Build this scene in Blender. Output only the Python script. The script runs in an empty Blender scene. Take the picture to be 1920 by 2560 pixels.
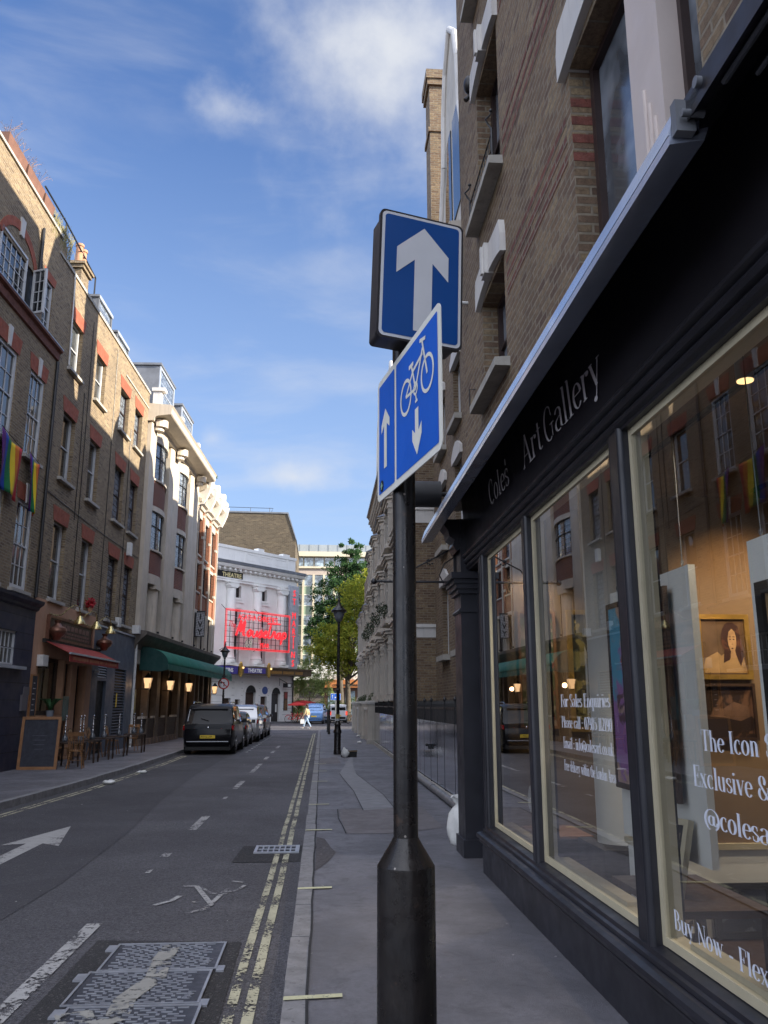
import bpy, bmesh, math, random
from mathutils import Vector, Matrix, noise
R = math.radians
PI = math.pi
random.seed(7)
scene = bpy.context.scene
col = scene.collection

# ------------------------------------------------------------ camera
cd = bpy.data.cameras.new("camera")
cam = bpy.data.objects.new("camera", cd)
col.objects.link(cam)
cd.sensor_fit = 'HORIZONTAL'
cd.sensor_width = 36.0
cd.lens = 36.0 * 2090 / 1920
cd.clip_start = 0.05
cd.clip_end = 3000
cam.location = (0, 0, 1.7)
cam.rotation_euler = (R(90 + 12.987), 0, R(-4.147))
scene.camera = cam

# ------------------------------------------------------------ sky, sun, exposure
SUN_EL = R(22)
SUN_DIR = Vector((0.955, -0.295, math.tan(SUN_EL))).normalized()   # towards the sun
world = bpy.data.worlds.new("World")
scene.world = world
world.use_nodes = True
wt = world.node_tree
wt.nodes.clear()
wo = wt.nodes.new('ShaderNodeOutputWorld')
bg = wt.nodes.new('ShaderNodeBackground')
sky = wt.nodes.new('ShaderNodeTexSky')
sky.sky_type = 'NISHITA'
sky.sun_disc = False
sky.sun_elevation = SUN_EL
sky.sun_rotation = math.atan2(SUN_DIR.x, SUN_DIR.y)
sky.air_density = 1.0
sky.dust_density = 0.2
sky.ozone_density = 3.0
def wn(t, **k):
    n = wt.nodes.new(t)
    for a, b in k.items():
        setattr(n, a, b)
    return n
def wl(a, b):
    wt.links.new(a, b)
tc = wn('ShaderNodeTexCoord')
def cloud_mask(direction, size, stretch, nscale, lo, hi):
    """soft cloud round a direction of the sky"""
    v = wn('ShaderNodeVectorMath', operation='SUBTRACT'); wl(tc.outputs['Generated'], v.inputs[0]); v.inputs[1].default_value = direction
    s = wn('ShaderNodeVectorMath', operation='MULTIPLY'); wl(v.outputs[0], s.inputs[0]); s.inputs[1].default_value = stretch
    l = wn('ShaderNodeVectorMath', operation='LENGTH'); wl(s.outputs[0], l.inputs[0])
    r = wn('ShaderNodeMapRange'); wl(l.outputs['Value'], r.inputs[0]); r.inputs[1].default_value = 0; r.inputs[2].default_value = size; r.inputs[3].default_value = 1; r.inputs[4].default_value = 0
    n = wn('ShaderNodeTexNoise'); wl(tc.outputs['Generated'], n.inputs['Vector']); n.inputs['Scale'].default_value = nscale; n.inputs['Detail'].default_value = 9; n.inputs['Roughness'].default_value = .56
    a = wn('ShaderNodeMath', operation='ADD'); wl(r.outputs[0], a.inputs[0]); wl(n.outputs['Fac'], a.inputs[1])
    c = wn('ShaderNodeMapRange'); c.interpolation_type = 'SMOOTHSTEP'; wl(a.outputs[0], c.inputs[0]); c.inputs[1].default_value = lo; c.inputs[2].default_value = hi
    return c.outputs[0]
def dirv(px, py):   # a direction of the sky, from azimuth/elevation angles
    a, e = R(px), R(py)
    return (math.sin(a) * math.cos(e), math.cos(a) * math.cos(e), math.sin(e))
masks = []
masks.append((cloud_mask(dirv(4.5, 42.5), .33, (1.0, 1.0, .75), 9, .96, 1.7), 1.0))
masks.append((cloud_mask(dirv(-8.6, 38.0), .085, (1.0, 1.0, 1.2), 18, 1.0, 1.75), .6))
masks.append((cloud_mask(dirv(-2.2, 15.3), .13, (.8, 1.0, 2.6), 13, .98, 1.7), .8))
masks.append((cloud_mask(dirv(-8.0, 17.6), .075, (1.0, 1.0, 1.6), 16, 1.05, 1.75), .6))
# high thin streaks
mp = wn('ShaderNodeMapping'); wl(tc.outputs['Generated'], mp.inputs[0]); mp.inputs['Rotation'].default_value = (R(20), R(28), 0); mp.inputs['Scale'].default_value = (1.6, 2.2, 7.0)
n2 = wn('ShaderNodeTexNoise'); wl(mp.outputs[0], n2.inputs['Vector']); n2.inputs['Scale'].default_value = 2.1; n2.inputs['Detail'].default_value = 9; n2.inputs['Roughness'].default_value = .55; n2.inputs['Distortion'].default_value = .35
c2 = wn('ShaderNodeMapRange'); c2.interpolation_type = 'SMOOTHSTEP'; wl(n2.outputs['Fac'], c2.inputs[0]); c2.inputs[1].default_value = .43; c2.inputs[2].default_value = .8
sp = wn('ShaderNodeSeparateXYZ'); wl(tc.outputs['Generated'], sp.inputs[0])
c3 = wn('ShaderNodeMapRange'); wl(sp.outputs['Z'], c3.inputs[0]); c3.inputs[1].default_value = .75; c3.inputs[2].default_value = .12; c3.inputs[3].default_value = .35; c3.inputs[4].default_value = 1.0
m3 = wn('ShaderNodeMath', operation='MULTIPLY'); wl(c2.outputs[0], m3.inputs[0]); wl(c3.outputs[0], m3.inputs[1])
masks.append((m3.outputs[0], .55))
zc = wn('ShaderNodeSeparateXYZ'); wl(tc.outputs['Generated'], zc.inputs[0])
tint = wn('ShaderNodeMix', data_type='RGBA', blend_type='MULTIPLY'); tint.inputs['Factor'].default_value = 1; wl(sky.outputs[0], tint.inputs['A']); tint.inputs['B'].default_value = (.64, .70, .86, 1)
hz = wn('ShaderNodeMapRange'); wl(zc.outputs['Z'], hz.inputs[0]); hz.inputs[1].default_value = .0; hz.inputs[2].default_value = .62; hz.inputs[3].default_value = .85; hz.inputs[4].default_value = 0.0
hm = wn('ShaderNodeMix', data_type='RGBA'); wl(hz.outputs[0], hm.inputs['Factor']); wl(tint.outputs['Result'], hm.inputs['A']); hm.inputs['B'].default_value = (1.75, 2.3, 3.1, 1)
cur = hm.outputs['Result']
# unseen bright cloud banks added behind the camera and overhead as fill light
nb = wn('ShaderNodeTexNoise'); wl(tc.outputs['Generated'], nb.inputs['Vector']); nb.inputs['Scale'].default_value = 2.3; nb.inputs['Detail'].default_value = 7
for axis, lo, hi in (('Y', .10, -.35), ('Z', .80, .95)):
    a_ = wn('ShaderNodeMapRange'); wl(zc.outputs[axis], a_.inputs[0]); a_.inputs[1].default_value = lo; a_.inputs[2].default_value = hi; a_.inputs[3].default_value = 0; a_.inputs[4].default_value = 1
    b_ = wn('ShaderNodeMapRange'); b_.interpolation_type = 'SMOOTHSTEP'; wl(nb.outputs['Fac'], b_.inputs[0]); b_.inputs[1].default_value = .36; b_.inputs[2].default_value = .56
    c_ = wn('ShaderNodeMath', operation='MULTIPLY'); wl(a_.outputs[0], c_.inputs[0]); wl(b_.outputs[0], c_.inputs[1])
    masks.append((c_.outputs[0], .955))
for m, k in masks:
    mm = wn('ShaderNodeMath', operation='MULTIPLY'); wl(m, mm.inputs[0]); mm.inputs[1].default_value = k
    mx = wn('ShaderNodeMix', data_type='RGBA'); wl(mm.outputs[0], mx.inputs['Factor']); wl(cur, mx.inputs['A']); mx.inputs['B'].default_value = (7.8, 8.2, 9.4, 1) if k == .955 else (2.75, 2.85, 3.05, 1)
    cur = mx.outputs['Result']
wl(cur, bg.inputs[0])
bg.inputs[1].default_value = 0.095
wl(bg.outputs[0], wo.inputs[0])

sd = bpy.data.lights.new("sun", 'SUN')
sd.energy = 4.0
sd.angle = R(0.5)
sd.color = (1.0, .90, .74)
sun = bpy.data.objects.new("sun", sd)
col.objects.link(sun)
sun.location = (30, -10, 40)
sun.rotation_euler = SUN_DIR.to_track_quat('Z', 'Y').to_euler()

scene.view_settings.view_transform = 'Standard'
scene.view_settings.look = 'None'
scene.view_settings.gamma = 1.0
scene.view_settings.use_curve_mapping = False
scene.view_settings.exposure = 1.6
scene.cycles.use_denoising = True
scene.cycles.max_bounces = 7
scene.cycles.diffuse_bounces = 4
scene.cycles.glossy_bounces = 4
scene.cycles.transparent_max_bounces = 12
scene.cycles.transmission_bounces = 4
scene.cycles.sample_clamp_indirect = 6
scene.cycles.caustics_reflective = False
scene.cycles.caustics_refractive = False

# ------------------------------------------------------------ materials
MATS = {}
def new_mat(name):
    m = bpy.data.materials.new(name)
    m.use_nodes = True
    m.node_tree.nodes.clear()
    MATS[name] = m
    return m
class NT:
    def __init__(s, m):
        s.t = m.node_tree
    def n(s, t, **k):
        n = s.t.nodes.new(t)
        for a, b in k.items():
            setattr(n, a, b)
        return n
    def l(s, a, b):
        s.t.links.new(a, b)
    def noise(s, vec, scale, detail=4, rough=.55, dist=0):
        n = s.n('ShaderNodeTexNoise')
        if vec is not None:
            s.l(vec, n.inputs['Vector'])
        n.inputs['Scale'].default_value = scale; n.inputs['Detail'].default_value = detail
        n.inputs['Roughness'].default_value = rough; n.inputs['Distortion'].default_value = dist
        return n.outputs['Fac']
    def rng(s, v, a, b, c, d, smooth=False):
        r = s.n('ShaderNodeMapRange')
        if smooth: r.interpolation_type = 'SMOOTHSTEP'
        s.l(v, r.inputs[0])
        for i, x in enumerate((a, b, c, d)): r.inputs[i + 1].default_value = x
        return r.outputs[0]
    def mix(s, f, a, b, mode='MIX'):
        m = s.n('ShaderNodeMix', data_type='RGBA', blend_type=mode)
        for sock, v in (('Factor', f), ('A', a), ('B', b)):
            if isinstance(v, bpy.types.NodeSocket): s.l(v, m.inputs[sock])
            else: m.inputs[sock].default_value = v if sock == 'Factor' else (*v[:3], 1)
        return m.outputs['Result']
    def math(s, op, a, b=0.0, c=None):
        m = s.n('ShaderNodeMath', operation=op)
        for i, v in enumerate((a, b) if c is None else (a, b, c)):
            if isinstance(v, bpy.types.NodeSocket): s.l(v, m.inputs[i])
            else: m.inputs[i].default_value = v
        return m.outputs[0]
    def bump(s, h, strength, dist=.01):
        b = s.n('ShaderNodeBump'); s.l(h, b.inputs['Height']); b.inputs['Strength'].default_value = strength; b.inputs['Distance'].default_value = dist
        return b.outputs[0]
    def out(s, sh):
        o = s.n('ShaderNodeOutputMaterial'); s.l(sh, o.inputs[0])
    def pr(s, base, rough=.6, metal=0, bump=None, **k):
        p = s.n('ShaderNodeBsdfPrincipled')
        for nm, v in (('Base Color', base), ('Roughness', rough), ('Metallic', metal)):
            if isinstance(v, bpy.types.NodeSocket): s.l(v, p.inputs[nm])
            else: p.inputs[nm].default_value = (*v[:3], 1) if nm == 'Base Color' else v
        if bump is not None: s.l(bump, p.inputs['Normal'])
        for a, v in k.items():
            p.inputs[a.replace('_', ' ')].default_value = v
        return p.outputs[0]
def mat(name, c, rough=.6, metal=0, var=.18, vs=3.0, bump=.0, bs=40, spot=0, streak=0, **k):
    """paint / stone / metal with broad colour variation, fine grain and optional rain streaks"""
    m = new_mat(name); t = NT(m)
    tcn = t.n('ShaderNodeTexCoord'); o = tcn.outputs['Object']
    n1 = t.noise(o, vs, 5, .6)
    c2 = tuple(x * (1 - var) for x in c); c1 = tuple(min(1, x * (1 + var)) for x in c)
    base = t.mix(t.rng(n1, .3, .7, 0, 1), c2, c1)
    if streak:
        mp = t.n('ShaderNodeMapping'); t.l(o, mp.inputs[0]); mp.inputs['Scale'].default_value = (5, 5, .45)
        s1 = t.rng(t.noise(mp.outputs[0], 2.4, 5, .65), .5, .78, 0, streak, True)
        base = t.mix(s1, base, tuple(x * .38 for x in c))
    if spot:
        s2 = t.rng(t.noise(o, bs * .6, 3, .6), .6, .7, 0, spot, True)
        base = t.mix(s2, base, tuple(x * .35 for x in c))
    b = t.bump(t.noise(o, bs, 5, .6), bump, .006) if bump else None
    r = t.rng(t.noise(o, vs * 2.3, 4), .3, .7, max(0.02, rough * .8), min(1, rough * 1.2))
    t.out(t.pr(base, r, metal, b, **k))
    return m
def brick(name, cols, mortar, bw=.225, bh=.075, ms=.011, rough=.85, soot=.5, bump=.6, warm=None):
    m = new_mat(name); t = NT(m)
    tcn = t.n('ShaderNodeTexCoord')
    sx = t.n('ShaderNodeSeparateXYZ'); t.l(tcn.outputs['Object'], sx.inputs[0])
    sn = t.n('ShaderNodeSeparateXYZ'); t.l(tcn.outputs['Normal'], sn.inputs[0])
    f = t.math('GREATER_THAN', t.math('ABSOLUTE', sn.outputs['X']), .6)
    inv = t.math('SUBTRACT', 1, f)
    u = t.math('ADD', t.math('MULTIPLY', sx.outputs['X'], inv), t.math('MULTIPLY', sx.outputs['Y'], f))
    cv = t.n('ShaderNodeCombineXYZ'); t.l(u, cv.inputs[0]); t.l(sx.outputs['Z'], cv.inputs[1])
    b = t.n('ShaderNodeTexBrick'); t.l(cv.outputs[0], b.inputs['Vector'])
    b.inputs['Scale'].default_value = 1; b.inputs['Brick Width'].default_value = bw; b.inputs['Row Height'].default_value = bh
    b.inputs['Mortar Size'].default_value = ms; b.inputs['Mortar Smooth'].default_value = .25; b.inputs['Bias'].default_value = 0
    b.inputs['Color1'].default_value = (0, 0, 0, 1); b.inputs['Color2'].default_value = (1, 1, 1, 1); b.inputs['Mortar'].default_value = (.5, .5, .5, 1)
    # a second random value per brick
    br = t.n('ShaderNodeValToRGB'); t.l(b.outputs['Color'], br.inputs[0])
    el = br.color_ramp.elements
    el[0].position = 0; el[0].color = (*cols[0], 1); el[1].position = 1; el[1].color = (*cols[-1], 1)
    for i, c in enumerate(cols[1:-1]):
        e = el.new((i + 1) / (len(cols) - 1)); e.color = (*c, 1)
    o = tcn.outputs['Object']
    g = t.noise(o, 22, 6, .7)
    base = t.mix(t.rng(g, .3, .72, 0, .75), br.outputs[0], tuple(x * .35 for x in cols[0]))
    pit = t.noise(o, 75, 3, .8); base = t.mix(t.rng(pit, .55, .72, 0, .7), base, tuple(x * .25 for x in cols[0]))
    big = t.noise(o, .55, 5, .6)
    base = t.mix(t.rng(big, .42, .75, 0, soot, True), base, tuple(x * .3 for x in cols[0]))
    if warm: base = t.mix(t.rng(t.noise(o, .9, 3), .5, .8, 0, .5), base, warm)
    base = t.mix(b.outputs['Fac'], base, t.mix(t.rng(t.noise(o, 9, 3), .35, .65, 0, 1), tuple(x * .6 for x in mortar), mortar))
    h = t.math('SUBTRACT', t.math('MULTIPLY', g, .6), b.outputs['Fac'])
    t.out(t.pr(base, rough, 0, t.bump(h, bump, .01)))
    return m
brick_right = brick("brick_stock_brown", [(.15, .09, .06), (.28, .185, .105), (.36, .26, .15), (.22, .14, .09), (.40, .30, .17)], (.27, .225, .165), soot=.55, bump=1.0)
brick_left = brick("brick_stock_yellow", [(.18, .12, .075), (.42, .31, .175), (.29, .205, .12), (.50, .38, .22)], (.34, .285, .21), soot=.6, bump=.6)
brick_red = brick("brick_red", [(.17, .045, .03), (.30, .085, .05), (.22, .06, .04)], (.24, .19, .16), soot=.25, bump=.5)
brick_orange = brick("brick_orange", [(.30, .095, .045), (.42, .15, .07), (.35, .11, .055)], (.30, .2, .14), soot=.25, bump=.4)
brick_tower = brick("brick_tower", [(.075, .055, .035), (.15, .115, .07), (.11, .08, .05), (.20, .155, .095)], (.14, .12, .09), bw=.45, bh=.15, ms=.02, soot=.45, bump=.4)
rubbed = mat("rubbed_red_brick", (.31, .085, .045), .8, var=.25, vs=5, bump=.4, bs=30, spot=.3)
quoin_red = mat("quoin_red_brick", (.17, .055, .04), .85, var=.4, vs=14, bump=.8, bs=60, spot=.6)
stone_white = mat("painted_stone_white", (.62, .60, .57), .6, var=.08, vs=2, bump=.15, bs=25, streak=.3)
stone_pink = mat("painted_mullion_pinkish", (.58, .50, .46), .55, var=.08, vs=2, bump=.1, bs=30)
stone_grey = mat("weathered_sill_stone", (.40, .38, .34), .8, var=.2, vs=4, bump=.3, bs=40, streak=.5)
stone_cream = mat("faience_cream", (.52, .46, .38), .5, var=.12, vs=1.2, bump=.15, bs=14, streak=.45)
stone_terrace = mat("terrace_stone", (.50, .46, .40), .7, var=.14, vs=1.2, bump=.2, bs=20, streak=.5)
theatre_white = mat("theatre_white_paint", (.83, .82, .79), .5, var=.06, vs=1, bump=.08, bs=12, streak=.22)
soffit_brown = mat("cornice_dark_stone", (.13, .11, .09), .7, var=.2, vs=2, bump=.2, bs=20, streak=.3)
lead = mat("lead_sheet", (.17, .18, .20), .5, .3, var=.2, vs=2, bump=.2, bs=12)
lead_light = mat("lead_flashing", (.42, .46, .52), .35, .25, var=.12, vs=3, bump=.15, bs=12)
shop_black = mat("shopfront_black_paint", (.02, .02, .026), .40, var=.3, vs=3, bump=.12, bs=6)
def pole_paint():
    """old gloss paint with runs, chips and pale flecks"""
    m = new_mat("pole_black_paint"); t = NT(m); tcn = t.n('ShaderNodeTexCoord'); o = tcn.outputs['Object']
    v = t.n('ShaderNodeTexVoronoi'); t.l(o, v.inputs['Vector']); v.inputs['Scale'].default_value = 26
    sc = t.n('ShaderNodeSeparateColor'); t.l(v.outputs['Color'], sc.inputs[0])
    fl = t.math('MULTIPLY', t.math('LESS_THAN', v.outputs['Distance'], .10), t.math('GREATER_THAN', sc.outputs[0], .80))
    base = t.mix(t.rng(t.noise(o, 5, 5, .7), .35, .7, 0, 1), (.006, .005, .006), (.022, .018, .016))
    base = t.mix(t.rng(t.noise(o, 13, 5, .75), .62, .7, 0, .8), base, (.06, .035, .022))
    base = t.mix(fl, base, (.30, .27, .24))
    mp = t.n('ShaderNodeMapping'); t.l(o, mp.inputs[0]); mp.inputs['Scale'].default_value = (9, 9, 1.5)
    h = t.math('ADD', t.noise(mp.outputs[0], 3, 4, .6), t.math('MULTIPLY', t.noise(o, 60, 3, .6), .25))
    t.out(t.pr(base, t.rng(t.noise(o, 8, 4, .7), .3, .7, .16, .45), 0, t.bump(h, .35, .006), Specular_IOR_Level=.45)); return m
shop_black2 = pole_paint()
awn_bar = mat("awning_bar_metal", (.50, .56, .70), .22, .6, var=.12, vs=2.2, bump=.1, bs=5)  # pale blue of the reflected sky put into the bar's colour
iron_black = mat("iron_black", (.014, .014, .016), .45, var=.3, bump=.2, bs=40)
cream_frame = mat("cream_window_frame", (.55, .49, .34), .5, var=.08, vs=5, bump=.05, bs=30)
win_white = mat("window_white_paint", (.58, .59, .60), .45, var=.08, vs=4, spot=.1, bs=30)
win_dark = mat("window_dark_paint", (.035, .02, .018), .5, var=.3, bump=.2, bs=30)
navy_paint = mat("navy_paint", (.028, .03, .055), .55, var=.2, vs=1.5, bump=.15, bs=10, streak=.3)
slate_paint = mat("slate_blue_paint", (.085, .105, .14), .55, var=.15, vs=1.5, bump=.1, bs=10, streak=.35)
salmon = mat("salmon_render", (.50, .29, .18), .75, var=.12, vs=1.6, bump=.2, bs=14, streak=.3)
wood_dark = mat("dark_timber", (.045, .025, .016), .5, var=.3, vs=6, bump=.2, bs=30)
wood_frame = mat("oak_frame", (.28, .13, .05), .55, var=.2, vs=9, bump=.15, bs=40)
wood_chair = mat("varnished_chair_wood", (.24, .12, .05), .35, var=.25, vs=9)
slate_board = mat("chalkboard_slate", (.028, .03, .042), .7, var=.3, vs=5)
chalk = mat("chalk", (.45, .45, .48), .9, var=.2, vs=30)
copper = mat("aged_copper", (.22, .11, .075), .4, .7, var=.3, vs=6, bump=.2, bs=25)
brass = mat("brass", (.52, .42, .19), .28, .9, var=.15, vs=5)
gold_paint = mat("gold_paint", (.55, .36, .10), .35, .7, var=.2, vs=8, bump=.3, bs=40)
red_canvas = mat("red_awning_canvas", (.30, .04, .028), .8, var=.12, vs=3, bump=.15, bs=60)
green_canvas = mat("green_awning_canvas", (.012, .12, .085), .75, var=.15, vs=2, bump=.15, bs=50, spot=.15)
green_dark = mat("green_awning_end", (.008, .05, .045), .8, var=.15, vs=2)
steel_panel = mat("polished_steel_panel", (.52, .54, .58), .09, 1.0, var=.06, vs=2, bump=.35, bs=2.2)
sign_blue = mat("sign_blue", (.002, .062, .26), .4, var=.05, vs=3)
sign_blue2 = mat("sign_blue_reflective", (.0, .105, .56), .65, var=.05, vs=3)
sign_white = mat("sign_white", (.62, .63, .66), .45, var=.05, vs=6)
sign_white2 = mat("sign_white_reflective", (.80, .79, .72), .4, var=.04, vs=6)
sign_red = mat("sign_red", (.45, .015, .02), .4, var=.05)
plate_y = mat("plate_yellow", (.75, .52, .03), .4, var=.05)
text_grey = mat("fascia_lettering", (.80, .76, .78), .5, var=.05)
text_white = mat("vinyl_lettering", (.74, .78, .88), .55, var=.03)
gold_text = mat("gold_lettering", (.72, .62, .32), .5, var=.05)
black_flat = mat("black_flat", (.01, .01, .01), .6, var=.1)
canvas_white = mat("display_board_white", (.84, .85, .82), .7, var=.05, vs=2)
wall_int = mat("gallery_wall_ochre", (.22, .15, .09), .8, var=.1, vs=1)
floor_int = mat("gallery_floor_wood", (.07, .04, .028), .45, var=.3, vs=4)
ceil_int = mat("gallery_ceiling", (.22, .15, .09), .8, var=.05)
plastic_white = mat("thin_white_plastic", (.66, .66, .64), .35, var=.12, vs=12, bump=.6, bs=22)
card = mat("brown_card", (.30, .21, .13), .8, var=.15)
roof_tile = mat("clay_roof_tile", (.24, .095, .055), .8, var=.35, vs=9, bump=.6, bs=18)
pot_clay = mat("chimney_pot_clay", (.42, .22, .13), .8, var=.15, vs=4)
planter_mat = mat("terracotta_trough", (.17, .085, .06), .75, var=.2, vs=4)
tyre = mat("tyre_rubber", (.012, .012, .012), .8, var=.2)
chrome = mat("chrome", (.6, .6, .62), .15, 1.0, var=.05)
rim_mat = mat("alloy_rim", (.35, .35, .37), .3, .8, var=.05)
tail_red = mat("tail_light_red", (.35, .008, .01), .2, var=.1)
denim = mat("light_denim", (.28, .38, .52), .85, var=.1)
skin = mat("skin", (.45, .27, .19), .6, var=.05)
jacket = mat("khaki_jacket", (.42, .33, .19), .85, var=.12)
hair_m = mat("dark_hair", (.025, .015, .01), .6, var=.2)
cloth_black = mat("black_cloth", (.02, .02, .022), .85, var=.2)
bark = mat("tree_bark", (.075, .062, .045), .9, var=.35, vs=3, bump=.8, bs=12)
green_office = mat("office_spandrel_green", (.23, .31, .24), .35, var=.05, vs=1)
office_cream = mat("office_cream_stone", (.60, .54, .40), .6, var=.07, vs=.7)
office_white = mat("office_white_panel", (.62, .63, .58), .55, var=.05, vs=.7)
office_grey = mat("office_grey_louvre", (.28, .31, .33), .5, .3, var=.1, vs=.7)
orange_fascia = mat("orange_brown_fascia", (.42, .16, .05), .5, var=.1)
blue_car = mat("taxi_blue_paint", (.12, .25, .50), .25, .2, var=.03, Coat_Weight=.6)

def carpaint(name, c, metal=.3, coat=1.0):
    m = new_mat(name); t = NT(m)
    t.out(t.pr(c, .28, metal, None, Coat_Weight=coat, Coat_Roughness=.04, Specular_IOR_Level=.5 if coat > .5 else .12))
    return m
car_black = carpaint("car_paint_black", (.003, .003, .005), 0, .22)
car_dark = carpaint("car_paint_dark_grey", (.03, .03, .03), .2, .5)
car_silver = carpaint("car_paint_silver", (.42, .42, .43), .6)
car_white = carpaint("van_paint_white", (.66, .67, .70), 0)
car_bronze = carpaint("car_paint_dark_bronze", (.035, .025, .02), .2, .5)

def emit(name, c, s):
    m = new_mat(name); t = NT(m)
    e = t.n('ShaderNodeEmission'); e.inputs[0].default_value = (*c, 1); e.inputs[1].default_value = s
    t.out(e.outputs[0]); return m
neon_red = emit("neon_red", (1.0, .045, .06), .42)
neon_dim = emit("neon_red_dim", (1.0, .10, .13), .22)
lamp_warm = emit("lamp_warm_glow", (1.0, .62, .28), 3.2)
lamp_pale = emit("lamp_pale_glow", (1.0, .60, .30), .42)
bulb_warm = emit("downlight_glow", (1.0, .62, .26), .85)
headlamp = emit("tail_light_lit", (1.0, .08, .05), .5)

def glass_mat(name, tint=(1, 1, 1), rough=0.0, boost=1.0):
    """shop window: see-through with real fresnel reflection"""
    m = new_mat(name); t = NT(m)
    tr = t.n('ShaderNodeBsdfTransparent'); tr.inputs[0].default_value = (*tint, 1)
    gl = t.n('ShaderNodeBsdfGlossy'); gl.inputs['Roughness'].default_value = rough
    gm = t.n('ShaderNodeNewGeometry'); dt = t.n('ShaderNodeVectorMath', operation='DOT_PRODUCT'); t.l(gm.outputs['Incoming'], dt.inputs[0]); t.l(gm.outputs['Normal'], dt.inputs[1])
    k = t.math('POWER', t.math('SUBTRACT', 1.0, t.math('ABSOLUTE', dt.outputs['Value'])), 5.0)
    f = t.math('MINIMUM', t.math('MULTIPLY', t.math('MULTIPLY_ADD', k, .957, .043), boost), 1.0)
    mx = t.n('ShaderNodeMixShader'); t.l(f, mx.inputs[0]); t.l(tr.outputs[0], mx.inputs[1]); t.l(gl.outputs[0], mx.inputs[2])
    t.out(mx.outputs[0]); return m
shop_glass = glass_mat("shop_window_glass", (.96, .97, .95), 0.0, 2.8)
def pane_mat(name, c, rough, wob, wscale=1.2, spec=.9, sheen=None):
    """window pane with a dim room behind: dark, glossy, old wavy glass"""
    m = new_mat(name); t = NT(m)
    tcn = t.n('ShaderNodeTexCoord'); o = tcn.outputs['Object']
    n1 = t.noise(o, 1.3, 3, .6)
    base = t.mix(t.rng(n1, .42, .62, 0, 1, True), tuple(x * .4 for x in c), tuple(x * 1.5 for x in c))
    t.out(t.pr(base, rough, 0, t.bump(t.noise(o, wscale, 2, .5), wob, .05), Specular_IOR_Level=spec))
    return m
pane_left = pane_mat("sash_pane", (.045, .05, .055), .04, .12, 1.6, 1.0)
pane_dark = pane_mat("dark_pane", (.018, .018, .02), .05, .08, 1.5, .8)
pane_office = pane_mat("office_pane", (.24, .31, .36), .04, .05, .6, 1.0)  # base colour lightened to stand for sky reflected in the glass
pane_ivy = pane_mat("restaurant_pane", (.03, .018, .008), .1, .3, 5, .7)
pane_right = pane_mat("frosted_pane", (.16, .18, .21), .12, .05, 2, 1.0)
car_glass = pane_mat("car_glass", (.012, .014, .018), .03, .02, 1, 1.0)
car_glass_sky = pane_mat("rear_screen_glass", (.10, .12, .16), .05, .02, 1, 1.0)
def leaded_mat():
    """leaded lights: small quarries of wavy glass between lead cames"""
    m = new_mat("leaded_pane"); t = NT(m)
    tcn = t.n('ShaderNodeTexCoord'); o = tcn.outputs['Object']
    sx = t.n('ShaderNodeSeparateXYZ'); t.l(o, sx.inputs[0])
    a = t.math('ABSOLUTE', t.math('SUBTRACT', t.math('FRACT', t.math('MULTIPLY', sx.outputs['X'], 7)), .5))
    b = t.math('ABSOLUTE', t.math('SUBTRACT', t.math('FRACT', t.math('MULTIPLY', sx.outputs['Z'], 5)), .5))
    came = t.math('GREATER_THAN', t.math('MAXIMUM', a, b), .44)
    v = t.n('ShaderNodeTexVoronoi'); t.l(o, v.inputs['Vector']); v.inputs['Scale'].default_value = 9
    g = t.rng(t.noise(o, 7, 3, .7), .35, .65, 0, 1)
    base = t.mix(came, t.mix(g, (.05, .06, .075), (.30, .35, .42)), (.03, .03, .03))
    t.out(t.pr(base, .08, 0, t.bump(v.outputs['Color'], .5, .02), Specular_IOR_Level=1.0))
    return m
leaded = leaded_mat()

# ---- ground materials
def asphalt(name, c, lo, hi, patch=0):
    m = new_mat(name); t = NT(m)
    tcn = t.n('ShaderNodeTexCoord'); o = tcn.outputs['Object']
    v = t.n('ShaderNodeTexVoronoi'); t.l(o, v.inputs['Vector']); v.inputs['Scale'].default_value = 75; v.inputs['Randomness'].default_value = 1
    cr = t.n('ShaderNodeSeparateColor'); t.l(v.outputs['Color'], cr.inputs[0])
    st = t.rng(cr.outputs[0], .1, 1, lo, hi)
    fine = t.noise(o, 160, 3, .7)
    st = t.math("ADD", t.math("MULTIPLY", st, .7), t.math("MULTIPLY", t.rng(t.noise(o, 34, 4, .8), .35, .65, 0, 1), .3))
    base = t.mix(st, tuple(x * .28 for x in c), tuple(x * 1.9 for x in c))
    pale = t.math('GREATER_THAN', cr.outputs[1], .93)
    base = t.mix(t.math('MULTIPLY', pale, .65), base, (.17, .16, .15))
    base = t.mix(t.rng(fine, .3, .7, 0, .4), base, tuple(x * .45 for x in c))
    big = t.noise(o, .35, 5, .6, .4)
    base = t.mix(t.rng(big, .35, .7, 0, .5, True), base, tuple(x * .55 for x in c))
    st2 = t.noise(o, 1.7, 5, .65, .6)
    base = t.mix(t.rng(st2, .55, .75, 0, .35, True), base, tuple(x * 1.6 for x in c))
    h = t.math('ADD', v.outputs['Distance'], t.math('MULTIPLY', fine, .4))
    t.out(t.pr(base, t.rng(big, .3, .7, .62, .85), 0, t.bump(h, .8, .012)))
    return m
road_mat = asphalt("road_asphalt", (.088, .084, .093), 0, 1)
road_mat2 = asphalt("road_asphalt_smooth", (.062, .059, .067), .3, .7)
road_patch = asphalt("road_asphalt_patch", (.03, .028, .029), .2, .8)
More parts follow.
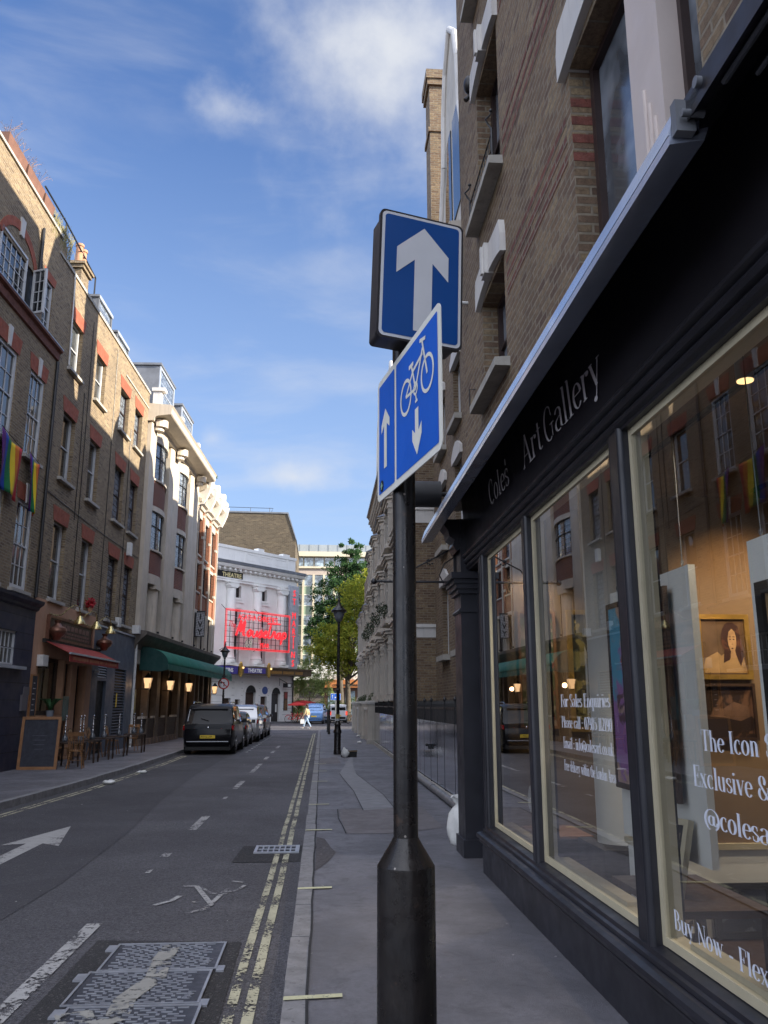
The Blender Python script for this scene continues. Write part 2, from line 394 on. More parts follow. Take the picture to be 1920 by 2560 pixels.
def paving():
    m = new_mat("pavement_asphalt"); t = NT(m)
    tcn = t.n('ShaderNodeTexCoord'); o = tcn.outputs['Object']
    c = (.165, .16, .175)
    fine = t.noise(o, 110, 4, .75)
    mid = t.noise(o, 4.5, 6, .7, .6)
    big = t.noise(o, .9, 5, .6, .5)
    base = t.mix(t.rng(big, .35, .68, 0, 1, True), tuple(x * .66 for x in c), tuple(x * 1.25 for x in c))
    base = t.mix(t.rng(t.noise(o, 28, 4, .75), .35, .7, 0, .5), base, tuple(x * .5 for x in c))
    base = t.mix(t.rng(mid, .5, .7, 0, .7, True), base, tuple(x * .5 for x in c))
    base = t.mix(t.rng(fine, .3, .7, 0, .4), base, tuple(x * .55 for x in c))
    mpn = t.n('ShaderNodeMapping'); t.l(o, mpn.inputs[0]); mpn.inputs['Scale'].default_value = (1, .35, 1)
    warm = t.noise(mpn.outputs[0], 2.6, 5, .7)
    base = t.mix(t.rng(warm, .6, .8, 0, .4, True), base, (.11, .085, .075))
    v = t.n('ShaderNodeTexVoronoi'); t.l(o, v.inputs['Vector']); v.inputs['Scale'].default_value = 3.2
    gum = t.rng(v.outputs['Distance'], .045, .06, 1, 0)
    sc = t.n('ShaderNodeSeparateColor'); t.l(v.outputs['Color'], sc.inputs[0])
    gum = t.math('MULTIPLY', gum, t.math('GREATER_THAN', sc.outputs[0], .55))
    base = t.mix(t.math('MULTIPLY', gum, .6), base, (.17, .165, .16))
    t.out(t.pr(base, t.rng(mid, .3, .7, .5, .72), 0, t.bump(t.math('ADD', fine, t.math('MULTIPLY', mid, 2)), .35, .008)))
    return m
pave_mat = paving()
kerb_mat = mat("granite_kerb", (.21, .205, .21), .75, var=.25, vs=7, bump=.7, bs=45, spot=.75)
def paint_mat(name, c, wear, scale=26):
    """worn road paint: missing where the aggregate shows through"""
    m = new_mat(name); t = NT(m)
    tcn = t.n('ShaderNodeTexCoord'); o = tcn.outputs['Object']
    n1 = t.noise(o, scale, 5, .75); n2 = t.noise(o, 2.3, 4, .6)
    k = t.math('ADD', n1, t.math('MULTIPLY', t.math('SUBTRACT', n2, .5), .8))
    hole = t.math('GREATER_THAN', k, 1 - wear)
    base = t.mix(t.rng(t.noise(o, 9, 4, .7), .3, .7, 0, .6), c, tuple(x * .6 for x in c))
    p = t.pr(base, .65, 0, t.bump(n1, .3, .004))
    tr = t.n('ShaderNodeBsdfTransparent'); mx = t.n('ShaderNodeMixShader')
    t.l(hole, mx.inputs[0]); t.l(p, mx.inputs[1]); t.l(tr.outputs[0], mx.inputs[2]); t.out(mx.outputs[0])
    return m
yellow_paint = paint_mat("yellow_line_paint", (.52, .49, .34), .475, 42)
white_paint = paint_mat("white_road_paint", (.42, .41, .40), .47, 30)
arrow_paint = paint_mat("white_arrow_paint", (.40, .39, .38), .36, 30)
tick_paint = paint_mat("yellow_tick_paint", (.62, .60, .38), .30, 60)
metal_cover = mat("cast_iron_cover", (.06, .062, .075), .5, .5, var=.25, vs=6, bump=.3, bs=50, spot=.3)
metal_raised = mat("worn_iron_ribs", (.34, .35, .38), .45, .5, var=.2, vs=8)
grate_metal = mat("drain_grate_metal", (.42, .43, .46), .4, .6, var=.15, vs=9)

# ------------------------------------------------------------ mesh helper
class M:
    def __init__(s):
        s.v = []; s.f = []; s.m = []; s.sm = []
    def add(s, vs, fs, m=0, smooth=False):
        b = len(s.v); s.v += [tuple(p) for p in vs]
        for f in fs:
            s.f.append([b + i for i in f]); s.m.append(m); s.sm.append(smooth)
        return s
    def box(s, x0, x1, y0, y1, z0, z1, m=0):
        if x0 > x1: x0, x1 = x1, x0
        if y0 > y1: y0, y1 = y1, y0
        if z0 > z1: z0, z1 = z1, z0
        v = [(x, y, z) for z in (z0, z1) for x, y in ((x0, y0), (x1, y0), (x1, y1), (x0, y1))]
        return s.add(v, [(3, 2, 1, 0), (4, 5, 6, 7), (0, 1, 5, 4), (1, 2, 6, 5), (2, 3, 7, 6), (3, 0, 4, 7)], m)
    def hexa(s, b, t, m=0):
        return s.add(list(b) + list(t), [(3, 2, 1, 0), (4, 5, 6, 7), (0, 1, 5, 4), (1, 2, 6, 5), (2, 3, 7, 6), (3, 0, 4, 7)], m)
    def quad(s, a, b, c, d, m=0):
        return s.add([a, b, c, d], [(0, 1, 2, 3)], m)
    def poly(s, pts, m=0):
        return s.add(pts, [tuple(range(len(pts)))], m)
    def prism(s, pts, d, m=0, smooth=False):
        """pts: 3-D outline; d: extrusion vector"""
        n = len(pts); d = Vector(d)
        v = [tuple(p) for p in pts] + [tuple(Vector(p) + d) for p in pts]
        f = [tuple(range(n - 1, -1, -1)), tuple(range(n, 2 * n))] + [(i, (i + 1) % n, n + (i + 1) % n, n + i) for i in range(n)]
        return s.add(v, f, m, smooth)
    def cyl(s, p0, p1, r0, r1=None, n=16, m=0, caps=True):
        r1 = r0 if r1 is None else r1
        p0, p1 = Vector(p0), Vector(p1); d = (p1 - p0).normalized()
        a = d.orthogonal().normalized(); b = d.cross(a)
        v = []
        for p, r in ((p0, r0), (p1, r1)):
            for i in range(n):
                t = 2 * PI * i / n; v.append(p + a * math.cos(t) * r + b * math.sin(t) * r)
        s.add(v, [(i, (i + 1) % n, n + (i + 1) % n, n + i) for i in range(n)], m, True)
        if caps:
            s.add(v[:n], [tuple(range(n - 1, -1, -1))], m); s.add(v[n:], [tuple(range(n))], m)
        return s
    def lathe(s, prof, c=(0, 0, 0), n=20, m=0, axis='Z', caps=True):
        v = []; c = Vector(c)
        for r, z in prof:
            for i in range(n):
                t = 2 * PI * i / n; x, y = r * math.cos(t), r * math.sin(t)
                v.append(c + Vector({'Z': (x, y, z), 'Y': (x, z, y), 'X': (z, x, y)}[axis]))
        k = len(prof)
        fs = [(j * n + i, j * n + (i + 1) % n, (j + 1) * n + (i + 1) % n, (j + 1) * n + i) for j in range(k - 1) for i in range(n)]
        s.add(v, fs, m, True)
        if caps:
            s.add(v[:n], [tuple(range(n - 1, -1, -1))], m); s.add(v[-n:], [tuple(range(n))], m)
        return s
    def ball(s, c, r, n=14, m=0, sq=(1, 1, 1)):
        c = Vector(c); k = max(6, n // 2 + 1)
        v = []
        for j in range(k + 1):
            ph = PI * j / k
            for i in range(n):
                t = 2 * PI * i / n
                v.append(c + Vector((math.sin(ph) * math.cos(t) * r * sq[0], math.sin(ph) * math.sin(t) * r * sq[1], -math.cos(ph) * r * sq[2])))
        return s.add(v, [(j * n + i, j * n + (i + 1) % n, (j + 1) * n + (i + 1) % n, (j + 1) * n + i) for j in range(k) for i in range(n)], m, True)
    def tube(s, pts, r, n=8, m=0):
        pts = [Vector(p) for p in pts]; k = len(pts); v = []
        rr = r if isinstance(r, (list, tuple)) else [r] * k
        up = None
        for i, p in enumerate(pts):
            d = (pts[min(i + 1, k - 1)] - pts[max(i - 1, 0)]).normalized()
            if up is None: up = d.orthogonal().normalized()
            up = (up - d * up.dot(d)); up = up.normalized() if up.length > 1e-6 else d.orthogonal().normalized()
            b = d.cross(up)
            for j in range(n):
                t = 2 * PI * j / n; v.append(p + up * math.cos(t) * rr[i] + b * math.sin(t) * rr[i])
        fs = [(i * n + j, i * n + (j + 1) % n, (i + 1) * n + (j + 1) % n, (i + 1) * n + j) for i in range(k - 1) for j in range(n)]
        s.add(v, fs, m, True)
        s.add(v[:n], [tuple(range(n - 1, -1, -1))], m); s.add(v[-n:], [tuple(range(n))], m)
        return s
    def loft(s, rings, m=0, caps=True, closed=True, smooth=True):
        n = len(rings[0]); v = [p for r in rings for p in r]
        rng = range(n) if closed else range(n - 1)
        s.add(v, [(i * n + j, i * n + (j + 1) % n, (i + 1) * n + (j + 1) % n, (i + 1) * n + j) for i in range(len(rings) - 1) for j in rng], m, smooth)
        if caps:
            s.add(rings[0], [tuple(range(n - 1, -1, -1))], m); s.add(rings[-1], [tuple(range(n))], m)
        return s
    def build(s, name, mats, parent=None, angle=38, fix=True, label=None):
        me = bpy.data.meshes.new(name)
        me.from_pydata(s.v, [], s.f)
        if not isinstance(mats, (list, tuple)): mats = [mats]
        for x in mats: me.materials.append(x)
        me.polygons.foreach_set('material_index', s.m)
        me.polygons.foreach_set('use_smooth', s.sm)
        if fix and len(s.f) < 60000:
            bm = bmesh.new(); bm.from_mesh(me)
            bmesh.ops.remove_doubles(bm, verts=bm.verts, dist=1e-5)
            bmesh.ops.recalc_face_normals(bm, faces=bm.faces)
            bm.to_mesh(me); bm.free()
        me.update()
        if any(s.sm): me.set_sharp_from_angle(angle=R(angle))
        o = bpy.data.objects.new(name, me); col.objects.link(o)
        if parent is not None: o.parent = parent
        if label: o['label'] = label
        return o
def tag(o, label, cat, group=None):
    o['label'] = label; o['category'] = cat
    if group: o['group'] = group
    return o
def thing(name, label, cat, loc=(0, 0, 0), rz=0, group=None):
    o = bpy.data.objects.new(name, None); o.empty_display_size = .2; col.objects.link(o)
    o.location = loc; o.rotation_euler = (0, 0, rz)
    return tag(o, label, cat, group)
def struct(o):
    o['kind'] = 'structure'; return o
def kids(o): return [c for c in bpy.data.objects if c.parent == o]
def dup(root, loc, rz, label, group=None):
    def cp(o, par):
        c = o.copy(); col.objects.link(c); c.parent = par
        for ch in kids(o):
            cp(ch, c)
        return c
    r = cp(root, None); r.location = loc; r.rotation_euler = (0, 0, rz); r['label'] = label
    if group: r['group'] = group
    return r
def text(s, size, m, parent, loc, rot=(PI / 2, 0, 0), depth=.004, name='lettering', sx=1.0, align='LEFT', space=1.0, bold=0):
    cu = bpy.data.curves.new('t', 'FONT'); cu.body = s; cu.size = size; cu.extrude = depth; cu.align_x = align; cu.space_character = space; cu.offset = bold
    cu.resolution_u = 3
    ob = bpy.data.objects.new('t', cu); col.objects.link(ob)
    dg = bpy.context.evaluated_depsgraph_get(); me = bpy.data.meshes.new_from_object(ob.evaluated_get(dg))
    bpy.data.objects.remove(ob); bpy.data.curves.remove(cu)
    me.materials.clear(); me.materials.append(m)
    o = bpy.data.objects.new(name, me); col.objects.link(o)
    o.parent = parent; o.location = loc; o.rotation_euler = rot; o.scale = (sx, 1, 1)
    return o
# ---- a high-contrast serif alphabet drawn with a stressed pen (thick uprights, hairline levels)
def arc(cx, cy, rx, ry, a0, a1, n=14):
    return [(cx + rx * math.cos(R(a0 + (a1 - a0) * i / n)), cy + ry * math.sin(R(a0 + (a1 - a0) * i / n))) for i in range(n + 1)]
def sf(x, y, w=.1): return [(x - w, y), (x + w, y)]      # serif
X_ = .64
GL = {
 'C': (.50, [arc(.27, .5, .21, .5, 50, 310), [(.41, .9), (.43, .66)], ]),
 'G': (.56, [arc(.27, .5, .21, .5, 50, 300), [(.41, .9), (.43, .66)], [(.44, .06), (.44, .42)], sf(.44, .42)]),
 'A': (.56, [[(.06, 0), (.26, 1)], ('k', [(.26, 1), (.47, 0)]), [(.14, .33), (.38, .33)], sf(.06, 0, .06), sf(.47, 0)]),
 'B': (.50, [('k', [(.12, 0), (.12, 1)]), [(.04, 1), (.22, 1)] , arc(.22, .76, .15, .24, 90, -90), [(.12, .52), (.22, .52)], arc(.22, .26, .2, .26, 90, -90), [(.04, 0), (.22, 0)]]),
 'E': (.46, [('k', [(.12, 0), (.12, 1)]), [(.04, 1), (.40, 1)], [(.04, 0), (.42, 0)], [(.12, .52), (.30, .52)], [(.30, .64), (.30, .40)], [(.40, 1), (.41, .74)], [(.42, 0), (.43, .27)]]),
 'F': (.44, [('k', [(.12, 0), (.12, 1)]), [(.04, 1), (.40, 1)], sf(.12, 0), [(.12, .52), (.28, .52)], [(.28, .64), (.28, .40)], [(.40, 1), (.41, .72)]]),
 'I': (.26, [('k', [(.13, 0), (.13, 1)]), sf(.13, 0), sf(.13, 1)]),
 'L': (.44, [('k', [(.12, 0), (.12, 1)]), sf(.12, 1), [(.04, 0), (.40, 0)], [(.40, 0), (.41, .28)]]),
 'N': (.56, [[(.10, 0), (.10, 1)], ('k', [(.10, 1), (.46, 0)]), [(.46, 0), (.46, 1)], sf(.10, 0, .07), sf(.46, 1, .07), [(.02, 1), (.12, 1)]]),
 'P': (.48, [('k', [(.12, 0), (.12, 1)]), [(.04, 1), (.22, 1)], arc(.22, .74, .18, .26, 90, -90), [(.12, .48), (.22, .48)], sf(.12, 0)]),
 'S': (.46, [arc(.23, .75, .15, .25, 40, 200) + arc(.23, .25, .17, .25, 50, -140)[1:], [(.35, .93), (.36, .72)], [(.09, .07), (.08, .29)]]),
 'T': (.48, [('k', [(.24, 0), (.24, 1)]), [(.04, 1), (.44, 1)], sf(.24, 0), [(.04, 1), (.03, .74)], [(.44, 1), (.45, .74)]]),
 'a': (.42, [arc(.2, .46, .13, .18, 160, 0, 8), ('k', [(.32, .46), (.32, .06)]), [(.32, .06), (.40, .02)], arc(.2, .17, .14, .17, 90, 300), [(.2, .35), (.32, .38)]]),
 'b': (.44, [('k', [(.09, 0), (.09, 1)]), [(.02, 1), (.09, 1)], arc(.22, .32, .15, .32, 130, -140)]),
 'c': (.38, [arc(.21, .32, .15, .32, 50, 315), [(.29, .56), (.31, .44)]]),
 'd': (.44, [('k', [(.33, 0), (.33, 1)]), [(.25, 1), (.33, 1)], arc(.2, .32, .15, .32, 40, 320), [(.33, 0), (.41, 0)]]),
 'e': (.40, [arc(.21, .32, .15, .32, 8, 320), [(.07, .36), (.36, .36)]]),
 'f': (.30, [('k', [(.13, 0), (.13, .82)]), arc(.23, .82, .10, .18, 180, 50, 8), [(.03, X_), (.27, X_)], sf(.13, 0)]),
 'g': (.42, [arc(.19, .43, .12, .2, 0, 360), arc(.2, -.12, .15, .14, 0, 360), [(.12, .2), (.14, .05), (.3, .02)], [(.3, .58), (.40, X_)]]),
 'h': (.46, [('k', [(.10, 0), (.10, 1)]), [(.03, 1), (.10, 1)], sf(.10, 0, .08), arc(.22, .42, .12, .22, 170, 0, 8), ('k', [(.34, .42), (.34, 0)]), sf(.34, 0, .08)]),
 'i': (.24, [('k', [(.12, 0), (.12, X_)]), [(.04, X_), (.12, X_)], sf(.12, 0, .09), ('d', (.12, .86))]),
 'k': (.46, [('k', [(.10, 0), (.10, 1)]), [(.03, 1), (.10, 1)], sf(.10, 0, .08), [(.10, .26), (.34, X_)], ('k', [(.2, .4), (.38, 0)]), sf(.34, X_, .07), sf(.38, 0, .07)]),
 'l': (.24, [('k', [(.12, 0), (.12, 1)]), [(.04, 1), (.12, 1)], sf(.12, 0, .09)]),
 'm': (.68, [('k', [(.10, 0), (.10, X_)]), [(.03, X_), (.10, X_)], sf(.10, 0, .07), arc(.21, .42, .11, .22, 170, 0, 8), ('k', [(.32, .42), (.32, 0)]), sf(.32, 0, .07), arc(.44, .42, .11, .22, 170, 0, 8), ('k', [(.55, .42), (.55, 0)]), sf(.55, 0, .07)]),
 'n': (.46, [('k', [(.10, 0), (.10, X_)]), [(.03, X_), (.10, X_)], sf(.10, 0, .08), arc(.22, .42, .12, .22, 170, 0, 8), ('k', [(.34, .42), (.34, 0)]), sf(.34, 0, .08)]),
 'o': (.42, [arc(.21, .32, .15, .32, 0, 360, 20)]),
 'q': (.44, [('k', [(.33, -.28), (.33, X_)]), arc(.2, .32, .15, .32, 40, 320), sf(.33, -.28, .08)]),
 'r': (.34, [('k', [(.10, 0), (.10, X_)]), [(.03, X_), (.10, X_)], sf(.10, 0, .08), arc(.22, .44, .12, .18, 170, 60, 6), ('d', (.28, .56))]),
 's': (.34, [arc(.17, .48, .11, .16, 40, 200, 8) + arc(.17, .17, .12, .17, 50, -140, 8)[1:], [(.26, .60), (.27, .46)], [(.06, .05), (.05, .2)]]),
 't': (.30, [('k', [(.13, .12), (.13, .85)]), arc(.21, .12, .08, .12, 180, 320, 6), [(.03, X_), (.26, X_)]]),
 'u': (.46, [('k', [(.10, .2), (.10, X_)]), [(.03, X_), (.10, X_)], arc(.22, .2, .12, .2, 180, 350, 8), ('k', [(.34, 0), (.34, X_)]), [(.27, X_), (.34, X_)], [(.34, 0), (.42, 0)]]),
 'v': (.42, [('k', [(.08, X_), (.21, 0)]), [(.21, 0), (.36, X_)], sf(.08, X_, .07), sf(.36, X_, .06)]),
 'w': (.60, [('k', [(.08, X_), (.2, 0)]), [(.2, 0), (.32, X_)], ('k', [(.28, X_), (.41, 0)]), [(.41, 0), (.54, X_)], sf(.08, X_, .07), sf(.54, X_, .06)]),
 'x': (.44, [('k', [(.08, X_), (.34, 0)]), [(.08, 0), (.34, X_)], sf(.08, X_, .07), sf(.34, 0, .07), sf(.08, 0, .06), sf(.34, X_, .06)]),
 'y': (.42, [('k', [(.08, X_), (.23, .05)]), [(.37, X_), (.17, -.22)], sf(.08, X_, .07), sf(.37, X_, .06), ('d', (.13, -.24))]),
 "'": (.16, [('k', [(.08, 1), (.07, .76)])]),
 ':': (.22, [('d', (.11, .5)), ('d', (.11, .07))]), '.': (.22, [('d', (.11, .06))]), '-': (.34, [('w', [(.06, .32), (.28, .32)])]),
 '&': (.62, [arc(.24, .77, .12, .21, -40, 220), ('k', [(.13, .66), (.5, .02)]), arc(.22, .26, .17, .26, 130, 330), [(.37, .13), (.5, .5)], sf(.5, .5, .07)]),
 '@': (.80, [arc(.4, .36, .34, .5, -60, 250, 30), arc(.38, .34, .13, .22, 30, 330), ('k', [(.50, .56), (.50, .16)]), arc(.6, .3, .1, .2, 200, 350, 6)]),
 '0': (.44, [arc(.22, .5, .15, .5, 0, 360, 20)]), '1': (.30, [('k', [(.16, 0), (.16, 1)]), [(.05, .88), (.16, 1)], sf(.16, 0)]),
 '2': (.44, [arc(.21, .73, .14, .27, 150, -30, 10) + [(.08, .05)], ('w', [(.07, .04), (.38, .04)])]),
 '5': (.44, [[(.12, .98), (.36, .98)], [(.12, .98), (.10, .55)], arc(.21, .32, .15, .3, 130, -140, 12)]),
 '7': (.42, [('w', [(.07, .96), (.37, .96)]), ('k', [(.37, .94), (.17, 0)])]),
 '8': (.44, [arc(.22, .76, .12, .24, 0, 360), arc(.22, .26, .15, .26, 0, 360)]),
 '9': (.44, [arc(.21, .68, .14, .3, 0, 360), arc(.21, .5, .15, .5, 10, -120, 10)]),
}
def serif(s, h, m, parent, org, right, up, nrm, name='lettering', sx=1.0, thick=.115, thin=.03, dep=.003):
    """lays the string along `right`; letters are h tall; returns one mesh"""
    org, right, up, nrm = Vector(org), Vector(right), Vector(up), Vector(nrm)
    b = M(); x = 0; k = 0
    def P(px, py, lift): return org + right * (px * h * sx) + up * (py * h) + nrm * lift
    for ch in s:
        if ch == ' ': x += .26; continue
        w, strokes = GL[ch]
        for st in strokes:
            k += 1; lift = dep + (k % 5) * .0004
            kind = 'a'
            if isinstance(st, tuple): kind, st = st
            if kind == 'd':
                pts = arc(st[0] + x, st[1], .065, .065, 0, 360, 10)[:-1]
                b.poly([P(a, c, lift) for a, c in pts]); continue
            L_, R_ = [], []
            n = len(st)
            for i, (px, py) in enumerate(st):
                a = st[max(0, i - 1)]; c = st[min(n - 1, i + 1)]
                dx, dy = c[0] - a[0], c[1] - a[1]; l = math.hypot(dx, dy) or 1
                t = {'k': thick, 'w': thick * .8}.get(kind)
                if t is None: t = thin + ((thick - thin) * (abs(dy) / l) ** 3 if n > 4 else 0)
                if kind == 'k': ox, oy = t / 2, 0
                elif kind == 'w': ox, oy = 0, t / 2
                else: ox, oy = -dy / l * t / 2, dx / l * t / 2
                L_.append(P(px + ox + x, py + oy, lift)); R_.append(P(px - ox + x, py - oy, lift))
            b.add(L_ + R_, [(i, i + 1, n + i + 1, n + i) for i in range(n - 1)])
        x += w
    o = b.build(name, m, parent, fix=False)
    return o, x * h * sx
# ============================================================ GROUND
def sheet(name, pts, z, m, kind='structure'):
    b = M(); b.poly([(x, y, z) for x, y in pts]); o = b.build(name, m, fix=False); o['kind'] = kind; return o
sheet('ground', [(-600, -300), (600, -300), (600, 900), (-600, 900)], -.03, road_mat2)
sheet('road', [(-60, -8), (60, -8), (60, 110), (-60, 110)], 0, road_mat)
LK = [(-6.3, -6), (-5.75, 6), (-5.32, 14), (-5.05, 18.5), (-4.97, 22), (-4.93, 26), (-4.95, 30), (-5.0, 36), (-5.05, 44), (-5.1, 50), (-5.6, 53.5), (-7.0, 55.2), (-30, 56)]
sheet('road_lane', [(-2.62, -6), (-2.7, 4), (-2.5, 9), (-2.6, 12.3), (-2.9, 16.4), (-3.1, 22), (-3.15, 52)] + [(x + .01, y) for x, y in LK[9::-1]], .004, road_mat2)
# pavements, with a real kerb step
def slab(name, pts, z0, z1, m):
    b = M(); b.prism([(x, y, z0) for x, y in pts], (0, 0, z1 - z0)); return struct(b.build(name, m))
slab('pavement_right', [(-.055, -6), (4.6, -6), (4.6, 57.5), (2.2, 57.5), (.8, 57.2), (.1, 56.4), (-.055, 55)], 0, .12, pave_mat)
slab('pavement_left', [(x - .145, y) for x, y in LK[:-1]] + [(-30, 55.8), (-30, -6)], 0, .12, pave_mat)
slab('pavement_theatre', [(-30, 58), (-11.0, 74.6), (-9.4, 75.2), (-1.6, 84.4), (-1.4, 85.6), (-3.2, 89), (-30, 89)], 0, .11, pave_mat)
slab('pavement_far', [(-60, 90), (60, 90), (60, 140), (-60, 140)], 0, .11, pave_mat)
def kerb(name, line, side, w=.142, h=.124):
    """granite kerb stones laid end to end, each slightly out of line"""
    b = M(); rnd = random.Random(3)
    for (x0, y0), (x1, y1) in zip(line, line[1:]):
        L = math.hypot(x1 - x0, y1 - y0); n = max(1, round(L / .95)); ux, uy = (x1 - x0) / L, (y1 - y0) / L
        nx, ny = side * uy, -side * ux
        for i in range(n):
            a, e = i * L / n + .006, (i + 1) * L / n - .006
            j = rnd.uniform(-.006, .006); hh = h + rnd.uniform(-.005, .003)
            p = lambda s, d, z: (x0 + ux * s + nx * (d + j), y0 + uy * s + ny * (d + j), z)
            b.hexa([p(a, 0, -.01), p(e, 0, -.01), p(e, w, -.01), p(a, w, -.01)], [p(a, .012, hh), p(e, .012, hh), p(e, w, hh), p(a, w, hh)])
    o = b.build(name, kerb_mat); return struct(o)
kerb('kerb_right', [(-.2, -6), (-.2, 55), (-.04, 56.3), (.75, 57.3)], 1)
kerb('kerb_left', LK[:-1], -1)
# painted markings
def strip(b, x0, x1, y0, y1, z=.008, wob=0):
    n = max(1, int((y1 - y0) / 1.5)); rnd = random.Random(int(y0 * 10))
    pts = []
    for i in range(n + 1):
        y = y0 + (y1 - y0) * i / n; w = rnd.uniform(-wob, wob)
        pts.append((x0 + w, x1 + w, y))
    for (a, c, y), (d, e, y2) in zip(pts, pts[1:]): b.quad((a, y, z), (c, y, z), (e, y2, z), (d, y2, z))
b = M(); strip(b, -.518, -.458, -4, 10.45, wob=.006); strip(b, -.412, -.347, -4, 10.45, wob=.006)
strip(b, -.518, -.458, 11.02, 52.5, wob=.008); strip(b, -.412, -.347, 11.02, 52.5, wob=.008)
struct(b.build('double_yellow_line', yellow_paint, fix=False))
b = M()
for d in (.24, .36):
    pl = [(x + d, y) for x, y in LK[:7]]
    for (x0, y0), (x1, y1) in zip(pl, pl[1:]):
        b.quad((x0, y0, .0085), (x0 + .06, y0, .0085), (x1 + .06, y1, .0085), (x1, y1, .0085))
struct(b.build('double_yellow_line', yellow_paint, fix=False))
b = M()
for y0, y1, w in ((2.6, 7.35, .12), (9.4, 9.6, .05), (10.35, 10.6, .10), (12.45, 13.95, .12), (16.4, 16.8, .07), (18.3, 20.2, .12), (22.6, 25.9, .12), (27.9, 29.4, .12), (31.5, 33, .12), (35, 37, .12)):
    strip(b, -1.79 - w / 2 + .02, -1.79 + w / 2 + .02, y0, y1)
for i in range(14):
    y = 32 + i * 1.25; b.quad((-2.78, y, .008), (-2.68, y, .008), (-2.68, y + .5, .008), (-2.78, y + .5, .008))
struct(b.build('centre_line', white_paint, fix=False))
b = M()
b.poly([(-3.55, 12.95, .009), (-3.93, 11.3, .009), (-3.66, 11.42, .009), (-3.66, 8.2, .009), (-3.46, 8.2, .009), (-3.46, 11.42, .009), (-3.2, 11.2, .009)])
struct(b.build('road_arrow', arrow_paint, fix=False))
b = M()      # worn remains of the cycle symbol
def ribbon(b, pts, w, z=.009):
    for i in range(len(pts) - 1):
        (x0, y0), (x1, y1) = pts[i], pts[i + 1]; l = math.hypot(x1 - x0, y1 - y0); nx, ny = -(y1 - y0) / l * w / 2, (x1 - x0) / l * w / 2
        b.quad((x0 - nx, y0 - ny, z), (x0 + nx, y0 + ny, z), (x1 + nx, y1 + ny, z), (x1 - nx, y1 - ny, z))
ribbon(b, [(-1.30, 8.73), (-1.17, 8.72), (-.93, 7.94), (-.98, 7.75), (-1.1, 7.64)], .05)
ribbon(b, [(-.93, 8.02), (-.86, 8.6)], .045, .0095)
ribbon(b, [(-1.1, 8.62), (-.98, 8.38), (-.84, 8.36)], .035, .010)
ribbon(b, [(-.87, 8.42), (-.76, 8.5), (-.71, 8.72)], .035, .0105)
ribbon(b, [(-.85, 8.93), (-.74, 8.86)], .03)
ribbon(b, [(-1.42, 7.95), (-1.30, 8.12), (-1.26, 8.3)], .05)
struct(b.build('cycle_symbol', white_paint, fix=False))
b = M()
for y, l, t in ((5.1, .14, .03), (7.93, .115, .035), (11.45, .16, .035), (14.3, .145, .035), (18.5, .15, .035), (21.3, .15, .035), (23.9, .15, .035), (29.5, .14, .03), (33, .14, .03)):
    b.quad((-.185, y - t, .130), (l, y + .03 - t, .130), (l, y + .03 + t, .130), (-.185, y + t, .130))
struct(b.build('loading_tick', tick_paint, fix=False))
# pavement repairs and cracks
pave_light = mat("pavement_patch_light", (.20, .20, .212), .75, var=.15, vs=3, bump=.3, bs=90)
pave_brown = mat("pavement_patch_brown", (.14, .128, .132), .78, var=.2, vs=3, bump=.3, bs=90)
pave_rough = mat("pavement_patch_rough", (.075, .068, .072), .9, var=.4, vs=30, bump=.9, bs=60)
crack = mat("pavement_crack", (.02, .02, .022), .9, var=.1)
def patch(name, pts, m, z=.1245): return sheet(name, pts, z, m)
patch('pavement_patch', [(.21, 13.75), (.66, 13.5), (.62, 16.5), (.50, 19), (.44, 20.6), (.62, 23), (.86, 26.5), (1.0, 27.5), (.86, 23.4), (.83, 20.5), (.95, 18.6), (1.13, 15.8), (1.16, 13.8)][1:], pave_light)
patch('pavement_patch', [(.27, 13.65), (1.62, 13.9), (1.62, 11.6), (.95, 11.1), (.34, 11.15)], pave_brown, .1242)
patch('pavement_patch', [(-.04, 10.9), (.06, 10.75), (.13, 10.1), (.18, 9.8), (.1, 9.3), (.04, 9.05), (-.04, 8.75)], pave_rough, .1248)
patch('pavement_patch', [(-.03, 23.6), (.55, 24.1), (.5, 27.2), (-.03, 26.2)], pave_brown, .1243)
b = M()
ribbon(b, [(.27, 13.66), (.26, 12.6), (.30, 11.9), (.33, 11.15)], .014, .127)
ribbon(b, [(.66, 13.5), (.62, 16.5), (.50, 19), (.44, 20.6)], .014, .127)
ribbon(b, [(1.16, 13.8), (1.13, 15.8), (.95, 18.6), (.83, 20.5)], .014, .127)
ribbon(b, [(-.04, 13.6), (1.62, 13.92)], .018, .1272)
rnd = random.Random(5)
pl = [(-.052 + rnd.uniform(-.006, .006), y * .45 - 2) for y in range(0, 120)]
ribbon(b, pl, .016, .1275)
struct(b.build('pavement_joint', crack, fix=False))
# grit, gum and scraps lying on the ground: nobody could count it
b = M(); rnd = random.Random(11)
for i in range(420):
    x = rnd.uniform(-4.6, 1.55); y = 3 + 26 * rnd.random() ** 1.4; z = .128 if x > -.05 else (.012 if x < -.22 else None)
    if z is None: continue
    r = rnd.uniform(.004, .012) * (1 if rnd.random() > .06 else 2.2); a = rnd.uniform(0, 6)
    b.add([(x + r * math.cos(a), y + r * math.sin(a), z), (x + r * math.cos(a + 2), y + r * math.sin(a + 2) * .6, z + r * .3), (x + r * math.cos(a + 4), y + r * math.sin(a + 4), z)], [(0, 1, 2)])
o = b.build('street_grit', mat("pale_grit", (.36, .35, .33), .8, var=.4, vs=50), fix=False); tag(o, 'pale specks of grit and gum scattered over road and pavement', 'grit'); o['kind'] = 'stuff'

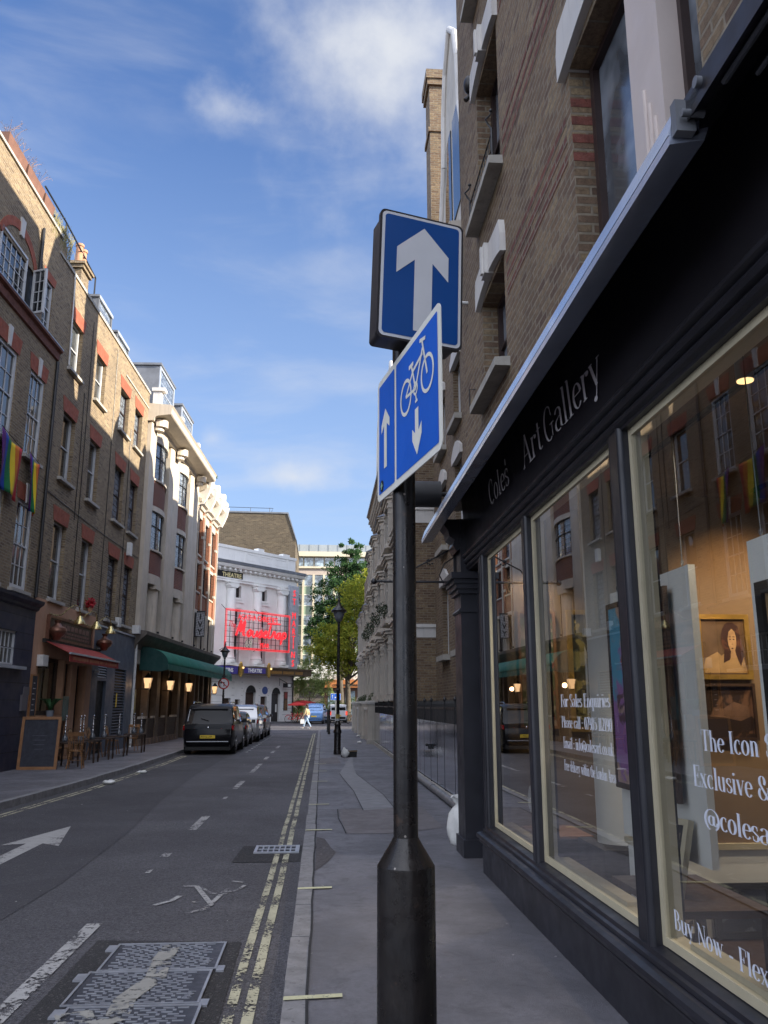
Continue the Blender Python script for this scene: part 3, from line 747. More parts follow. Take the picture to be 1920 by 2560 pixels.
# drain grate
patch('road_patch', [(-.97, 9.95), (-.21, 9.95), (-.21, 11.06), (-.93, 11.06)], road_patch, .0055)
t = thing('drain_grate', 'pale metal drain grate of seven slots across the double yellow lines', 'drain grate', (-.5, 10.74, 0))
b = M()
b.box(-.27, .26, -.245, -.205, .004, .022); b.box(-.27, .26, .205, .245, .004, .022); b.box(-.27, -.235, -.205, .205, .004, .022); b.box(.225, .26, -.205, .205, .004, .022)
b.build('frame', grate_metal, t)
b = M()
for i in range(7): x = -.235 + .066 * (i + .55); b.box(x + .016, x + .032, -.205, .205, .004, .020)
b.box(-.235, .225, -.012, .012, .006, .0195)
b.build('bars', grate_metal, t)
b = M(); b.box(-.235, .225, -.205, .205, .0045, .0075); b.build('gully', black_flat, t)
# manhole cover of three staggered plates
t = thing('manhole_cover', 'large cast iron cover of staggered ribbed plates, crossed by an old white paint line', 'manhole cover', (0, 0, 0))
plates = [(-1.43, -.66, 6.07, 6.70), (-1.47, -.68, 5.42, 6.05), (-1.42, -.66, 4.77, 5.40), (-1.47, -.68, 4.12, 4.75)]
b = M(); b.poly([(-1.62, 6.86, .0065), (-.56, 6.74, .0065), (-.52, 3.9, .0065), (-1.62, 3.9, .0065)]); b.build('surround', road_patch, t, fix=False)
fr = M(); pl = M(); rb = M()
for i, (x0, x1, y0, y1) in enumerate(plates):
    pl.box(x0, x1, y0, y1, .002, .014)
    for a in (x0, x1 - .016): fr.box(a, a + .016, y0, y1, .0145, .021)
    for a in (y0, y1 - .016): fr.box(x0 + .016, x1 - .016, a, a + .016, .0145, .021)
    fr.box(x1, x1 + .05, y0 - .04, y0 + .07, .004, .018); fr.box(x0 - .06, x0, y1 - .16, y1 - .03, .004, .018)
    ny = 17; nx = 9
    for r_ in range(ny):
        for c in range(nx):
            x = x0 + .05 + (c + (.5 if r_ % 2 else 0)) * .083; y = y0 + .035 + r_ * .034
            if x + .06 > x1 - .06: continue
            if (r_ + c) % 3 == 0: rb.box(x + .018, x + .038, y - .004, y + .012, .0145, .020)
            else: rb.box(x, x + .062, y, y + .009, .0145, .020)
pl.build('plate', metal_cover, t); fr.build('edge', metal_raised, t); rb.build('ribs', metal_raised, t)
wp = paint_mat("old_white_on_iron", (.33, .32, .29), .52, 11)
b = M(); ribbon(b, [(-1.03, 6.68), (-1.05, 6.3), (-1.02, 5.9), (-1.12, 5.5), (-1.1, 5.2), (-1.32, 4.8)], .13, .0235); ribbon(b, [(-1.36, 5.3), (-1.2, 4.9)], .2, .0238)
b.build('paint_stripe', wp, t, fix=False)
for x, y in ((-.80, 6.16), (-.82, 5.5)): text('PAM', .07, metal_raised, t, (x + .07, y, .0145), (0, 0, R(80)), .004, 'lettering')
# litter in the gutters
def crumple(name, c, s, m, label, cat, seed, flat=.5, group=None):
    b = M(); rnd = random.Random(seed)
    b.ball((0, 0, s * flat), s, 26, 0, (1, .8, flat))
    o = b.build(name, m, fix=True); o.location = c
    for v in o.data.vertices:
        q = noise.noise(Vector(v.co) * (1.6 / s) + Vector((seed, 0, 0))); q2 = abs(noise.noise(Vector(v.co) * (4.5 / s) + Vector((0, seed, 0)))); v.co *= 1 + .3 * q - .28 * q2; v.co.z = max(v.co.z, 0)
    return tag(o, label, cat, group)
crumple('litter_bag', (-4.62, 19.55, .005), .16, plastic_white, 'scrap of pale plastic lying in the left gutter nearer the camera', 'litter', 3, .3)
crumple('litter_bag', (-4.55, 22.6, .005), .14, plastic_white, 'smaller pale scrap further up the left gutter', 'litter', 8, .25)
# ============================================================ facade helpers
def wall_front(b, x0, x1, z0, z1, y, holes, m=0, rev=.12, inward=-1, mr=None):
    """front skin of a wall with real openings and reveals. y: face position, inward: sign of the inside"""
    xs = sorted({x0, x1, *[min(max(h[i], x0), x1) for h in holes for i in (0, 1)]})
    zs = sorted({z0, z1, *[min(max(h[i], z0), z1) for h in holes for i in (2, 3)]})
    for a, c in zip(xs, xs[1:]):
        for d, e in zip(zs, zs[1:]):
            mx, mz = (a + c) / 2, (d + e) / 2
            if any(h[0] < mx < h[1] and h[2] < mz < h[3] for h in holes): continue
            b.quad((a, y, d), (c, y, d), (c, y, e), (a, y, e), m)
    for h in holes:
        a, c, d, e = h[:4]; r = h[4] if len(h) > 4 else rev; yi = y + inward * r; k = m if mr is None else mr
        b.quad((a, y, d), (a, yi, d), (a, yi, e), (a, y, e), k); b.quad((c, y, d), (c, y, e), (c, yi, e), (c, yi, d), k)
        b.quad((a, y, e), (a, yi, e), (c, yi, e), (c, y, e), k); b.quad((a, y, d), (c, y, d), (c, yi, d), (a, yi, d), k)
def shell(b, x0, x1, z0, z1, y, depth, inward=-1, m=0, mtop=None):
    """the other five sides of the block behind a front skin"""
    yb = y + inward * depth
    b.quad((x0, y, z0), (x0, y, z1), (x0, yb, z1), (x0, yb, z0), m); b.quad((x1, y, z0), (x1, yb, z0), (x1, yb, z1), (x1, y, z1), m)
    b.quad((x0, yb, z0), (x0, yb, z1), (x1, yb, z1), (x1, yb, z0), m); b.quad((x0, y, z1), (x1, y, z1), (x1, yb, z1), (x0, yb, z1), m if mtop is None else mtop)
def sash(parent, x0, x1, z0, z1, y, outw, fm, pm, cols=1, rows=1, mid=True, fw=.06, split=.5, name='window', label=None, bars=.018, meet=.035):
    """sliding sash window; y is the pane plane, outw the sign of outdoors"""
    b = M(); t = .05 * outw
    b.box(x0, x0 + fw, y - t * .4, y + t, z0, z1); b.box(x1 - fw, x1, y - t * .4, y + t, z0, z1)
    b.box(x0 + fw, x1 - fw, y - t * .4, y + t, z1 - fw, z1); b.box(x0 + fw, x1 - fw, y - t * .4, y + t, z0, z0 + fw * 1.2)
    zm = z0 + (z1 - z0) * split
    if mid: b.box(x0 + fw, x1 - fw, y + t * .1, y + t * .75, zm - meet / 2, zm + meet / 2)
    for i in range(1, cols):
        x = x0 + fw + (x1 - x0 - 2 * fw) * i / cols; b.box(x - bars / 2, x + bars / 2, y + t * .05, y + t * .45, z0 + fw, z1 - fw)
    for i in range(1, rows):
        z = z0 + fw + (z1 - z0 - 2 * fw) * i / rows
        if mid and abs(z - zm) < .08: continue
        b.box(x0 + fw, x1 - fw, y + t * .02, y + t * .42, z - bars / 2, z + bars / 2)
    w = b.build(name, fm, parent)
    if label: w['label'] = label
    p = M(); p.quad((x0 + .01, y, z0 + .01), (x1 - .01, y, z0 + .01), (x1 - .01, y, z1 - .01), (x0 + .01, y, z1 - .01))
    p.build('pane', pm, w, fix=False)
    return w
def mould(b, x0, x1, prof, m=0):
    """profile [(y,z)] run along local x"""
    b.prism([(x0, y, z) for y, z in prof], (x1 - x0, 0, 0), m)

# ============================================================ GALLERY BUILDING (right, nearest). local x = along the street, y = towards the street
gb = thing('brick_building', 'tall brown brick building above the black fronted art gallery, with red courses and white heads', 'building', (1.75, 0, 0), R(90))
H = [(3.27, 5.2, 4.35, 6.28, .24), (7.5, 8.66, 5.0, 6.12, .26), (7.5, 8.66, 7.2, 8.9, .26), (3.27, 5.2, 7.6, 9.3, .24), (-.9, .9, 4.35, 6.28, .24), (7.5, 8.66, 10.2, 11.8, .26), (3.27, 5.2, 10.5, 12, .24)]
b = M(); wall_front(b, -5, 9.9, 4.05, 16.2, 0, H)
b.box(-5, 9.9, -9, -.27, 4.05, 16.2)
b.quad((9.9, 0, 4.05), (9.9, -.27, 4.05), (9.9, -.27, 16.2), (9.9, 0, 16.2)); b.quad((-5, 0, 16.2), (9.9, 0, 16.2), (9.9, -.27, 16.2), (-5, -.27, 16.2))
b.build('wall', brick_right, gb, fix=False)
b = M()
for z in (5.60, 5.76, 5.92, 7.12, 7.28, 7.44, 8.86, 9.02, 9.18):   # red courses laid between the windows
    for x0, x1 in ((5.32, 7.38), (-5, -1.0) if z < 7 else (-5, 3.15), (1.0, 3.15), (8.78, 9.9) if z > 100 else (5.32, 5.33)):
        if x1 - x0 > .1: b.box(x0, x1, .001, .0035, z, z + .072)
b.build('red_course', brick('red_course_brick', [(.15, .05, .035), (.24, .08, .05), (.19, .06, .045)], (.26, .21, .16), bump=.8), gb)
b = M()
for x in (5.2,):
    for i, z in enumerate((5.53, 5.68, 5.83, 5.98)): b.box(x - .003, x + .0, -.235, -.002, z, z + .07)
b.build('red_reveal', quoin_red, gb)
def stone_head(x0, x1, z, h, name='lintel'):
    b = M(); xm = (x0 + x1) / 2; w = (x1 - x0) / 2 + .10; n = 8
    lo = [(xm - w + 2 * w * i / n, z + .10 * (1 - abs(1 - 2 * i / n) ** 2)) for i in range(n + 1)]
    pts = [(xm - w, z + h * .55), (xm - w * .95, z + h)] + [(xm, z + h * 1.12)] + [(xm + w * .95, z + h), (xm + w, z + h * .55)]
    out = [(x, 0, zz) for x, zz in lo] + [(x, 0, zz) for x, zz in pts[::-1]]
    b.prism([(x, -.25, zz) for x, y, zz in out], (0, .31, 0))
    b.box(xm - .09, xm + .09, .0, .10, z + .08, z + h * 1.2)
    b.box(xm - .03, xm + .03, .10, .125, z + .1, z + h * 1.15)
    return b.build(name, stone_white, gb)
stone_head(7.5, 8.66, 6.10, .36); stone_head(7.5, 8.66, 8.88, .36); stone_head(3.27, 5.2, 6.26, .42); stone_head(3.27, 5.2, 9.28, .4); stone_head(7.5, 8.66, 11.75, .36)
for x0, x1, z in ((7.5, 8.66, 5.0), (7.5, 8.66, 7.2), (3.27, 5.2, 7.6), (7.5, 8.66, 10.2)):
    b = M(); b.hexa([(x0 - .12, -.26, z - .13), (x1 + .12, -.26, z - .13), (x1 + .12, .15, z - .13), (x0 - .12, .15, z - .13)], [(x0 - .12, -.26, z - .01), (x1 + .12, -.26, z - .01), (x1 + .12, .15, z - .045), (x0 - .12, .15, z - .045)])
    b.build('window_sill', stone_grey, gb)
sash(gb, 7.52, 8.64, 5.0, 6.14, -.22, 1, win_dark, pane_right, 1, 1, True, .07)
sash(gb, 7.52, 8.64, 7.2, 8.92, -.22, 1, win_dark, pane_right, 1, 1, True, .07)
sash(gb, 7.52, 8.64, 10.2, 11.8, -.22, 1, win_dark, pane_right, 1, 1, True, .07)
for z0, z1 in ((4.35, 6.3), (7.6, 9.3), (10.5, 12)):
    sash(gb, 3.29, 3.78, z0, z1, -.20, 1, win_dark, pane_right, 1, 1, False, .06)
    sash(gb, 4.16, 5.18, z0, z1, -.20, 1, win_dark, pane_right, 1, 1, False, .07)
    b = M(); b.box(3.76, 4.18, -.22, -.03, z0, z1 - .14); b.box(3.72, 4.22, -.22, -.01, z1 - .15, z1 - .02)
    for i in range(3): b.cyl((3.85 + .06 * i + .02, -.028, z0), (3.85 + .06 * i + .02, -.028, z0 + .5 + .13 * i), .013, n=8)
    b.build('mullion', stone_pink, gb)
sash(gb, -.88, .88, 4.35, 6.28, -.20, 1, win_dark, pane_right, 2, 1, False, .07)
b = M()                                            # iron guard on the sill of the upper window
for x in (7.42, 8.70):
    b.cyl((x, .10, 7.16), (x, .10, 7.50), .014, n=8); b.tube([(x, .10, 7.50), (x + .02, .13, 7.56), (x, .16, 7.60), (x - .03, .12, 7.63), (x, .10, 7.68)], .011, 6); b.ball((x, .10, 7.71), .02, 8)
b.tube([(7.42, .10, 7.45), (8.70, .10, 7.45)], .009, 6); b.tube([(7.42, .10, 7.28), (8.70, .10, 7.28)], .007, 6)
for i in range(12): b.cyl((7.5 + i * .105, .10, 7.28), (7.5 + i * .105, .10, 7.45), .005, n=5)
b.build('window_guard', iron_black, gb)
b = M(); b.cyl((9.55, .0, 6.62), (9.55, .10, 6.62), .022, n=10); b.cyl((9.55, .10, 6.62), (9.55, .14, 6.62), .036, n=12); b.build('wall_spigot', plastic_white, gb)
b = M(); b.tube([(9.2, .0, 5.33), (9.2, .07, 5.33), (9.2, .07, 5.08), (9.2, .0, 5.05)], .008, 6); b.build('wall_hook', iron_black, gb)
b = M(); b.ball((9.0, .02, 9.35), .10, 12, 0, (1, .7, 1.2)); b.cyl((9.0, 0, 9.2), (9.0, .07, 9.12), .03, n=8); b.build('wall_lamp', iron_black, gb)

# ---------------- shopfront (parts of the building)
GY = .05                                            # glass plane
b = M(); b.box(-5, 8.57, -.12, .165, .0, .40)
b.build('stall_riser', shop_black, gb)
b = M()
mould(b, -5, 8.60, [(.10, .40), (.19, .40), (.195, .415), (.185, .425), (.215, .44), (.222, .462), (.215, .482), (.185, .492), (.12, .495)])
mould(b, -5, 8.60, [(.12, .495), (.155, .497), (.150, .515), (.128, .520), (.120, .540), (.02, .56), (.02, .50)])
b.build('window_sill', shop_black, gb)
def post(x0, x1, y1=.125):
    b = M(); b.box(x0, x1, -.06, y1 - .03, .52, 3.27)
    b.cyl((x0 + .035, y1 - .035, .52), (x0 + .035, y1 - .035, 3.27), .033, n=12)
    b.cyl((x1 - .035, y1 - .035, .52), (x1 - .035, y1 - .035, 3.27), .022, n=10)
    b.box(x0 + .06, x1 - .05, y1 - .03, y1 - .012, .52, 3.27)
    b.build('window_post', shop_black, gb)
post(6.60, 6.78); post(4.36, 4.58); post(1.9, 2.1)
b = M()
b.box(8.45, 8.72, -.10, .10, .36, 3.30); b.cyl((8.50, .10, .52), (8.50, .10, 3.28), .03, n=12); b.cyl((8.60, .105, .52), (8.60, .105, 3.28), .02, n=10); b.box(8.64, 8.70, .10, .115, .45, 3.28)
b.build('window_jamb', shop_black, gb)
b = M()     # recessed side panels, then the pilaster
b.box(8.72, 9.36, -.12, -.02, .0, 3.32); b.box(8.76, 9.32, -.02, .02, 2.2, 2.30); b.box(8.74, 9.34, -.02, .03, .12, .24)
for x in (8.74, 9.31): b.box(x, x + .03, -.02, .012, .24, 3.28)
b.build('side_panel', shop_black, gb)
b = M()
b.box(9.36, 9.82, -.30, .20, .0, 2.98); b.box(9.33, 9.85, -.30, .225, .0, .30)
mould(b, 9.34, 9.84, [(-.3, 2.72), (.215, 2.72), (.225, 2.74), (.215, 2.76), (-.3, 2.76)])
for i, (d, z0, z1) in enumerate(((.235, 2.93, 2.98), (.26, 2.98, 3.04), (.285, 3.04, 3.09), (.32, 3.09, 3.16))): b.box(9.36 - d + .2, 9.82 + d - .2, -.3, d, z0, z1)
b.box(9.38, 9.80, -.3, .19, 3.16, 3.80)
b.prism([(9.40, y, z) for y, z in ((.19, 3.80), (.19, 3.45), (.23, 3.42), (.27, 3.50), (.25, 3.56), (.31, 3.60), (.33, 3.68), (.42, 3.80))], (.36, 0, 0))
b.build('pilaster', shop_black, gb)
b = M()     # fascia board and its beads
b.hexa([(-5, -.1, 3.36), (9.38, -.1, 3.36), (9.38, .11, 3.36), (-5, .11, 3.36)], [(-5, -.1, 4.05), (9.38, -.1, 4.05), (9.38, .17, 4.05), (-5, .17, 4.05)])
b.build('fascia', mat("fascia_black_satin", (.02, .018, .022), .36, var=.2, vs=1.2, bump=.04, bs=3), gb)
b = M()
mould(b, -5, 9.38, [(-.06, 3.20), (.10, 3.20), (.105, 3.215), (.13, 3.225), (.14, 3.24), (.13, 3.256), (.115, 3.262), (.15, 3.275), (.165, 3.295), (.155, 3.315), (.13, 3.325), (.17, 3.345), (.175, 3.36), (.165, 3.374), (.12, 3.38), (-.06, 3.38)])
b.build('fascia_bead', shop_black, gb)
b = M()
mould(b, -5, 10.02, [(.0, 4.05), (.16, 4.04), (.44, 3.74), (.50, 3.70), (.50, 3.80), (.10, 4.18), (.0, 4.18)])
b.build('cornice', shop_black, gb)
b = M()     # slim awning box carried along the cornice
b.hexa([(2.52, .42, 3.665), (10.10, .42, 3.665), (10.10, .55, 3.64), (2.52, .55, 3.64)], [(2.52, .40, 3.72), (10.10, .40, 3.72), (10.10, .552, 3.672), (2.52, .552, 3.672)])
b.hexa([(2.52, .44, 3.684), (10.10, .44, 3.684), (10.10, .5535, 3.675), (2.52, .5535, 3.675)], [(2.52, .42, 3.83), (10.10, .42, 3.83), (10.10, .515, 3.795), (2.52, .515, 3.795)])
b.build('awning_box', awn_bar, gb)
b = M()
b.box(2.475, 2.515, .47, .54, 3.665, 3.79); b.hexa([(2.36, .47, 3.745), (2.47, .47, 3.715), (2.47, .50, 3.715), (2.36, .50, 3.745)], [(2.36, .47, 3.785), (2.47, .47, 3.765), (2.47, .50, 3.765), (2.36, .50, 3.785)])
b.cyl((2.45, .45, 3.715), (2.45, .53, 3.715), .014, n=10); b.cyl((2.36, .46, 3.765), (2.36, .52, 3.765), .02, n=12)
b.build('awning_bracket', lead, gb)
b = M(); b.tube([(2.30, .45, 3.72), (-4, .40, 3.66)], .012, 6); b.tube([(2.30, .33, 3.76), (-4, .28, 3.72)], .010, 6); b.build('awning_arm', lead, gb)
# cream inner frames with the three panes
bays = [(6.78, 8.45), (4.58, 6.60), (2.1, 4.36)]
for i, (x0, x1) in enumerate(bays):
    b = M(); w = .045
    b.box(x0, x0 + w, -.03, .062, .555, 3.20); b.box(x1 - w, x1, -.03, .062, .555, 3.20); b.box(x0 + w, x1 - w, -.03, .062, 3.16, 3.20); b.box(x0 + w, x1 - w, -.03, .062, .557, .60)
    b.box(x0 + .35, x1 - .25, -.055, .03, .60, .625)
    f = b.build('window_frame', cream_frame, gb)
    g = M(); g.quad((x0 + w, GY, .60), (x1 - w, GY, .60), (x1 - w, GY, 3.16), (x0 + w, GY, 3.16)); g.build('pane', shop_glass, f, fix=False)
b = M(); b.quad((-5, GY, .5), (1.9, GY, .5), (1.9, GY, 3.2), (-5, GY, 3.2)); b.build('pane', shop_glass, gb, fix=False)
# lettering on fascia and glass (read towards the camera: local -x)
RT, UP, NR = (-1, 0, 0), (0, .0866, .9962), (0, .9962, -.0866)
def fy(z): return .112 + (z - 3.36) * .06 / .69
serif("Coles", .235, text_grey, gb, (7.86, fy(3.59), 3.595), RT, UP, NR, sx=1.95, dep=.006, thick=.085, thin=.03)
serif("'", .235, text_grey, gb, (7.10, fy(3.60), 3.60), RT, UP, NR, sx=1.95, dep=.006, thick=.085, thin=.03)
serif("Art", .25, text_grey, gb, (6.47, fy(3.57), 3.575), RT, UP, NR, sx=2.05, dep=.006, thick=.085, thin=.03)
serif("Gallery", .25, text_grey, gb, (5.79, fy(3.56), 3.56), RT, UP, NR, sx=1.95, dep=.006, thick=.085, thin=.03)
UP2, NR2 = (0, 0, 1), (0, 1, 0)
def gtext(s, x0, x1, z, h):
    wid = sum(.26 if c == ' ' else GL[c][0] for c in s) * h
    serif(s, h, text_white, gb, (x0, GY, z), RT, UP2, NR2, sx=(x0 - x1) / wid, dep=.002, thick=.12, thin=.035)
gtext("For Sales Enquiries", 6.00, 4.96, 1.686, .084)
gtext("Please call : 07985 112190", 6.00, 4.94, 1.546, .076)
gtext("Email : info@colesart.co.uk", 5.98, 4.945, 1.408, .074)
gtext("Free delivery within the London Area", 5.985, 4.93, 1.258, .070)
gtext("The Icon Series", 3.765, 2.86, 1.503, .088)
gtext("Exclusive & Limited", 3.88, 2.72, 1.343, .090)
gtext("@colesart", 3.80, 3.12, 1.180, .088)
gtext("Buy Now - Flexible Payments", 4.225, 2.55, .660, .086)
# ---------------- ground floor room behind the glass
b = M(); b.box(-5, 9.36, -6.2, -.13, -.02, .16); b.build('shop_floor', floor_int, gb)
b = M(); b.box(-5, 9.36, -6.2, -.13, 3.86, 4.04); b.build('shop_ceiling', ceil_int, gb)
b = M()
b.box(-5, 9.4, -6.5, -6.2, 0, 4.05); b.box(9.1, 9.36, -6.2, -.13, .16, 3.86); b.box(-5.2, -5, -6.2, .1, 0, 4.05)
b.build('shop_wall', wall_int, gb)
b = M(); b.box(6.02, 6.14, -4.6, -.82, .16, 3.25); b.box(-1, -.88, -4.6, -1.6, .16, 3.86); b.build('partition', wall_int, gb)
b = M(); b.box(9.36, 9.9, -9, -.30, 0, 4.05); b.build('side_wall', brick_right, gb)
b = M(); b.cyl((7.15, -.72, .60), (7.15, -.72, 3.86), .185, n=28); b.build('column', canvas_white, gb)
b = M(); b.box(6.75, 7.6, -1.1, -.45, .16, .60); b.build('plinth', black_flat, gb)
b = M(); b.box(1.4, 7.6, -1.02, -.99, 3.76, 3.80); b.box(1.4, 7.6, -2.4, -2.37, 3.70, 3.74); b.build('lighting_track', black_flat, gb)
# ============================================================ SIGN POST
sp_ = thing('sign_post', 'black street post nearest the camera carrying the blue one way and cycle lane signs', 'sign post', (.287, 2.95, .12))
b = M()
b.lathe([(.096, -.12), (.096, 1.055), (.0955, 1.062), (.053, 1.13), (.046, 1.142), (.0425, 1.15)], n=40); b.build('sleeve', shop_black2, sp_, angle=25)
b = M(); b.lathe([(.0415, 1.15), (.0410, 3.42), (.03, 3.45), (.001, 3.455)], n=36); b.build('pole', shop_black2, sp_, angle=40)
def local(o, ox, oy, oz, yaw, roll=0):
    o.location = (ox - .287, oy - 2.95, oz - .12); o.rotation_euler = (0, roll, yaw); return o
def rrect(w, h, r, n=5):
    pts = []
    for cx, cz, a in ((w / 2 - r, h / 2 - r, 0), (-w / 2 + r, h / 2 - r, 90), (-w / 2 + r, -h / 2 + r, 180), (w / 2 - r, -h / 2 + r, 270)):
        for i in range(n + 1): t = R(a + 90 * i / n); pts.append((cx + r * math.cos(t), cz + r * math.sin(t)))
    return pts
W_, H_ = .323, .504
b = M(); b.prism([(x, 0, z) for x, z in rrect(W_ + .012, H_ + .012, .022)], (0, .018, 0)); b.prism([(x, .018, z) for x, z in rrect(W_ - .01, H_ - .01, .015)], (0, .095, 0))
box = local(b.build('one_way_sign', mat("sign_box_dark_grey", (.03, .028, .032), .4, .2, var=.2, vs=4, bump=.1, bs=12), sp_), .341, 2.80, 3.232, R(15.45), R(2.0))
b = M(); b.poly([(x, -.0015, z) for x, z in rrect(W_ - .004, H_ - .004, .020)]); b.build('border', sign_white, box, fix=False)
b = M(); b.poly([(x, -.0028, z) for x, z in rrect(W_ - .026, H_ - .026, .014)]); b.build('face', sign_blue, box, fix=False)
def uv(u, v, y): return ((u - .5) * W_, y, (.5 - v) * H_)
b = M(); b.poly([uv(*p, -.0042) for p in ((.52, .085), (.83, .285), (.83, .485), (.63, .36), (.63, .92), (.41, .92), (.41, .357), (.19, .487), (.19, .28))]); b.build('arrow', sign_white, box, fix=False)
for z in (3.08, 3.36):
    b = M(); b.lathe([(.049, 0), (.049, .03)], n=20); b.box(-.06, .06, -.07, -.04, 0, .03)
    o = b.build('clamp', shop_black2, sp_); o.location = (0, 0, z - .12)
W2, H2 = .745, .484
b = M(); b.prism([(x, 0, z) for x, z in rrect(W2, H2, .03)], (0, .004, 0))
pl2 = local(b.build('cycle_sign', sign_white2, sp_), .275, 2.75, 2.695, R(-78.6))
def lane(u0, u1, r):
    b = M(); w = (u1 - u0) * W2; pts = rrect(w, H2 - .05, r); cx = ((u0 + u1) / 2 - .5) * W2
    b.poly([(x + cx, -.0012, z) for x, z in pts]); b.build('lane_panel', sign_blue2, pl2, fix=False)
lane(.035, .318, .006); lane(.350, .965, .006)
def uv2(u, v, y=-.0024): return ((u - .5) * W2, y, (.5 - v) * H2)
sy = [0]
b = M()
def stroke(pts, w, closed=False):
    """pts in metres on the plate"""
    sy[0] += 1; y = -.0024 - .0002 * (sy[0] % 6)
    n = len(pts); L_, Rr = [], []
    for i in range(n):
        a = pts[i - 1] if (closed or i > 0) else pts[i]; c = pts[(i + 1) % n] if (closed or i < n - 1) else pts[i]
        dx, dz = c[0] - a[0], c[1] - a[1]; l = math.hypot(dx, dz) or 1
        L_.append((pts[i][0] - dz / l * w / 2, y, pts[i][1] + dx / l * w / 2)); Rr.append((pts[i][0] + dz / l * w / 2, y, pts[i][1] - dx / l * w / 2))
    b.add(L_ + Rr, [(i, (i + 1) % n, n + (i + 1) % n, n + i) for i in range(n if closed else n - 1)])
cx1, cx2, cz = (.516 - .5) * W2, (.832 - .5) * W2, (.5 - .40) * H2; rr = .060
for cx in (cx1, cx2): stroke([(cx + rr * math.cos(2 * PI * i / 28), cz + rr * math.sin(2 * PI * i / 28)) for i in range(28)], .013, True)
bb = ((cx1 + cx2) / 2 - .005, cz - .008)                      # bottom bracket
seat = (bb[0] - .045, cz + .092); head = (cx2 - .045, cz + .105)
stroke([bb, seat], .013); stroke([bb, head], .013); stroke([(seat[0] + .008, cz + .062), (head[0], head[1] - .018)], .013); stroke([(cx1, cz), bb], .011); stroke([(cx1, cz), (seat[0] + .01, cz + .062)], .011)
stroke([(cx2, cz), (head[0] - .006, head[1] + .03)], .013); stroke([(head[0] - .03, head[1] + .036), (head[0] + .03, head[1] + .024)], .013); stroke([(seat[0] - .028, seat[1]), (seat[0] + .022, seat[1])], .015)
stroke([(bb[0] + .02 * math.cos(2 * PI * i / 14), bb[1] + .02 * math.sin(2 * PI * i / 14)) for i in range(14)], .009, True); stroke([(bb[0] - .002, bb[1] - .02), (bb[0] + .006, bb[1] - .045)], .01); stroke([(bb[0] - .008, bb[1] - .046), (bb[0] + .018, bb[1] - .046)], .009)
b.build('cycle_symbol', sign_white2, pl2, fix=False)
b = M(); b.poly([uv2(*p) for p in ((.652, .565), (.702, .565), (.702, .735), (.745, .69), (.745, .775), (.677, .90), (.61, .775), (.61, .69), (.652, .735))]); b.build('arrow', sign_white2, pl2, fix=False)
b = M(); b.poly([uv2(*p) for p in ((.135, .77), (.185, .77), (.185, .42), (.235, .47), (.235, .40), (.16, .29), (.085, .40), (.085, .47), (.135, .42))]); b.build('arrow', sign_white2, pl2, fix=False)
b = M(); b.lathe([(.022, -.0024), (.022, -.0034)], n=18, axis='Y'); o = b.build('sticker', black_flat, pl2); o.location = uv2(.095, .895, 0)
b = M(); b.box(-.004, .004, -.0045, -.0036, -.013, .013); b.box(-.012, .012, -.0044, -.0036, -.004, .004); b2 = b.build('sticker_mark', mat("sticker_green", (.25, .42, .32), .5, var=.05), o)
for z in (2.58, 2.82):
    b = M(); b.lathe([(.047, 0), (.047, .025)], n=20); b.box(.035, .055, -.03, .03, 0, .025)
    o = b.build('clamp', shop_black2, sp_); o.location = (0, 0, z - .12)

# ============================================================ THINGS IN THE GALLERY
def canvas_mat(name, layers, seed):
    """painting: soft colour fields that belong to the canvas"""
    m = new_mat(name); t = NT(m); tcn = t.n('ShaderNodeTexCoord'); o = tcn.outputs['Object']
    base = layers[0][0]
    for i, (c, lo, hi, sc) in enumerate(layers[1:]):
        mp = t.n('ShaderNodeMapping'); t.l(o, mp.inputs[0]); mp.inputs['Location'].default_value = (seed + i * 3.1, i * 1.7, seed * .5)
        base = t.mix(t.rng(t.noise(mp.outputs[0], sc, 5, .6, .8), lo, hi, 0, 1, True), base, c)
    t.out(t.pr(base, .45)); return m
cv_purple = canvas_mat("canvas_purple_blue", [((.34, .15, .42),), ((.07, .36, .55), .46, .52, 1.3), ((.48, .33, .27), .56, .60, 2.4), ((.10, .04, .06), .62, .66, 3.0)], 2)
cv_hair = canvas_mat("canvas_dark_hair", [((.05, .022, .018),), ((.12, .05, .03), .55, .6, 9)], 4)
cv_face = canvas_mat("canvas_warm_face", [((.40, .17, .13),), ((.52, .28, .2), .5, .6, 4)], 6)
cv_sepia = canvas_mat("canvas_sepia", [((.34, .22, .11),), ((.07, .04, .025), .5, .56, 3.2), ((.5, .36, .2), .6, .66, 4)], 9)
cv_dark = canvas_mat("canvas_dark_brown", [((.03, .018, .013),), ((.14, .075, .045), .52, .58, 3.5)], 12)
cv_olive = canvas_mat("canvas_olive_gold", [((.04, .04, .025),), ((.20, .17, .06), .52, .56, 5), ((.33, .26, .10), .6, .63, 9)], 15)
cv_green = canvas_mat("canvas_green_figures", [((.10, .13, .06),), ((.42, .33, .24), .48, .54, 5), ((.30, .08, .05), .58, .62, 7)], 18)
cv_sea = canvas_mat("canvas_seascape", [((.12, .14, .17),), ((.03, .035, .05), .5, .55, 4)], 21)
cv_bw = canvas_mat("canvas_monochrome", [((.35, .30, .22),), ((.06, .05, .04), .5, .54, 6)], 24)
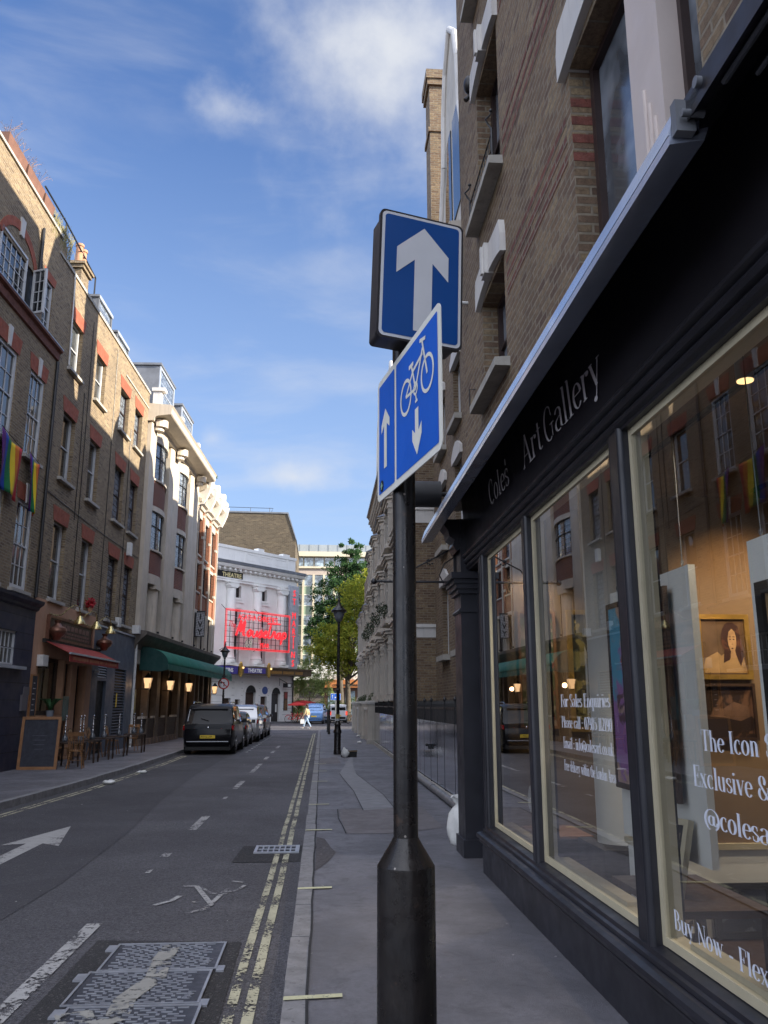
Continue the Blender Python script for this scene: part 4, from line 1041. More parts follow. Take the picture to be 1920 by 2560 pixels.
def picture(label, loc, rz, w, h, fm, cm, fw=.05, fd=.035, name='framed_painting', cat='painting', tilt=0, mount=None, fig=None, group=None):
    """picture facing local -y"""
    t = thing(name, label, cat, loc, rz, group); t.rotation_euler = (tilt, 0, rz)
    b = M()
    for x0, x1, z0, z1 in ((-w / 2, w / 2, h - fw, h), (-w / 2, w / 2, 0, fw), (-w / 2, -w / 2 + fw, fw, h - fw), (w / 2 - fw, w / 2, fw, h - fw)): b.box(x0, x1, -fd, .01, z0, z1)
    b.build('frame', fm, t)
    if mount:
        b = M(); b.box(-w / 2 + fw, w / 2 - fw, -.006, .0, fw, h - fw); b.build('mount', mount, t); fw = fw * 2.3
    b = M(); b.box(-w / 2 + fw, w / 2 - fw, -.014, -.0062, fw, h - fw); c = b.build('canvas', cm, t)
    if fig: fig(c, w, h)
    return t
RZS = R(-90)      # facing the street
def fig_hair(c, w, h):
    b = M(); pts = [(-.06, .35), (-.20, .5), (-.30, .62), (-.26, .75), (-.31, .86), (-.22, 1.0), (-.10, 1.10), (.04, 1.14), (.18, 1.08), (.26, .94), (.30, .80), (.25, .66), (.28, .52), (.18, .40), (.22, .28), (.10, .30), (.04, .22)]
    b.poly([(x * w / 1.12, -.0155, z * h / 1.34 + .05) for x, z in pts]); b.build('painted_hair', cv_hair, c, fix=False)
    b = M(); pts = arc(-.02, .62, .13, .26, 0, 360, 18)[:-1]; b.poly([(x * w / 1.12, -.0165, z * h / 1.34 + .05) for x, z in pts]); b.build('painted_face', cv_face, c, fix=False)
def board(label, y0, y1, z0, z1, x=2.25):
    t = thing('display_board', label, 'display board', (x, (y0 + y1) / 2, z0), RZS); w = y1 - y0
    b = M(); b.box(-w / 2, w / 2, 0, .045, 0, z1 - z0); b.build('panel', canvas_white, t)
    b = M()
    for sx in (-w / 2 + .12, w / 2 - .12): b.cyl((sx, .02, z1 - z0), (sx, .02, 3.86 - z0), .004, n=6); b.tube([(sx + .018 * math.cos(a * PI / 4), .02, z1 - z0 + .03 + .018 * math.sin(a * PI / 4)) for a in range(9)], .003, 5)
    b.build('wire', lead, t)
board('white hanging display board carrying the purple and blue portrait', 4.98, 6.42, .775, 2.55)
board('white hanging display board at the right edge of the picture', 2.70, 4.24, .785, 2.55)
picture('large purple and blue portrait of a dark haired head in a dark frame', (2.20, 5.78, 1.11), RZS, 1.12, 1.34, wood_dark, cv_purple, .04, .019, fig=fig_hair)
picture('black and gold framed picture on the board at the right edge', (2.20, 3.45, 1.05), RZS, 1.2, 1.25, black_flat, cv_sepia, .06)
def fig_lady(c, w, h):
    b = M(); b.poly([(x * w, -.0155, z * h + .0) for x, z in [(-.42, .1), (-.36, .32), (-.12, .42), (-.05, .36), (.08, .44), (.36, .40), (.42, .1)]]); b.build('painted_shoulders', mat("canvas_tan", (.40, .26, .12), .5, var=.2, vs=8), c, fix=False)
    b = M(); b.poly([(x * w, -.0165, z * h) for x, z in arc(.14, .62, .17, .26, 0, 360, 18)[:-1]]); b.build('painted_hair', cv_hair, c, fix=False)
    b = M(); b.poly([(x * w, -.0168, z * h) for x, z in [(-.02, .25), (.02, .5), (.06, .72), (.10, .84), (.20, .88), (.30, .82), (.34, .62), (.37, .35), (.30, .2), (.2, .45), (.1, .3)]]); b.build('painted_hair', cv_hair, c, fix=False)
    b = M(); b.poly([(x * w, -.0175, z * h) for x, z in [(.09, .62), (.10, .52), (.13, .44), (.17, .40), (.21, .43), (.245, .52), (.255, .63), (.235, .73), (.18, .78), (.12, .73)]]); b.poly([(x * w, -.0172, z * h) for x, z in [(.14, .45), (.21, .45), (.24, .33), (.12, .33)]]); b.build('painted_face', mat("canvas_face_tan", (.46, .29, .15), .5, var=.25, vs=22), c, fix=False)
    b = M(); 
    for x, z, rx, rz in ((.135, .615, .018, .010), (.205, .615, .018, .010), (.168, .475, .022, .010), (.168, .54, .010, .006)): b.poly([(px * w, -.0182, pz * h) for px, pz in arc(x, z, rx, rz, 0, 360, 8)[:-1]])
    for x in (.135, .205): b.poly([((x - .024) * w, -.0182, .648 * h), ((x + .024) * w, -.0182, .648 * h), ((x + .02) * w, -.0182, .66 * h), ((x - .02) * w, -.0182, .66 * h)])
    b.build('painted_features', cv_hair, c, fix=False)
picture('gold framed sepia portrait of a long haired woman on the ochre wall', (2.93, 6.015, 1.88), 0, .40, .47, gold_paint, mat("canvas_sepia_ground", (.13, .08, .045), .5, var=.4, vs=5), .035, fig=fig_lady)
def fig_rec(c, w, h):
    b = M(); b.poly([(x * w, -.0155, z * h) for x, z in [(-.36, .42), (-.28, .58), (-.10, .56), (.1, .68), (.34, .60), (.40, .42), (.2, .34), (-.1, .4)]]); b.build('painted_figure', cv_face if False else mat("canvas_dim_figure", (.15, .085, .055), .5, var=.4, vs=10), c, fix=False)
picture('dark brown painting of a reclining figure below the sepia portrait', (2.93, 6.015, 1.45), 0, .40, .40, wood_dark, cv_dark, .02, fig=fig_rec)
picture('dark olive and gold painting in a gilt frame seen beside the white column', (2.98, 9.08, 1.42), 0, .62, 1.30, gold_paint, cv_olive, .05)
picture('narrow painting of pale figures on green at the far left of the gallery', (2.33, 9.08, 1.45), 0, .42, 1.25, wood_frame, cv_green, .03)
picture('dark framed seascape standing low on the shelf', (2.88, 5.94, .17), 0, .42, .34, black_flat, cv_sea, .04, name='framed_print', tilt=R(-6))
picture('small dark framed print standing at the left end of the shelf', (2.47, 5.94, .17), 0, .26, .34, black_flat, cv_bw, .035, name='framed_print', tilt=R(-6), mount=canvas_white)
picture('cream framed monochrome print leaning near the sill behind the middle window', (2.05, 5.25, .60), R(-70), .34, .44, cream_frame, cv_bw, .035, name='framed_print', tilt=R(-16), mount=black_flat)
t = thing('low_cabinet', 'low white cabinet front behind the two small prints', 'cabinet', (2.8, 6.0, .16)); b = M(); b.box(-.55, .9, 0, .35, 0, .56); b.build('cabinet_body', canvas_white, t); b = M(); b.box(-.57, .92, -.02, .37, .56, .60); b.build('top', cream_frame, t)
t = thing('low_table', 'dark low table behind the middle gallery window', 'table', (2.15, 5.3, .16)); b = M(); b.box(-.22, .35, -.5, .5, .40, .44); b.build('top', wood_dark, t)
for x in (-.19, .31):
    for y in (-.46, .45): b = M(); b.box(x, x + .04, y, y + .04, 0, .40); b.build('leg', wood_dark, t)
t = thing('lounge_chair', 'dark leather chair behind the white gallery boards', 'chair', (3.6, 4.6, .16))
b = M(); b.box(-.35, .35, -.35, .35, .3, .45); b.build('seat', wood_dark, t); b = M(); b.box(-.35, .35, .27, .38, .45, .95); b.build('backrest', wood_dark, t)
for x in (-.32, .27):
    for y in (-.32, .27): b = M(); b.box(x, x + .05, y, y + .05, 0, .3); b.build('leg', wood_dark, t)
t = thing('gilt_mirror', 'ornate gilt mirror leaning low behind the purple portrait board', 'mirror', (2.75, 6.6, .16), R(-50)); t.rotation_euler = (R(-12), 0, R(-50))
b = M(); b.box(-.4, .4, -.01, .02, .05, 1.25); b.build('glass', pane_dark, t)
b = M()
for i in range(44):
    a = i / 44; P4 = [(-.42, .0), (.42, .0), (.42, 1.3), (-.42, 1.3), (-.42, 0)]; k = int(a * 4); f_ = a * 4 - k; x = P4[k][0] * (1 - f_) + P4[k + 1][0] * f_; z = P4[k][1] * (1 - f_) + P4[k + 1][1] * f_
    b.ball((x, -.01, z + .05), .045, 6)
b.build('frame', gold_paint, t)
o = crumple('plastic_bag', (2.02, 7.9, .62), .15, plastic_white, 'crumpled white carrier bag standing behind the first gallery window post', 'bag', 5, 1.2); o.scale = (.8, .8, 1.25)
t = thing('bag_stand', 'dark crate under the carrier bag behind the glass', 'crate', (2.08, 7.75, .16)); b = M(); b.box(-.2, .25, -.3, .35, 0, .42); b.build('crate_body', wood_dark, t); b = M(); b.box(-.21, .26, -.31, .36, .425, .445); b.build('rim', wood_frame, t)
def ldown(label, x, y, z, drop, r=.055, power=14):
    t = thing('pendant_lamp', label, 'lamp', (x, y, z), 0, 'pendant drums on the gallery ceiling')
    b = M(); b.lathe([(r, .012), (r, .14), (r * .6, .155), (.008, .16), (.006, .16 + drop)], n=22); b.build('lamp_shade', lead_light, t)
    b = M(); b.lathe([(.0005, .004), (r * .9, .004), (r * .9, .011)], n=20, caps=False); b.build('bulb', bulb_warm, t)
    l = bpy.data.lights.new('pendant_light', 'SPOT'); l.energy = power * 2.4; l.color = (1, .82, .60); l.spot_size = R(120); l.spot_blend = .6; l.shadow_soft_size = .05
    o = bpy.data.objects.new('pendant_light', l); col.objects.link(o); o.parent = t; o.location = (0, 0, -.02)
    return t
ldown('warm drum lamp nearest the camera, high behind the right hand pane', 2.60, 4.72, 3.66, .05, .055, 20)
ldown('warm drum lamp above the middle pane next to the column', 2.62, 7.6, 3.64, .06, .055, 20)
ldown('warm drum lamp above the narrow far pane', 2.22, 9.0 - .25, 3.38, .3, .07, 16)
ldown('warm drum lamp deep in the room above the sepia portrait', 3.9, 5.4, 3.5, .2, .06, 20)
t = thing('track_spot', 'small gold spotlight aimed at the ochre wall', 'lamp', (3.1, 5.2, 2.9)); b = M(); b.cyl((0, 0, 0), (.0, .06, .12), .045, .03, 14); b.build('head', gold_paint, t); b = M(); b.cyl((0, .06, .12), (0, .06, .86), .006, n=6); b.build('stem', black_flat, t)
b = M(); b.ball((0, -.005, -.01), .032, 10); b.build('bulb', bulb_warm, t)
l = bpy.data.lights.new('wall_wash', 'SPOT'); l.energy = 12; l.color = (1, .62, .30); l.spot_size = R(90); l.spot_blend = .7; l.shadow_soft_size = .04
o = bpy.data.objects.new('wall_wash', l); col.objects.link(o); o.parent = t; o.location = (0, .02, -.06); o.rotation_euler = (R(60), 0, 0)

# ---------------- fittings outside, next to the gallery
t = thing('drum_wall_lamp', 'black barrel shaped lamp projecting beyond the end of the gallery awning', 'lamp', (1.66, 10.4, 4.35), R(90))
b = M(); n = 20
ring = [(.17 * math.cos(2 * PI * i / n), .17 * math.sin(2 * PI * i / n)) for i in range(n)]
b.prism([(x - .0, .18, z) for x, z in ring], (0, .55, 0), smooth=True); b.build('housing', iron_black, t, angle=50)
b = M(); b.lathe([(.18, .72), (.19, .75), (.15, .76)], n=20, axis='Y', caps=False); b.build('rim', iron_black, t)
b = M(); b.cyl((0, -.1, 0), (0, .19, 0), .03, n=10); b.build('bracket', iron_black, t)
t = thing('hanging_sign_bracket', 'black wrought iron sign bracket with ball end projecting over the pavement', 'bracket', (1.55, 9.78, 3.12))
b = M(); b.cyl((0, 0, 0), (-.93, 0, 0), .014, n=8); b.build('arm', iron_black, t)
b = M(); b.ball((-.96, 0, 0), .034, 12); b.build('ball_end', iron_black, t)
b = M()
for k in range(4):
    x = -.70 - .05 * k
    for a in (0, PI / 2, PI): b.tube([(x, .0, 0), (x - .02, .02 * math.cos(a), .022 * math.sin(a) + .0), (x - .05, 0, 0)], .004, 5)
b.tube([(0, 0, .42), (-.25, 0, .28), (-.5, 0, .15), (-.60, 0, .0)], .009, 6)
for i in range(9): a = i * .7; b.ball((-.3 + .012 * math.cos(a) * i * .5, 0, .25 + .012 * math.sin(a) * i * .5), .012, 6)
b.tube([(-.0, 0, .30), (-.12, 0, .22), (-.18, 0, .08), (-.14, 0, .0)], .008, 6); b.build('scroll', iron_black, t)
b = M(); b.box(-.012, .012, -.015, .015, -.12, .50); b.build('wall_plate', iron_black, t)
b = M(); n = 28; rings = []
for k, (r_, z) in enumerate(((.02, .0), (.13, .005), (.165, .05), (.17, .13), (.16, .22), (.145, .30), (.12, .36), (.075, .41), (.035, .44), (.03, .46), (.06, .50), (.085, .54))):
    rings.append([(r_ * (1 + .10 * math.sin(5 * a + k) + .07 * math.sin(11 * a - k * .7)) * math.cos(a), r_ * (1 + .10 * math.sin(5 * a + k) + .07 * math.sin(11 * a - k * .7)) * math.sin(a), z + .012 * math.sin(4 * a + k)) for a in (2 * PI * i / n for i in range(n))])
b.loft(rings); o = b.build('plastic_sack', plastic_white, angle=80); o.location = (1.68, 10.3, .12); o.rotation_euler = (R(4), R(-7), 0); tag(o, 'pale translucent plastic sack slumped behind the gallery pilaster', 'sack')
# ============================================================ MANSION BLOCK set back behind the railings
mb = thing('mansion_block', 'brown brick mansion block set back behind steel faced railings, with stone gable and dentil cornice', 'building', (3.3, 9.95, 0), R(90))
HH = [(12.0, 13.1, 3.0, 4.9, .2), (12.0, 13.1, 5.9, 7.7, .2), (12.0, 13.1, 8.7, 10.3, .2), (9.4, 10.5, 3.0, 4.9, .2), (9.4, 10.5, 5.9, 7.7, .2), (9.4, 10.5, 8.7, 10.3, .2)]
b = M(); wall_front(b, 0, 14.6, 0, 13.2, 0, HH); shell(b, 0, 14.6, 0, 13.2, 0, 10); b.build('wall', brick_right, mb, fix=False)
for h in HH:
    sash(mb, h[0], h[1], h[2], h[3], -.19, 1, win_white, pane_dark, 1, 1, True, .07)
    b = M(); xm = (h[0] + h[1]) / 2
    b.prism([(x, -.05, z) for x, z in [(h[0] - .14, h[3] - .02), (h[1] + .14, h[3] - .02), (h[1] + .14, h[3] + .18), (xm + .3, h[3] + .38), (xm, h[3] + .44), (xm - .3, h[3] + .38), (h[0] - .14, h[3] + .18)]], (0, .12, 0)); b.build('lintel', stone_white, mb)
    b = M(); b.box(h[0] - .14, h[1] + .14, -.18, .18, h[2] - .16, h[2] - .02); b.build('window_sill', stone_grey, mb)
def dentil_cornice(par, x0, x1, z, y0, out, m=stone_terrace, n=None):
    b = M(); mould(b, x0, x1, [(y0, z), (y0 + .10, z), (y0 + .12, z + .12), (y0 + out * .75, z + .30), (y0 + out, z + .36), (y0 + out, z + .52), (y0 + out * .92, z + .60), (y0, z + .66)])
    n = n or int((x1 - x0) / .42)
    for i in range(n): x = x0 + (x1 - x0) * (i + .3) / n; b.box(x, x + .16, y0 + .1, y0 + out * .72, z + .08, z + .29)
    return b.build('cornice', m, par)
dentil_cornice(mb, 8, 14.5, 12.5, .0, .45)
def gable(par, x0, x1, z0, z1, y=.05, d=.5):
    b = M(); xm = (x0 + x1) / 2; w = x1 - x0; h = z1 - z0
    prof = [(x0, 0), (x0, .28), (x0 + w * .06, .36), (x0 + w * .16, .5), (x0 + w * .2, .72), (x0 + w * .3, .88), (xm, 1), (x1 - w * .3, .88), (x1 - w * .2, .72), (x1 - w * .16, .5), (x1 - w * .06, .36), (x1, .28), (x1, 0)]
    b.prism([(x, y - d, z0 + q * h) for x, q in prof], (0, d, 0)); g = b.build('gable', stone_terrace, par)
    b = M()
    for i in range(len(prof) - 1):
        (a, q), (c, r_) = prof[i], prof[i + 1]
        if abs(a - c) < 1e-6: continue
        b.tube([(a, y + .03, z0 + q * h), (c, y + .03, z0 + r_ * h)], .085, 8)
    b.build('coping', stone_white, g)
    b = M(); b.box(xm - w * .30, xm - w * .04, y + .005, y + .03, z0 + h * .12, z0 + h * .55); b.build('window', pane_dark, g)
    b = M(); b.box(xm + w * .04, xm + w * .30, y + .005, y + .03, z0 + h * .12, z0 + h * .55); b.build('window', pane_dark, g)
    return g
gable(mb, 7.5, 11.5, 13.1, 20.0); b = M(); b.box(0, 7.4, -5, -.02, 13.2, 18.9); b.build('attic', brick_right, mb)  # hidden attic storey added to cast shade on the left houses
b = M(); b.prism([(0, -.6, 13.2), (0, -9.9, 13.2), (0, -8, 16.6), (0, -2.6, 16.6)], (14.6, 0, 0)); b.build('roof', roof_tile, mb)  # hidden roof added, ridge height set for the shadow line opposite
b = M(); b.box(11.7, 12.6, -1.2, .35, 13.0, 20.0); b.box(11.62, 12.68, -1.3, .42, 20.0, 20.2); b.box(11.58, 12.72, -1.35, .46, 20.2, 20.5); b.box(11.66, 12.64, -1.26, .4, 18.4, 18.55); b.build('chimney', brick_right, mb)
# ============================================================ TERRACE of bay fronted houses
WID = 3.9
NAMES = ['nearest', 'second', 'third', 'fourth', 'fifth', 'sixth', 'seventh', 'furthest']
def bay_ring(xm, hw, fw, d, z): return [(xm - hw, 0, z), (xm - fw, d, z), (xm + fw, d, z), (xm + hw, 0, z)]
def house(k, low=False):
    t = thing('terraced_house', f'{NAMES[k]} of the stone trimmed brick houses with stacked bay windows, counting from the pole', 'house', (2.72, 24.5 + k * WID, 0), R(90), 'bay fronted terrace beyond the railings')
    top = 9.6 if low else 11.5
    xm = WID / 2; hw, fw, d = 1.35, .85, .42
    b = M(); wall_front(b, .001, WID - .001, 0, top, 0, []); shell(b, .001, WID - .001, 0, top, 0, 9); b.build('wall', brick_right, t, fix=False)
    if k == 0:
        for z0, z1 in ((3.62, 4.01), (7.05, 7.55)):
            b = M(); b.box(-.012, .0, -.60, .02, z0, z1 - .1); b.box(-.05, .0, -.60, .06, z1 - .1, z1); b.build('string_course', stone_white, t)
    storeys = [(2.05, 4.28), (4.72, 6.92)] + ([] if low else [(7.40, 9.15)])
    for z0, z1 in storeys:
        bay = M(); s = 1.0
        def ring(g, z): return bay_ring(xm, hw + g, fw + g * .6, d + g, z)
        for za, zb, g in ((z0 - .22, z0 - .14, .14), (z0 - .14, z0, .09), (z1 - .30, z1 - .16, .05), (z1 - .16, z1 - .05, .12), (z1 - .05, z1 + .02, .17)):
            r0, r1 = ring(g, za), ring(g, zb); bay.add(r0 + r1, [(0, 1, 5, 4), (1, 2, 6, 5), (2, 3, 7, 6), (3, 2, 1, 0), (4, 5, 6, 7)])
        for cx, cy, w in ((xm - hw + .06, .05, .13), (xm - fw, d - .05, .15), (xm + fw, d - .05, .15), (xm + hw - .06, .05, .13)):
            bay.box(cx - w, cx + w, cy - .1, cy + .07, z0, z1 - .30)
            bay.box(cx - w - .03, cx + w + .03, cy - .1, cy + .10, z1 - .50, z1 - .42); bay.box(cx - w - .02, cx + w + .02, cy - .1, cy + .09, z1 - .72, z1 - .68); bay.box(cx - w - .03, cx + w + .03, cy - .1, cy + .10, z0, z0 + .12)
        bo = bay.build('bay', stone_terrace, t)
        pn = M(); a = bay_ring(xm, hw - .08, fw - .02, d - .10, z0); c = bay_ring(xm, hw - .08, fw - .02, d - .10, z1 - .28)
        pn.add(a + c, [(0, 1, 5, 4), (1, 2, 6, 5), (2, 3, 7, 6)]); pn.build('pane', pane_dark, bo, fix=False)
        fr = M(); zm = (z0 + z1) / 2; fr.box(xm - fw, xm + fw, d - .10, d - .06, zm - .03, zm + .03); fr.build('sash_bar', win_white, bo)
    z1 = storeys[-1][1] + .02
    b = M(); r0, r1 = bay_ring(xm, hw + .2, fw + .13, d + .2, z1), bay_ring(xm, hw - .2, fw - .2, d - .2, z1 + .28); b.add(r0 + r1, [(0, 1, 5, 4), (1, 2, 6, 5), (2, 3, 7, 6), (3, 2, 1, 0), (4, 5, 6, 7)])
    for i in range(12): x = xm - fw + i * .145; b.box(x, x + .06, d + .12, d + .19, z1 - .07, z1)
    b.build('bay_roof', lead, t)
    if not low:
        b = M(); mould(b, .002, WID - .002, [(0, top - 1.0), (.06, top - 1.0), (.30, top - .35), (.36, top - .1), (.42, top), (0, top)]); b.build('eaves', brick_right, t)
        b = M()
        for i in range(14):
            for j in range(4): x = .1 + i * .27 + (j % 2) * .13; y = .10 + j * .075; z = top - .88 + j * .17; b.box(x, x + .11, y - .02, y + .055, z, z + .09)
        b.build('dentils', stone_terrace, t)
        b = M(); mould(b, .002, WID - .002, [(0, top), (.45, top), (.48, top + .05), (.42, top + .12), (0, top + .14)]); b.build('gutter', lead, t)
        gable(t, .7, WID - .7, top + .12, top + 4.9, -.1)
        b = M(); b.prism([(.002, -.62, top + .12), (.002, -8.9, top + .12), (.002, -3.2, top + 5.0)], (WID - .004, 0, 0)); b.build('roof', roof_tile, t)
        if k % 2: 
            b = M(); b.box(WID - .45, WID - .01, -2.2, -.4, top + .1, top + 5.6); b.box(WID - .53, WID - .005, -2.3, -.3, top + 5.6, top + 5.85); b.build('chimney', brick_right, t)
    else:
        b = M(); b.prism([(.002, -.02, top), (.002, -8.9, top), (.002, -4.5, top + 2.6)], (WID - .004, 0, 0)); b.build('roof', roof_tile, t)
    return t
for k in range(8): house(k, k >= 5)
# window box plants on the bay slabs
leafy = mat("window_box_leaves", (.03, .045, .02), .8, var=.5, vs=9)
def leaf_cluster(b, c, r, n, s, rnd, sq=(1, 1, 1), m=0):
    for _ in range(n):
        while True:
            p = Vector((rnd.uniform(-1, 1), rnd.uniform(-1, 1), rnd.uniform(-1, 1)))
            if p.length < 1: break
        p = Vector(c) + Vector((p.x * r * sq[0], p.y * r * sq[1], p.z * r * sq[2]))
        u = Vector((rnd.gauss(0, 1), rnd.gauss(0, 1), rnd.gauss(0, 1))).normalized(); v = u.orthogonal().normalized() * s * rnd.uniform(.5, 1.2); u = u * s * rnd.uniform(.7, 1.5)
        b.add([p - u, p + v * .6, p + u, p - v * .6], [(0, 1, 2, 3)], m)
for i, (k, z, lab) in enumerate(((1, 4.80, 'dark pot plants on the slab over the second bay from the pole'), (2, 4.80, 'dark pot plants on the slab over the third bay from the pole'), (3, 4.80, 'dark pot plants on the slab over the fourth bay from the pole'), (4, 4.80, 'dark pot plants on the slab over the fifth bay from the pole'))):
    rnd = random.Random(i); b = M()
    for j in range(3): leaf_cluster(b, (2.12, 24.5 + k * WID + 1.5 + j * .45, z + .18 + .1 * j), .22, 60, .05, rnd, (1, 1, 1.3))
    o = b.build('pot_plant', leafy, fix=False); tag(o, lab, 'plant', 'plants on the terrace bay slabs')
# ============================================================ RAILINGS faced with polished steel
def railing_bay(y0, y1, label, posts):
    t = thing('railing', label, 'railing', (2.2, y0, .12), R(90)); L_ = y1 - y0
    b = M(); b.box(0, L_, -.12, .06, 0, .12); b.build('plinth', stone_grey, t)
    b = M()
    for i in range(int(L_ / .11)): x = .05 + i * .11; b.cyl((x, 0, .12), (x, 0, 1.60), .009, n=5); b.cyl((x, 0, 1.60), (x, 0, 1.68), .014, .001, n=5)
    b.box(0, L_, -.012, .012, 1.50, 1.54); b.box(0, L_, -.012, .012, .22, .25); b.box(0, L_, -.004, .001, 1.27, 1.53); b.build('bars', iron_black, t)
    for p in posts:
        b = M(); b.cyl((p - y0, .01, .1), (p - y0, .01, 1.62), .022, n=10); b.ball((p - y0, .01, 1.67), .035, 10, 0, (1, 1, 1.2)); b.cyl((p - y0, .01, 1.70), (p - y0, .01, 1.76), .012, .002, 8); b.build('post', iron_black, t)
    e = [y0] + list(posts) + [y1]
    for a, c in zip(e, e[1:]):
        n = max(1, round((c - a) / 1.0))
        for i in range(n):
            x0 = a - y0 + (c - a) * i / n + .015; x1 = a - y0 + (c - a) * (i + 1) / n - .015
            b = M(); b.box(x0 + .012, x1 - .012, .022, .030, .15, 1.27); b.build('steel_panel', steel_panel, t)
    return t
railing_bay(9.9, 22.6, 'nearer run of black railings faced with polished steel sheets beside the gallery', [12.4, 14.0, 15.2, 17.1, 18.2, 19.8])
railing_bay(22.7, 35.6, 'further run of black steel faced railings ending at the stone piers', [25.5, 28.2, 30.4, 33.0])
t = thing('gate_lock', 'black latch on the steel faced gate', 'latch', (2.15, 17.1, .9)); b = M(); b.box(-.03, .01, -.09, .09, -.05, .05); b.build('plate', iron_black, t); b = M(); b.ball((-.06, 0, .03), .03, 8); b.build('knob', iron_black, t)
b = M(); b.tube([(2.10, 9.95 + i * .55, .185) for i in range(21)], .065, 12)
for i in (3, 9, 15): b.cyl((2.10, 9.95 + i * .7, .185), (2.10, 10.03 + i * .7, .185), .075, n=12)
tag(b.build('ground_pipe', mat("grey_pipe", (.16, .16, .165), .45, .1, var=.25, vs=3, bump=.15, bs=20)), 'thick grey pipe lying along the foot of the railings', 'pipe')
for i, (y, lab) in enumerate(((35.95, 'nearest square stone gate pier at the end of the railings'), (41.6, 'second square stone gate pier, left of the black gate'), (45.2, 'third square stone gate pier, beyond the black gate'), (50.2, 'fourth square stone gate pier'), (54.2, 'furthest square stone gate pier at the terrace corner'))):
    t = thing('gate_pier', lab, 'gate pier', (2.12, y, .12), 0, 'stone gate piers along the terrace')
    b = M(); b.box(-.2, .2, -.28, .28, 0, 1.60); b.build('shaft', stone_terrace, t)
    b = M(); b.box(-.25, .25, -.33, .33, 1.60, 1.67); b.box(-.28, .28, -.36, .36, 1.67, 1.75); b.build('cap', stone_white, t)
    b = M(); b.box(-.23, .23, -.31, .31, 0, .16); b.build('foot', stone_grey, t)
for y0, y1, lab in ((36.3, 41.3, 'low stone garden wall between the first two gate piers'), (45.55, 49.9, 'low stone garden wall beyond the black gate'), (50.55, 53.9, 'low stone garden wall at the far end of the terrace')):
    t = thing('garden_wall', lab, 'wall', (2.16, y0, .12), R(90)); b = M(); b.box(0, y1 - y0, -.1, .1, 0, 1.35); b.build('body', stone_terrace, t); b = M(); b.box(0, y1 - y0, -.14, .14, 1.35, 1.45); b.build('coping', stone_white, t)
t = thing('iron_gate', 'black iron gate between two stone piers', 'gate', (2.16, 41.95, .12), R(90)); b = M()
for i in range(24): b.cyl((.05 + i * .12, 0, .08), (.05 + i * .12, 0, 1.6), .012, n=5)
b.build('bars', iron_black, t); b = M(); b.box(0, 2.9, -.02, .02, .1, .15); b.box(0, 2.9, -.02, .02, 1.4, 1.45); b.build('rails', iron_black, t)
hedge_leaf = mat("hedge_leaves", (.045, .065, .025), .85, var=.5, vs=6)
for x, y, r, lab in ((2.35, 44.2, .5, 'round clipped bush above the black gate'), (2.3, 48.5, .42, 'smaller round bush further along the garden wall'), (2.45, 38.8, .55, 'dry brownish hedge behind the first garden wall')):
    rnd = random.Random(int(y)); b = M(); leaf_cluster(b, (x, y, 1.85), r, 1100, .035, rnd, (.8, 1.6, .8)); b.ball((x, y, 1.8), r * .8, 12, 0, (.8, 1.6, .8)); tag(b.build('bush', hedge_leaf, fix=False), lab, 'bush')
# ============================================================ LEFT SIDE. local x along the street, local -y = towards the street
LZ = R(88.3)
LO = (-7.764, 21.808, 0)
def opening_trim(par, x0, x1, z0, z1, key=False, hd=.42, sill=True):
    b = M(); w = .10
    b.prism([(x0 - .06, -.012, z1 - .01), (x1 + .06, -.012, z1 - .01), (x1 + .16, -.012, z1 + hd), (x0 - .16, -.012, z1 + hd)], (0, .02, 0)); b.build('brick_arch', rubbed, par)
    if key:
        xm = (x0 + x1) / 2; b = M(); b.prism([(xm - .07, -.05, z1 - .04), (xm + .07, -.05, z1 - .04), (xm + .11, -.05, z1 + hd + .06), (xm - .11, -.05, z1 + hd + .06)], (0, .05, 0)); b.build('keystone', stone_white, par)
    if sill:
        b = M(); b.box(x0 - .10, x1 + .10, -.12, .12, z0 - .09, z0 - .005); b.build('window_sill', stone_grey, par)
# ---- brick house with navy ground floor
h1 = thing('brick_house', 'yellow brick house at far left with navy ground floor, rainbow flags and white sash windows', 'house', LO, LZ)
P1 = [(-2.75, -1.45, 4.55, 6.85), (-.58, .5, 4.55, 6.85), (-2.75, -1.45, 8.0, 10.35), (-.56, .48, 8.0, 10.35), (-3.2, -.9, 11.62, 12.85), (-.22, .42, 11.62, 13.2)]
b = M(); wall_front(b, -16, 1.2, 4.2, 14.9, 0, [(*h, .09) for h in P1], inward=1); shell(b, -16, 1.2, 0, 14.4, 0, 9, 1); b.build('wall', brick_left, h1, fix=False)
b = M(); b.box(-16, .62, .002, .35, 14.4, 14.9); b.box(-16, .68, -.05, .40, 14.9, 14.98); b.box(.62, 1.2, -.03, .38, 14.40, 14.47); b.build('coping', stone_grey, h1)
for i, (x0, x1, z0, z1) in enumerate(P1):
    if i == 4: continue
    sash(h1, x0, x1, z0, z1, .085, -1, win_white, pane_left, 3 if i != 5 else 2, 4, True, .10 if i != 5 else .08, bars=.022)
    opening_trim(h1, x0, x1, z0, z1, i != 5, .42 if i != 5 else .25, i != 5)
b = M(); xm = -2.05   # wide segmental window of the top floor
seg = [(xm + 1.15 * math.cos(R(a)), 12.45 + .95 * math.sin(R(a))) for a in range(20, 161, 10)]
sb = M()
for (x0, z0), (x1, z1) in zip(seg, seg[1:]):
    k0, k1 = 1.16, 1.16
    sb.prism([(x0, -.02, z0), (x1, -.02, z1), (xm + (x1 - xm) * k1, -.02, 12.45 + (z1 - 12.45) * 1.27), (xm + (x0 - xm) * k0, -.02, 12.45 + (z0 - 12.45) * 1.27)], (0, .06, 0))
sb.build('brick_arch', rubbed, h1)
